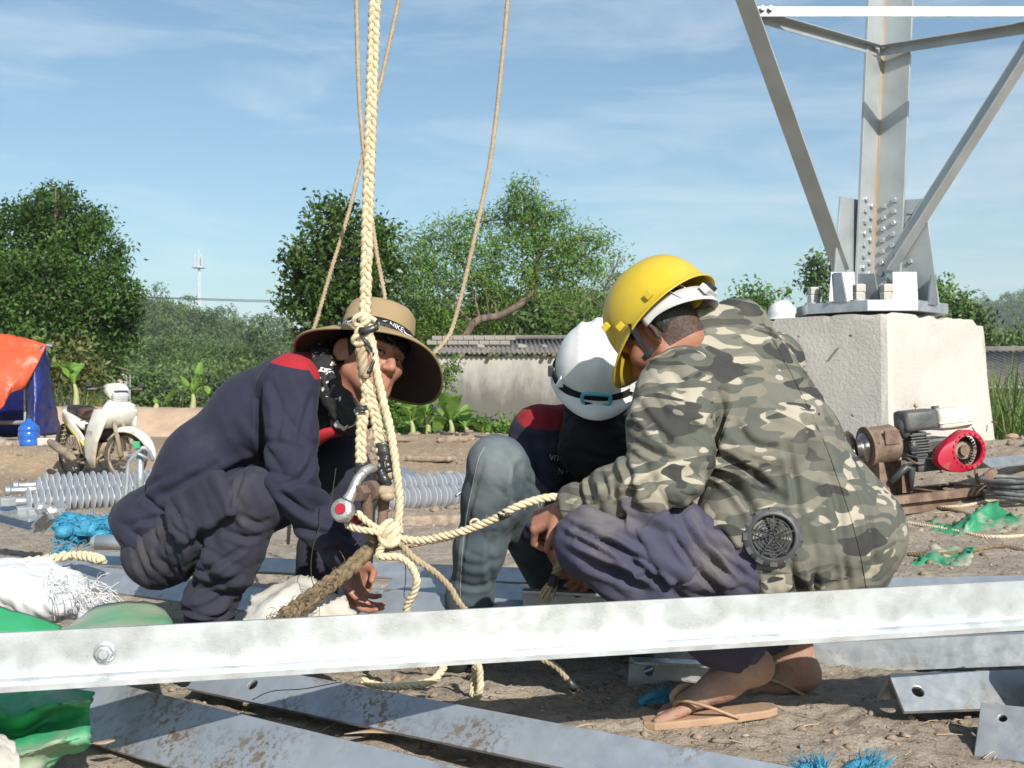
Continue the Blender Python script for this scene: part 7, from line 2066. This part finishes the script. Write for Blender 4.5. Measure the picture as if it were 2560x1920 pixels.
    for lab, pts in (('dry curled leaf sheath lying beside the two muddy bars', [(860, 1835, 2.66), (930, 1828, 2.68), (1010, 1832, 2.66), (1090, 1842, 2.63)]), ('dry straw strip between the green tarp and the holed bar', [(228, 1858, 2.5), (260, 1856, 2.5), (288, 1851, 2.5)])):
        q = spline([P(*p) for p in pts], 6); mb = MB(); mb.tube(q, [.002, .012, .014, .004], 8, flat=.25); mb.build('dry_leaf', STRAW, label=lab, cat='leaf', smooth=True)
sacks()
# ------------------------------------------------------------------ insulators and fittings
INS = mat('grey_silicone', (.40, .42, .46), (.45, .47, .51), ns=9, rough=.55, bump=.1, bs=80, grime=(.45, .40, .34), gs=14, glo=.60, ghi=.75)
def shed_mesh(r):
    mb = MB(); mb.lathe([(.020, .016), (r * .6, .008), (r, 0.0), (r, -.004), (r * .6, -.002), (.020, -.010)], (0, 0, 0), (0, 0, 1), 22); return local_mesh(mb, 'shed', INS, angle=60)
SHB, SHS = shed_mesh(.088), shed_mesh(.074)
def insulator(lab, a, b, n, flip=1):
    A, B = Vector(a), Vector(b); ax = (B - A).normalized(); L_ = (B - A).length
    t = thing('insulator', lab, 'insulator', (A + B) / 2 - V(0, 0, .083), 'long grey insulators stacked on the ground')
    MB().cyl(A, B, .021, 12).build('core', INS, t, smooth=True)
    for s, e in ((A, -ax), (B, ax)): MB().lathe([(0, 0), (.030, 0), (.030, .05), (.024, .06), (.024, .16), (.034, .17), (.034, .20), (0, .20)], s, e, 14).build('end_fitting', GALV, t, angle=40)
    for i in range(n):
        p = A + ax * (L_ * (i + .5) / n)
        place('shed', SHB if i % 2 == 0 else SHS, on_axis(p, ax * flip), t)
def insul():
    dv = V(1, .72, 0).normalized()
    for k, (px, py, d, ln, n, lab) in enumerate([(88, 1224, 8.25, 1.5, 36, 'upper grey insulator of the stack beside the hat man\'s back'), (62, 1253, 7.95, 1.5, 36, 'lower grey insulator of the stack beside the hat man\'s back'), (105, 1212, 8.55, 1.5, 36, 'hindmost grey insulator of the stack beside the hat man\'s back'),
                                                (900, 1221, 8.2, 1.4, 33, 'upper grey insulator lying between the ropes and the jeans'), (880, 1252, 8.0, 1.4, 33, 'lower grey insulator lying between the ropes and the jeans')]):
        A = P(px, py, d); insulator(lab, A, A + dv * ln, n, -1)
insul()
def fittings():
    t = thing('link_fitting', 'galvanized link plates with large bolts lying in front of the insulators', 'fitting', G(70, 1312))
    a, b = P(-60, 1262, 5.6), P(85, 1300, 5.4); d = (b - a).normalized()
    for k, off in enumerate((V(0, 0, .02), V(0, .05, -.035))):
        mb = MB(); s = V(0, .055, .012)
        mb.poly([a + off - s, b + off - s, b + off + d * .03, b + off + s, a + off + s], (0, 0, -.014)); mb.build('link_plate', GALV, t, bevel=.003)
    for (px, py) in ((20, 1262), (62, 1285), (90, 1290)):
        q = P(px, py, 5.45); place('bolt', HEX, on_axis(q, (0, -.1, 1), 2.0), t)
    q0, q1 = P(75, 1318, 5.3), P(138, 1262, 5.25); mb = MB(); s = (q1 - q0).normalized(); w = V(.0, -.02, .05)
    mb.poly([q0, q1, q1 + V(.035, .02, -.03), q0 + V(.05, .02, -.03)], (0, .05, .02)); mb.build('clevis', GALV, t, bevel=.003)
    for (px, py) in ((98, 1272), (128, 1282)):
        q = P(px, py, 5.2); MB().lathe([(0, 0), (.030, 0), (.030, .018), (.019, .019), (.019, .06), (0, .06)], q, (1, -.4, .1), 6).build('bolt', GALV_NEW, t)
    MB().cyl(P(244, 1356, 4.55), P(420, 1358, 4.5), .029, 20).sphere(P(244, 1356, 4.55), .029, 16, 10).build('steel_tube', GALV_NEW, smooth=True, label='shiny steel tube with rounded end poking out behind the hat man', cat='tube')
    t = thing('tube_frame', 'bent grey tube frame standing in front of the motorcycle wheel', 'frame', P(325, 1262, 7.0))
    mb = MB()
    mb.tube(spline([P(312, 1268, 7.0), P(318, 1200, 7.0), P(322, 1158, 7.0), P(338, 1138, 7.0), P(356, 1120, 7.0), P(372, 1128, 7.02), P(382, 1150, 7.05)], 6), .0125, 9)
    mb.build('tube', GALV, t, smooth=True)
    MB().tube([P(351, 1280, 7.05), P(350, 1120, 7.05)], .022, 12).build('post', GALV, t, smooth=True)
    MB().tube([P(316, 1145, 7.0), P(342, 1132, 7.0), P(372, 1148, 7.02)], .010, 8).build('cross_tube', GALV, t, smooth=True)
    MB().rbox(P(342, 1112, 6.98), (.035, .02, .04), .004).build('green_cap', GREEN, t)
    t = thing('cable_coil', 'coil of grey-black cable lying flat on the dirt near the winch', 'cable', G(2545, 1262))
    c = G(2552, 1250, .0); CB = mat('grey_cable', (.10, .105, .11), (.20, .20, .20), ns=20, rough=.45)
    for k in range(5):
        r_ = .185 + .012 * math.sin(k * 2.1); z = .018 + k * .024
        MB().tube([c + V(math.cos(a) * r_ + .01 * math.sin(k), math.sin(a) * r_, z + .006 * math.sin(a * 2 + k)) for a in np.linspace(0, 2 * math.pi, 41)], .0125, 8, caps=False).build('turn', CB, t, smooth=True)
    PLK = mat('plank', (.36, .28, .20), (.27, .21, .15), ns=3, stretch=(2, 2, 10), rough=.9, bump=.3, bs=20)
    for lab, px, py, sz, rz in (('thin sandy slab lying on the rubble ridge', 1078, 1152, (.42, .16, .05), -.35), ('flat stone on the crest of the rubble ridge under the banana plants', 1015, 1102, (.24, .2, .06), .1), ('pale slab of stone on the rubble crest beside the flat stone', 1135, 1104, (.3, .2, .06), -.1), ('grey lump of rock in front of the right-hand insulators', 1085, 1312, (.42, .24, .09), .15)):
        q = G(px, py, .02); S = Field(*bounds([q], .34), .012); S.box(q, (sz[0] / 2, sz[1] / 2, sz[2] / 2), np.array(Matrix.Rotation(rz, 3, 'Z')), .02, 0)
        v, f = S.mesh(1); v = v + normals(v, f) * (.018 * fbm(v * 7, 3))[:, None]; mesh_np('stone', v, f, CLOD, label=lab, cat='stone')
fittings()

# ------------------------------------------------------------------ motorcycle
def motorcycle():
    th = R(42); fwd = V(math.cos(th), -math.sin(th), 0); lef = V(math.sin(th), math.cos(th), 0); up = V(0, 0, 1)
    fa = P(314, 1141, 13.6); RW = .285; g = fa.z - RW
    O = fa - fwd * 1.22; O.z = g
    def L(x, y, z): return O + fwd * x + lef * y + up * z
    t = thing('motorcycle', 'muddy white underbone motorcycle with brown patched seat parked on the dirt', 'motorcycle', (O.x + fwd.x * .6, O.y + fwd.y * .6, g))
    MW = mat('bike_white', (.72, .70, .64), (.64, .60, .52), ns=4, rough=.3, coat=.3, dirt=(.42, .31, .20), ds=3, dlo=.56, dhi=.72)
    MUD = mat('muddy_metal', (.36, .28, .20), (.20, .16, .12), ns=9, rough=.8, bump=.3, bs=50)
    CHR = mat('bike_alloy', (.45, .43, .40), (.33, .27, .20), ns=8, rough=.4, metal=.6)
    SEATB = mat('seat_vinyl', (.02, .02, .022), rough=.4); SEATR = mat('seat_brown', (.17, .075, .05), (.13, .06, .04), rough=.5)
    YST = mat('yellow_decal', (.55, .52, .02), rough=.4); GLS = mat('headlight_lens', (.65, .67, .68), rough=.08, metal=.3, coat=.8)
    def wheel(x, steer=0.):
        c = L(x, 0, RW); ax = (lef * math.cos(steer) + fwd * math.sin(steer)); d, u_, w_ = frame_of(ax)
        wh = MB().lathe([(.232, -.022), (.245, -.034), (.268, -.036), (.283, -.018), (.285, 0), (.283, .018), (.268, .036), (.245, .034), (.232, .022), (.232, -.022)], c, ax, 36).build('wheel', RUBBER, t, smooth=True)
        MB().lathe([(.225, -.020), (.236, -.020), (.236, .020), (.225, .020), (.219, 0), (.225, -.020)], c, ax, 36).build('rim', MUD, wh, smooth=True)
        MB().lathe([(0, -.06), (.03, -.06), (.06, -.035), (.06, .035), (.03, .06), (0, .06)], c, ax, 18).build('hub', MUD, wh, smooth=True)
        sp = MB()
        for i in range(24):
            a = 2 * math.pi * i / 24; a2 = a + (.25 if i % 2 else -.25); s = (1 if i % 4 < 2 else -1) * .03
            sp.tube([c + (u_ * math.cos(a) + w_ * math.sin(a)) * .05 + ax * s, c + (u_ * math.cos(a2) + w_ * math.sin(a2)) * .225], .0032, 4)
        sp.build('spokes', CHR, wh)
        return c, ax
    st = R(-22)
    c, ax = wheel(1.22, st); cr, _ = wheel(0.0)
    ff = (fwd * math.cos(st) - lef * math.sin(st)) * 1.0
    for s in (-1, 1):
        MB().tube([c + ax * s * .075, c + ax * s * .075 - ff * .10 + up * .40], [.030, .024], 10).build('fork_leg', MUD, t, smooth=True)
    # front mudguard
    vs = []; fs = []; n = 20
    for i in range(n):
        a = R(-8) + (R(112)) * i / (n - 1); rr = .325 + .02 * math.cos(a)
        wd = .075 * (1 - .75 * (1 - i / (n - 1)) ** 3)
        p = c + ff * math.cos(a) * rr * 1.12 + up * (math.sin(a) * rr)
        out = (ff * math.cos(a) + up * math.sin(a))
        vs += [p - ax * wd * 1.15 - out * .05 * min(1, i / 6), p - ax * wd * .7, p + out * .012, p + ax * wd * .7, p + ax * wd * 1.15 - out * .05 * min(1, i / 6)]
        if i:
            for k in range(4): fs.append(((i - 1) * 5 + k, i * 5 + k, i * 5 + k + 1, (i - 1) * 5 + k + 1))
    mb = MB(); mb.add(vs, fs); o = mb.build('front_mudguard', MW, t, smooth=True, merge=False); s = o.modifiers.new('t', 'SOLIDIFY'); s.thickness = .006
    # loft helper for body panels
    def loft(name, secs, m, nsec=14, e=.7):
        vs = []; fs = []
        for (x, z, hw, hx, hz, yc) in secs:
            for k in range(nsec):
                a = 2 * math.pi * k / nsec; ca = np.sign(math.cos(a)) * abs(math.cos(a)) ** e; sa = np.sign(math.sin(a)) * abs(math.sin(a)) ** e
                vs.append(L(x + hx * sa, yc + hw * ca, z + hz * sa))
        for i in range(len(secs) - 1):
            for k in range(nsec): fs.append((i * nsec + k, i * nsec + (k + 1) % nsec, (i + 1) * nsec + (k + 1) % nsec, (i + 1) * nsec + k))
        fs.append(tuple(range(nsec))); fs.append(tuple((len(secs) - 1) * nsec + k for k in range(nsec)))
        mb = MB(); mb.add(vs, fs); return mb.build(name, m, t, smooth=True)
    shd = loft('leg_shield', [(1.02, .93, .09, .06, .0, 0), (1.08, .86, .19, .09, .02, 0), (1.07, .74, .22, .10, .02, 0), (.98, .60, .19, .10, .01, 0)], MW)
    for s in (-1, 1):
        loft('side_fairing', [(1.00, .82, .05, .15, .0, s * .16), (.93, .62, .035, .17, .0, s * .205), (.85, .45, .028, .15, .0, s * .22), (.82, .27, .02, .11, .0, s * .21), (.84, .15, .012, .05, .0, s * .19)], MW)
    loft('head_cowl', [(1.12, .95, .06, .01, .06, 0), (1.10, .99, .115, .03, .09, 0), (1.02, 1.04, .14, .03, .08, 0), (.93, 1.06, .12, .02, .055, 0), (.87, 1.05, .06, .01, .03, 0)], MW)
    loft('headlight', [(1.165, .945, .04, .01, .035, 0), (1.15, .955, .09, .015, .055, 0), (1.105, .965, .112, .02, .065, 0)], GLS)
    loft('turn_signal', [(1.09, .80, .02, .01, .03, -.11), (1.075, .80, .03, .012, .035, -.13)], GLS)
    loft('chevron_badge', [(1.118, .76, .04, .004, .006, 0), (1.122, .77, .02, .004, .004, 0)], BLACKP)
    MB().tube(spline([L(.93, -.34, 1.05), L(.98, -.2, 1.06), L(1.0, 0, 1.05), L(.98, .2, 1.06), L(.93, .34, 1.05)], 5), .012, 8).build('handlebar', BLACKP, t, smooth=True)
    for s in (-1, 1):
        MB().cyl(L(.95, s * .24, 1.058), L(.925, s * .36, 1.05), .019, 10).build('grip', BLACKP, t, smooth=True)
        MB().tube([L(.98, s * .22, 1.05), L(1.0, s * .34, 1.05)], .007, 6).build('brake_lever', CHR, t)
        MB().rbox(L(1.0, s * .33, 1.10), (.06, .03, .05), .01).build('mirror_stub', BLACKP, t)
    loft('seat', [(.02, .80, .05, .0, .02, 0), (.08, .82, .11, .0, .05, 0), (.30, .80, .125, .0, .06, 0), (.36, .79, .125, 0, .06, 0)], SEATB)
    loft('seat_front', [(.355, .785, .127, 0, .062, 0), (.48, .765, .122, 0, .055, 0), (.62, .755, .09, 0, .045, 0), (.68, .75, .05, 0, .03, 0)], SEATR)
    loft('tail_cowl', [(-.12, .83, .06, 0, .03, 0), (0, .77, .13, 0, .045, 0), (.25, .70, .14, 0, .05, 0), (.45, .62, .13, 0, .06, 0)], MW)
    for s in (-1, 1):
        loft('side_panel', [(.04, .72, .012, .0, .05, s * .135), (.25, .62, .016, 0, .075, s * .14), (.48, .48, .016, 0, .07, s * .14), (.62, .38, .008, 0, .04, s * .13)], MW)
        loft('yellow_stripe', [(.10, .66, .004, 0, .012, s * .152), (.30, .56, .004, 0, .014, s * .158), (.56, .40, .004, 0, .014, s * .152)], YST)
    loft('underbone', [(.95, .60, .06, .05, .05, 0), (.70, .48, .06, .04, .06, 0), (.45, .55, .07, .02, .08, 0)], BLACKP)
    loft('engine', [(.42, .34, .09, .02, .11, 0), (.55, .33, .13, .02, .12, 0), (.72, .34, .10, .02, .09, 0), (.86, .37, .07, .02, .07, 0)], MUD)
    MB().tube(spline([L(.80, -.05, .30), L(.70, -.12, .20), L(.50, -.16, .20), L(.35, -.17, .24)], 5), .018, 8).build('exhaust_pipe', MUD, t, smooth=True)
    MB().tube([L(.38, -.17, .235), L(.30, -.175, .26), L(-.12, -.18, .40), L(-.20, -.18, .425)], [.03, .048, .052, .035], 12).build('muffler', MUD, t, smooth=True)
    co = MB(); a0, a1 = L(-.02, -.13, .34), L(.10, -.13, .64); dd, uu, ww = frame_of(a1 - a0)
    co.tube([a0.lerp(a1, i / 70) + (uu * math.cos(i * .55) + ww * math.sin(i * .55)) * .028 for i in range(71)], .006, 5); co.tube([a0, a1], .012, 8); co.build('rear_shock', MUD, t, smooth=True)
    MB().tube([L(0, -.11, .285), L(.42, -.11, .31)], .024, 8).build('swing_arm', MUD, t, smooth=True)
    vs = []; fs = []
    for i in range(12):
        a = R(25) + R(110) * i / 11; p = cr - fwd * -math.cos(a) * .34 * -1 + up * math.sin(a) * .36
        p = cr + fwd * (-math.cos(R(160) - a)) * .0 + fwd * (math.cos(a) * .34) + up * (math.sin(a) * .36)
        vs += [p - lef * .06, p + up * .01, p + lef * .06]
        if i: fs += [((i - 1) * 3 + k, i * 3 + k, i * 3 + k + 1, (i - 1) * 3 + k + 1) for k in (0, 1)]
    mb = MB(); mb.add(vs, fs); o = mb.build('rear_mudguard', BLACKP, t, smooth=True, merge=False); s = o.modifiers.new('t', 'SOLIDIFY'); s.thickness = .008
    MB().poly([L(-.22, -.06, .60), L(-.34, -.06, .36), L(-.30, -.06, .34), L(-.12, -.06, .64)], lef * .12).build('mud_flap', BLACKP, t)
    MB().tube([L(.55, -.12, .24), L(.55, -.26, .23)], .012, 8).build('foot_peg', RUBBER, t)
    MB().tube([L(.42, .08, .26), L(.36, .24, .0)], .011, 8).build('kick_stand', MUD, t)
    MB().tube(spline([L(.52, -.15, .30), L(.50, -.17, .40), L(.46, -.19, .50)], 3), .010, 6).build('kick_lever', CHR, t)
    loft('cowl_visor', [(1.155, 1.0, .07, .01, .012, 0), (1.10, 1.03, .10, .02, .012, 0)], BLACKP)
    for s in (-1, 1):
        loft('shield_decal', [(1.150, .84, .035, .006, .012, s * .09), (1.150, .78, .02, .006, .012, s * .13)], BLACKP)
    MB().rbox(L(.62, -.02, .58), (.22, .2, .14), .02, Matrix.Rotation(-th, 3, 'Z')).build('under_seat_cover', BLACKP, t)
    MB().tube(spline([L(.98, -.18, 1.04), L(1.04, -.16, .9), L(1.0, -.12, .78)], 4), .006, 5).build('brake_cable', BLACKP, t)
    tv, tf = text_mesh('FUTURE', .05)
    mb = MB(); pr = L(.89, -.262, .555); mb.add([pr + fwd * x * .8 + up * y - lef * (.004) for x, y, _ in tv], tf); mb.build('lettering', BLACKP, shd, merge=False)
motorcycle()

# ------------------------------------------------------------------ tarpaulin shelter and jug
def shelter():
    D = 16.5
    t = thing('tarpaulin_shelter', 'orange and blue tarpaulin shelter propped on poles beside the motorcycle', 'shelter', P(40, 1095, D))
    OR = mat('orange_tarp', (.72, .14, .055), (.62, .11, .045), ns=3, rough=.4, trans=.25, bump=.3, bs=12, bdist=.04)
    BL = mat('blue_tarp', (.012, .018, .13), (.02, .03, .17), ns=3, rough=.4, bump=.3, bs=10, bdist=.04)
    sheet('orange_sheet', GP([[(-180, 832, D + .2), (-60, 828, D), (0, 832, D), (40, 838, D), (85, 850, D), (116, 860, D)], [(-180, 900, D - .3), (-60, 905, D - .3), (0, 905, D - .3), (35, 905, D - .25), (70, 905, D - .2), (92, 915, D - .15)], [(-180, 990, D - .6), (-60, 990, D - .6), (-20, 985, D - .6), (8, 1000, D - .55), (36, 960, D - .4), (70, 955, D - .25)], [(-180, 1060, D - .7), (-60, 1050, D - .7), (-20, 1030, D - .7), (6, 1018, D - .6), (30, 985, D - .42), (60, 972, D - .25)]]), OR, parent=t, amp=.03, fr=3, seed=1, th=.006)
    sheet('blue_sheet', GP([[(62, 930, D - .1), (85, 890, D - .1), (112, 862, D + .02), (120, 870, D + .4)], [(62, 990, D - .1), (85, 980, D - .2), (118, 960, D + .1), (135, 960, D + .6)], [(60, 1040, D - .1), (85, 1040, D - .3), (122, 1030, D + .1), (148, 1030, D + .7)], [(60, 1085, D - .1), (85, 1090, D - .35), (125, 1088, D + .1), (158, 1082, D + .8)]]), BL, parent=t, amp=.04, fr=3, seed=2, th=.006)
    sheet('dark_backing', GP([[(-180, 832, D + .6), (0, 836, D + .8), (112, 864, D + .8)], [(-180, 960, D + 1.4), (0, 960, D + 1.4), (120, 960, D + 1.2)], [(-180, 1095, D + 1.8), (0, 1095, D + 1.8), (140, 1088, D + 1.5)]]), BL, parent=t, amp=.03, fr=3, seed=3, th=.006)  # dark sheet added at the back, standing in for shade inside the shelter
    MB().tube([P(-200, 833, D + .12), P(130, 865, D + .12)], .022, 8).build('ridge_pole', GALV, t)
    for px, dd in ((62, .25), (112, .35), (-160, .3)):
        MB().tube([P(px, 1100, D + dd), P(px + 2, 860 if px > 100 else 850, D + dd)], .02, 8).build('pole', GALV, t)
    MB().tube([P(-60, 1058, D + .3), P(62, 1056, D + .25)], .03, 8).build('rail', GALV, t)
    b = P(72, 1108, 15.85); b.z = gzs(b.x, b.y) - .01
    BJ = mat('blue_jug', (.02, .10, .42), (.03, .14, .50), ns=8, rough=.15, spec=.6, coat=.4)
    j = thing('water_jug', 'large blue plastic water jug standing at the foot of the blue tarpaulin', 'water jug', b)
    MB().lathe([(0, 0), (.125, 0), (.135, .02), (.135, .08), (.128, .09), (.135, .10), (.135, .18), (.128, .19), (.135, .20), (.13, .25), (.08, .31), (.035, .34), (.032, .38), (0, .38)], b, (0, 0, 1), 24).build('bottle', BJ, j, smooth=True)
    MB().lathe([(.0, .372), (.038, .372), (.04, .40), (.03, .41), (0, .41)], b, (0, 0, 1), 16).build('cap', BLACKP, j)
    c = P(115, 1102, 15.9); c.z = gzs(c.x, c.y); MB().rbox(c + V(0, 0, .05), (.26, .14, .10), .012, (0, 0, .2)).build('concrete_block', CONC, label='small pale concrete block on the dirt beside the blue jug', cat='block')
    for k, (px, py, s) in enumerate(((20, 1100, .16), (48, 1104, .13), (-10, 1108, .18))):
        q = P(px, py, 15.85); q.z = gzs(q.x, q.y); S = Field(*bounds([q], .3), .02); S.ell(q + V(0, 0, .02), (s, s * .8, s * .5), None, 0); v, f = S.mesh(1); v = v + normals(v, f) * (.04 * fbm(v * 5 + k, 3))[:, None]
        mesh_np('stone', v, f, CLOD, label=['pale rock under the rail of the tarpaulin shelter', 'small rock right against the blue jug', 'broad rock at the orange tarpaulin\'s end'][k], cat='stone')
shelter()

# ------------------------------------------------------------------ engine winch
def winch():
    D = 6.95; O = P(2330, 1212, D); m = Matrix.Rotation(R(10), 3, 'Z') @ Matrix.Rotation(R(-5), 3, 'Y'); S = D / F
    def Q(px, py, dy=0.): return O + m @ V((px - 2330) * S, dy, -(py - 1212) * S)
    X, Y, Z = m @ V(1, 0, 0), m @ V(0, 1, 0), m @ V(0, 0, 1)
    rot = m
    t = thing('engine_winch', 'rusty winch driven by a red and white petrol engine beside the concrete foundation', 'winch', O + V(0, 0, -.05))
    RD = mat('engine_red', (.48, .018, .05), (.42, .016, .04), ns=6, rough=.38, dirt=(.35, .16, .12), ds=9, dlo=.6, dhi=.75)
    TK = mat('tank_cream', (.72, .69, .60), (.66, .62, .52), ns=8, rough=.35, coat=.2)
    DK = mat('engine_dark', (.055, .058, .06), (.11, .11, .11), ns=9, rough=.5, bump=.2, bs=60)
    # skid frame
    for dy, nm in ((-.17, 'skid_rail'), (.19, 'skid_rail')):
        q = MB(); angle_prism(q, Q(2150, 1222, dy), Q(2436, 1222, dy), Z * -1, Y * (1 if dy < 0 else -1), .045, .05, .006); q.build(nm, RUST, t)
    for px in (2165, 2300, 2428): MB().box(Q(px, 1226, .01), (.04, .34, .03), rot).build('cross_bar', RUST, t)
    MB().box(Q(2290, 1246, .02) + V(0, 0, -.02), (.62, .30, .07), rot).build('timber_sleeper', RUST, t)
    # engine: blower housing
    c = Q(2384, 1128, -.10); ax = (-Y + X * .18).normalized(); d_, a_, b_ = frame_of(ax)
    # teardrop shell
    vs = []; n = 32; sec = []
    for k, (sc, off) in enumerate(((.96, -.0), (1.0, .012), (1.0, .07), (.90, .085), (.72, .088), (.70, .075))):
        for i in range(n):
            a = 2 * math.pi * i / n; rx = .118 * (1 + (.55 * max(0, -math.cos(a)) ** 2 * (1 if k < 3 else .0)))
            p = c + X * (math.cos(a) * rx * sc) + Z * (math.sin(a) * .118 * sc - (.035 * max(0, -math.cos(a)) * (1 if k < 3 else 0))) + ax * off
            vs.append(p)
    fs = [(j * n + i, j * n + (i + 1) % n, (j + 1) * n + (i + 1) % n, (j + 1) * n + i) for j in range(5) for i in range(n)]
    mb = MB(); mb.add(vs, fs); sh = mb.build('blower_housing', RD, t, smooth=True, merge=False); sh.data.set_sharp_from_angle(angle=R(35))
    rim = MB()
    for i in range(18):
        a = 2 * math.pi * i / 18; p = c + X * (math.cos(a) * .096) + Z * (math.sin(a) * .096) + ax * .088
        e = X * math.cos(a) + Z * math.sin(a); rim.box(p, (.016, .010, .010), Matrix((e.cross(ax), e, ax)).transposed())
    rim.build('housing_ribs', RD, sh)
    fan = MB().lathe([(0, .035), (.03, .04), (.032, .055), (.0, .055)], c, ax, 18); fan.build('recoil_hub', RUST, sh)
    FANM = mat('dusty_fan', (.30, .24, .18), (.22, .18, .13), rough=.9)
    MB().lathe([(.0, .03), (.082, .028), (.082, .02), (0, .02)], c, ax, 28).build('fan_disc', FANM, sh)
    vn = MB()
    for i in range(26):
        a = 2 * math.pi * i / 26; e = X * math.cos(a) + Z * math.sin(a); e2 = X * math.cos(a + .12) + Z * math.sin(a + .12)
        vn.add([c + e * .05 + ax * .031, c + e2 * .082 + ax * .031, c + e2 * .082 + ax * .055, c + e * .05 + ax * .05], [(0, 1, 2, 3)])
    vn.build('fan_vanes', BLACKP, sh, merge=False)
    MB().rbox(Q(2330, 1135, .04), (.22, .20, .19), .02, rot).build('crankcase', DK, t)
    # fuel tank: rounded box with a seam
    tk = MB().rbox(Q(2383, 1050, -.01), (.205, .20, .125), .028, rot).build('fuel_tank', TK, t, smooth=True)
    MB().rbox(Q(2383, 1058, -.01), (.217, .212, .010), .004, rot).build('tank_seam', TK, tk)
    MB().cyl(Q(2352, 1024, -.01), Q(2352, 1016, -.01), .022, 16).build('filler_cap', CHROME, tk)
    af = MB().rbox(Q(2293, 1046, -.03), (.205, .16, .12), .025, rot).build('muffler_box', DK, t, smooth=True)
    MB().sphere(Q(2258, 1060, -.04), (.045, .05, .07), 14, 10, rot).build('air_filter', DK, t, smooth=True)
    MB().sphere(Q(2297, 1010, -.03), .014, 12, 8).cyl(Q(2297, 1026, -.03), Q(2297, 1012, -.03), .007, 8).build('lever_knob', ROPE2, t, smooth=True)
    cy = MB()
    for k in range(7): cy.rbox(Q(2290, 1082 + k * 7, -.02), (.13 - .01 * (k % 2), .14, .008), .003, rot)
    cy.rbox(Q(2290, 1105, -.02), (.09, .11, .14), .01, rot); cy.build('cylinder_fins', DK, t)
    MB().sphere(Q(2272, 1112, -.06), (.035, .035, .055), 14, 10, rot).build('carburettor', BLACKP, t, smooth=True)
    for k, (a0, a1) in enumerate((((2240, 1126), (2310, 1142)), ((2310, 1070), (2420, 1068)), ((2420, 1075), (2436, 1100)))):
        MB().tube([Q(*a0, -.12), Q((a0[0] + a1[0]) / 2, (a0[1] + a1[1]) / 2 + 3, -.13), Q(*a1, -.12)], .004, 6).build('control_cable', BLACKP, t)
    MB().sphere(Q(2437, 1103, -.1), .012, 10, 8).build('pull_grip', RD, t, smooth=True)
    # gearbox and capstan
    gb = MB().lathe([(0, -.09), (.105, -.09), (.112, -.07), (.112, .05), (.10, .07), (0, .07)], Q(2208, 1100, .0), X + Z * .05, 24).build('gearbox', RUST, t, angle=40)
    MB().rbox(Q(2208, 1080, -.112), (.09, .02, .08), .006, rot).build('cover_plate', RUST, gb)
    MB().lathe([(0, -.11), (.12, -.11), (.12, -.095), (0, -.095)], Q(2208, 1100, .0), X + Z * .05, 24).build('flange', RUST, gb, angle=40)
    MB().lathe([(.11, -.20), (.075, -.185), (.055, -.15), (.06, -.13), (.085, -.115)], Q(2205, 1100, .0), X + Z * .05, 24).build('capstan_drum', CHROME, t, smooth=True)
    for px in (2178, 2236):
        MB().poly([Q(px - 14, 1218, -.12), Q(px + 14, 1218, -.12), Q(px + 6, 1140, -.10), Q(px - 6, 1140, -.10)], Y * .22).build('bracket', RUST, t)
    MB().tube([Q(2190, 1190, -.13), Q(2232, 1155, -.14), Q(2246, 1160, -.14), Q(2240, 1215, -.14)], [.02, .025, .025, .012], 8).build('brake_arm', BLACKP, t, smooth=True)
    MB().cyl(Q(2235, 1150, 0), Q(2300, 1150, 0), .022, 12).build('drive_shaft', DK, t)
    MB().tube([Q(2240, 1130, -.1), Q(2262, 1148, -.12), Q(2285, 1152, -.1)], .006, 6).build('chain', RUST, t)
    MB().poly([Q(2440, 1222, -.16), Q(2470, 1190, -.16), Q(2462, 1176, -.16), Q(2432, 1190, -.16)], Y * .012).build('tow_lug', RUST, t)
CHROME = mat('worn_steel', (.35, .34, .33), (.22, .20, .18), ns=12, rough=.3, metal=.85)
winch()
hel, _, _ = helmet(None, 'spare_helmet', V(1.885, 8.38, 1.333), (.35, -.9, 0), (0, 0, 1), WHITE, .80, ridges=0, peak=.012, label='small white helmet resting on the edge of the concrete foundation', cat='helmet', top=True)
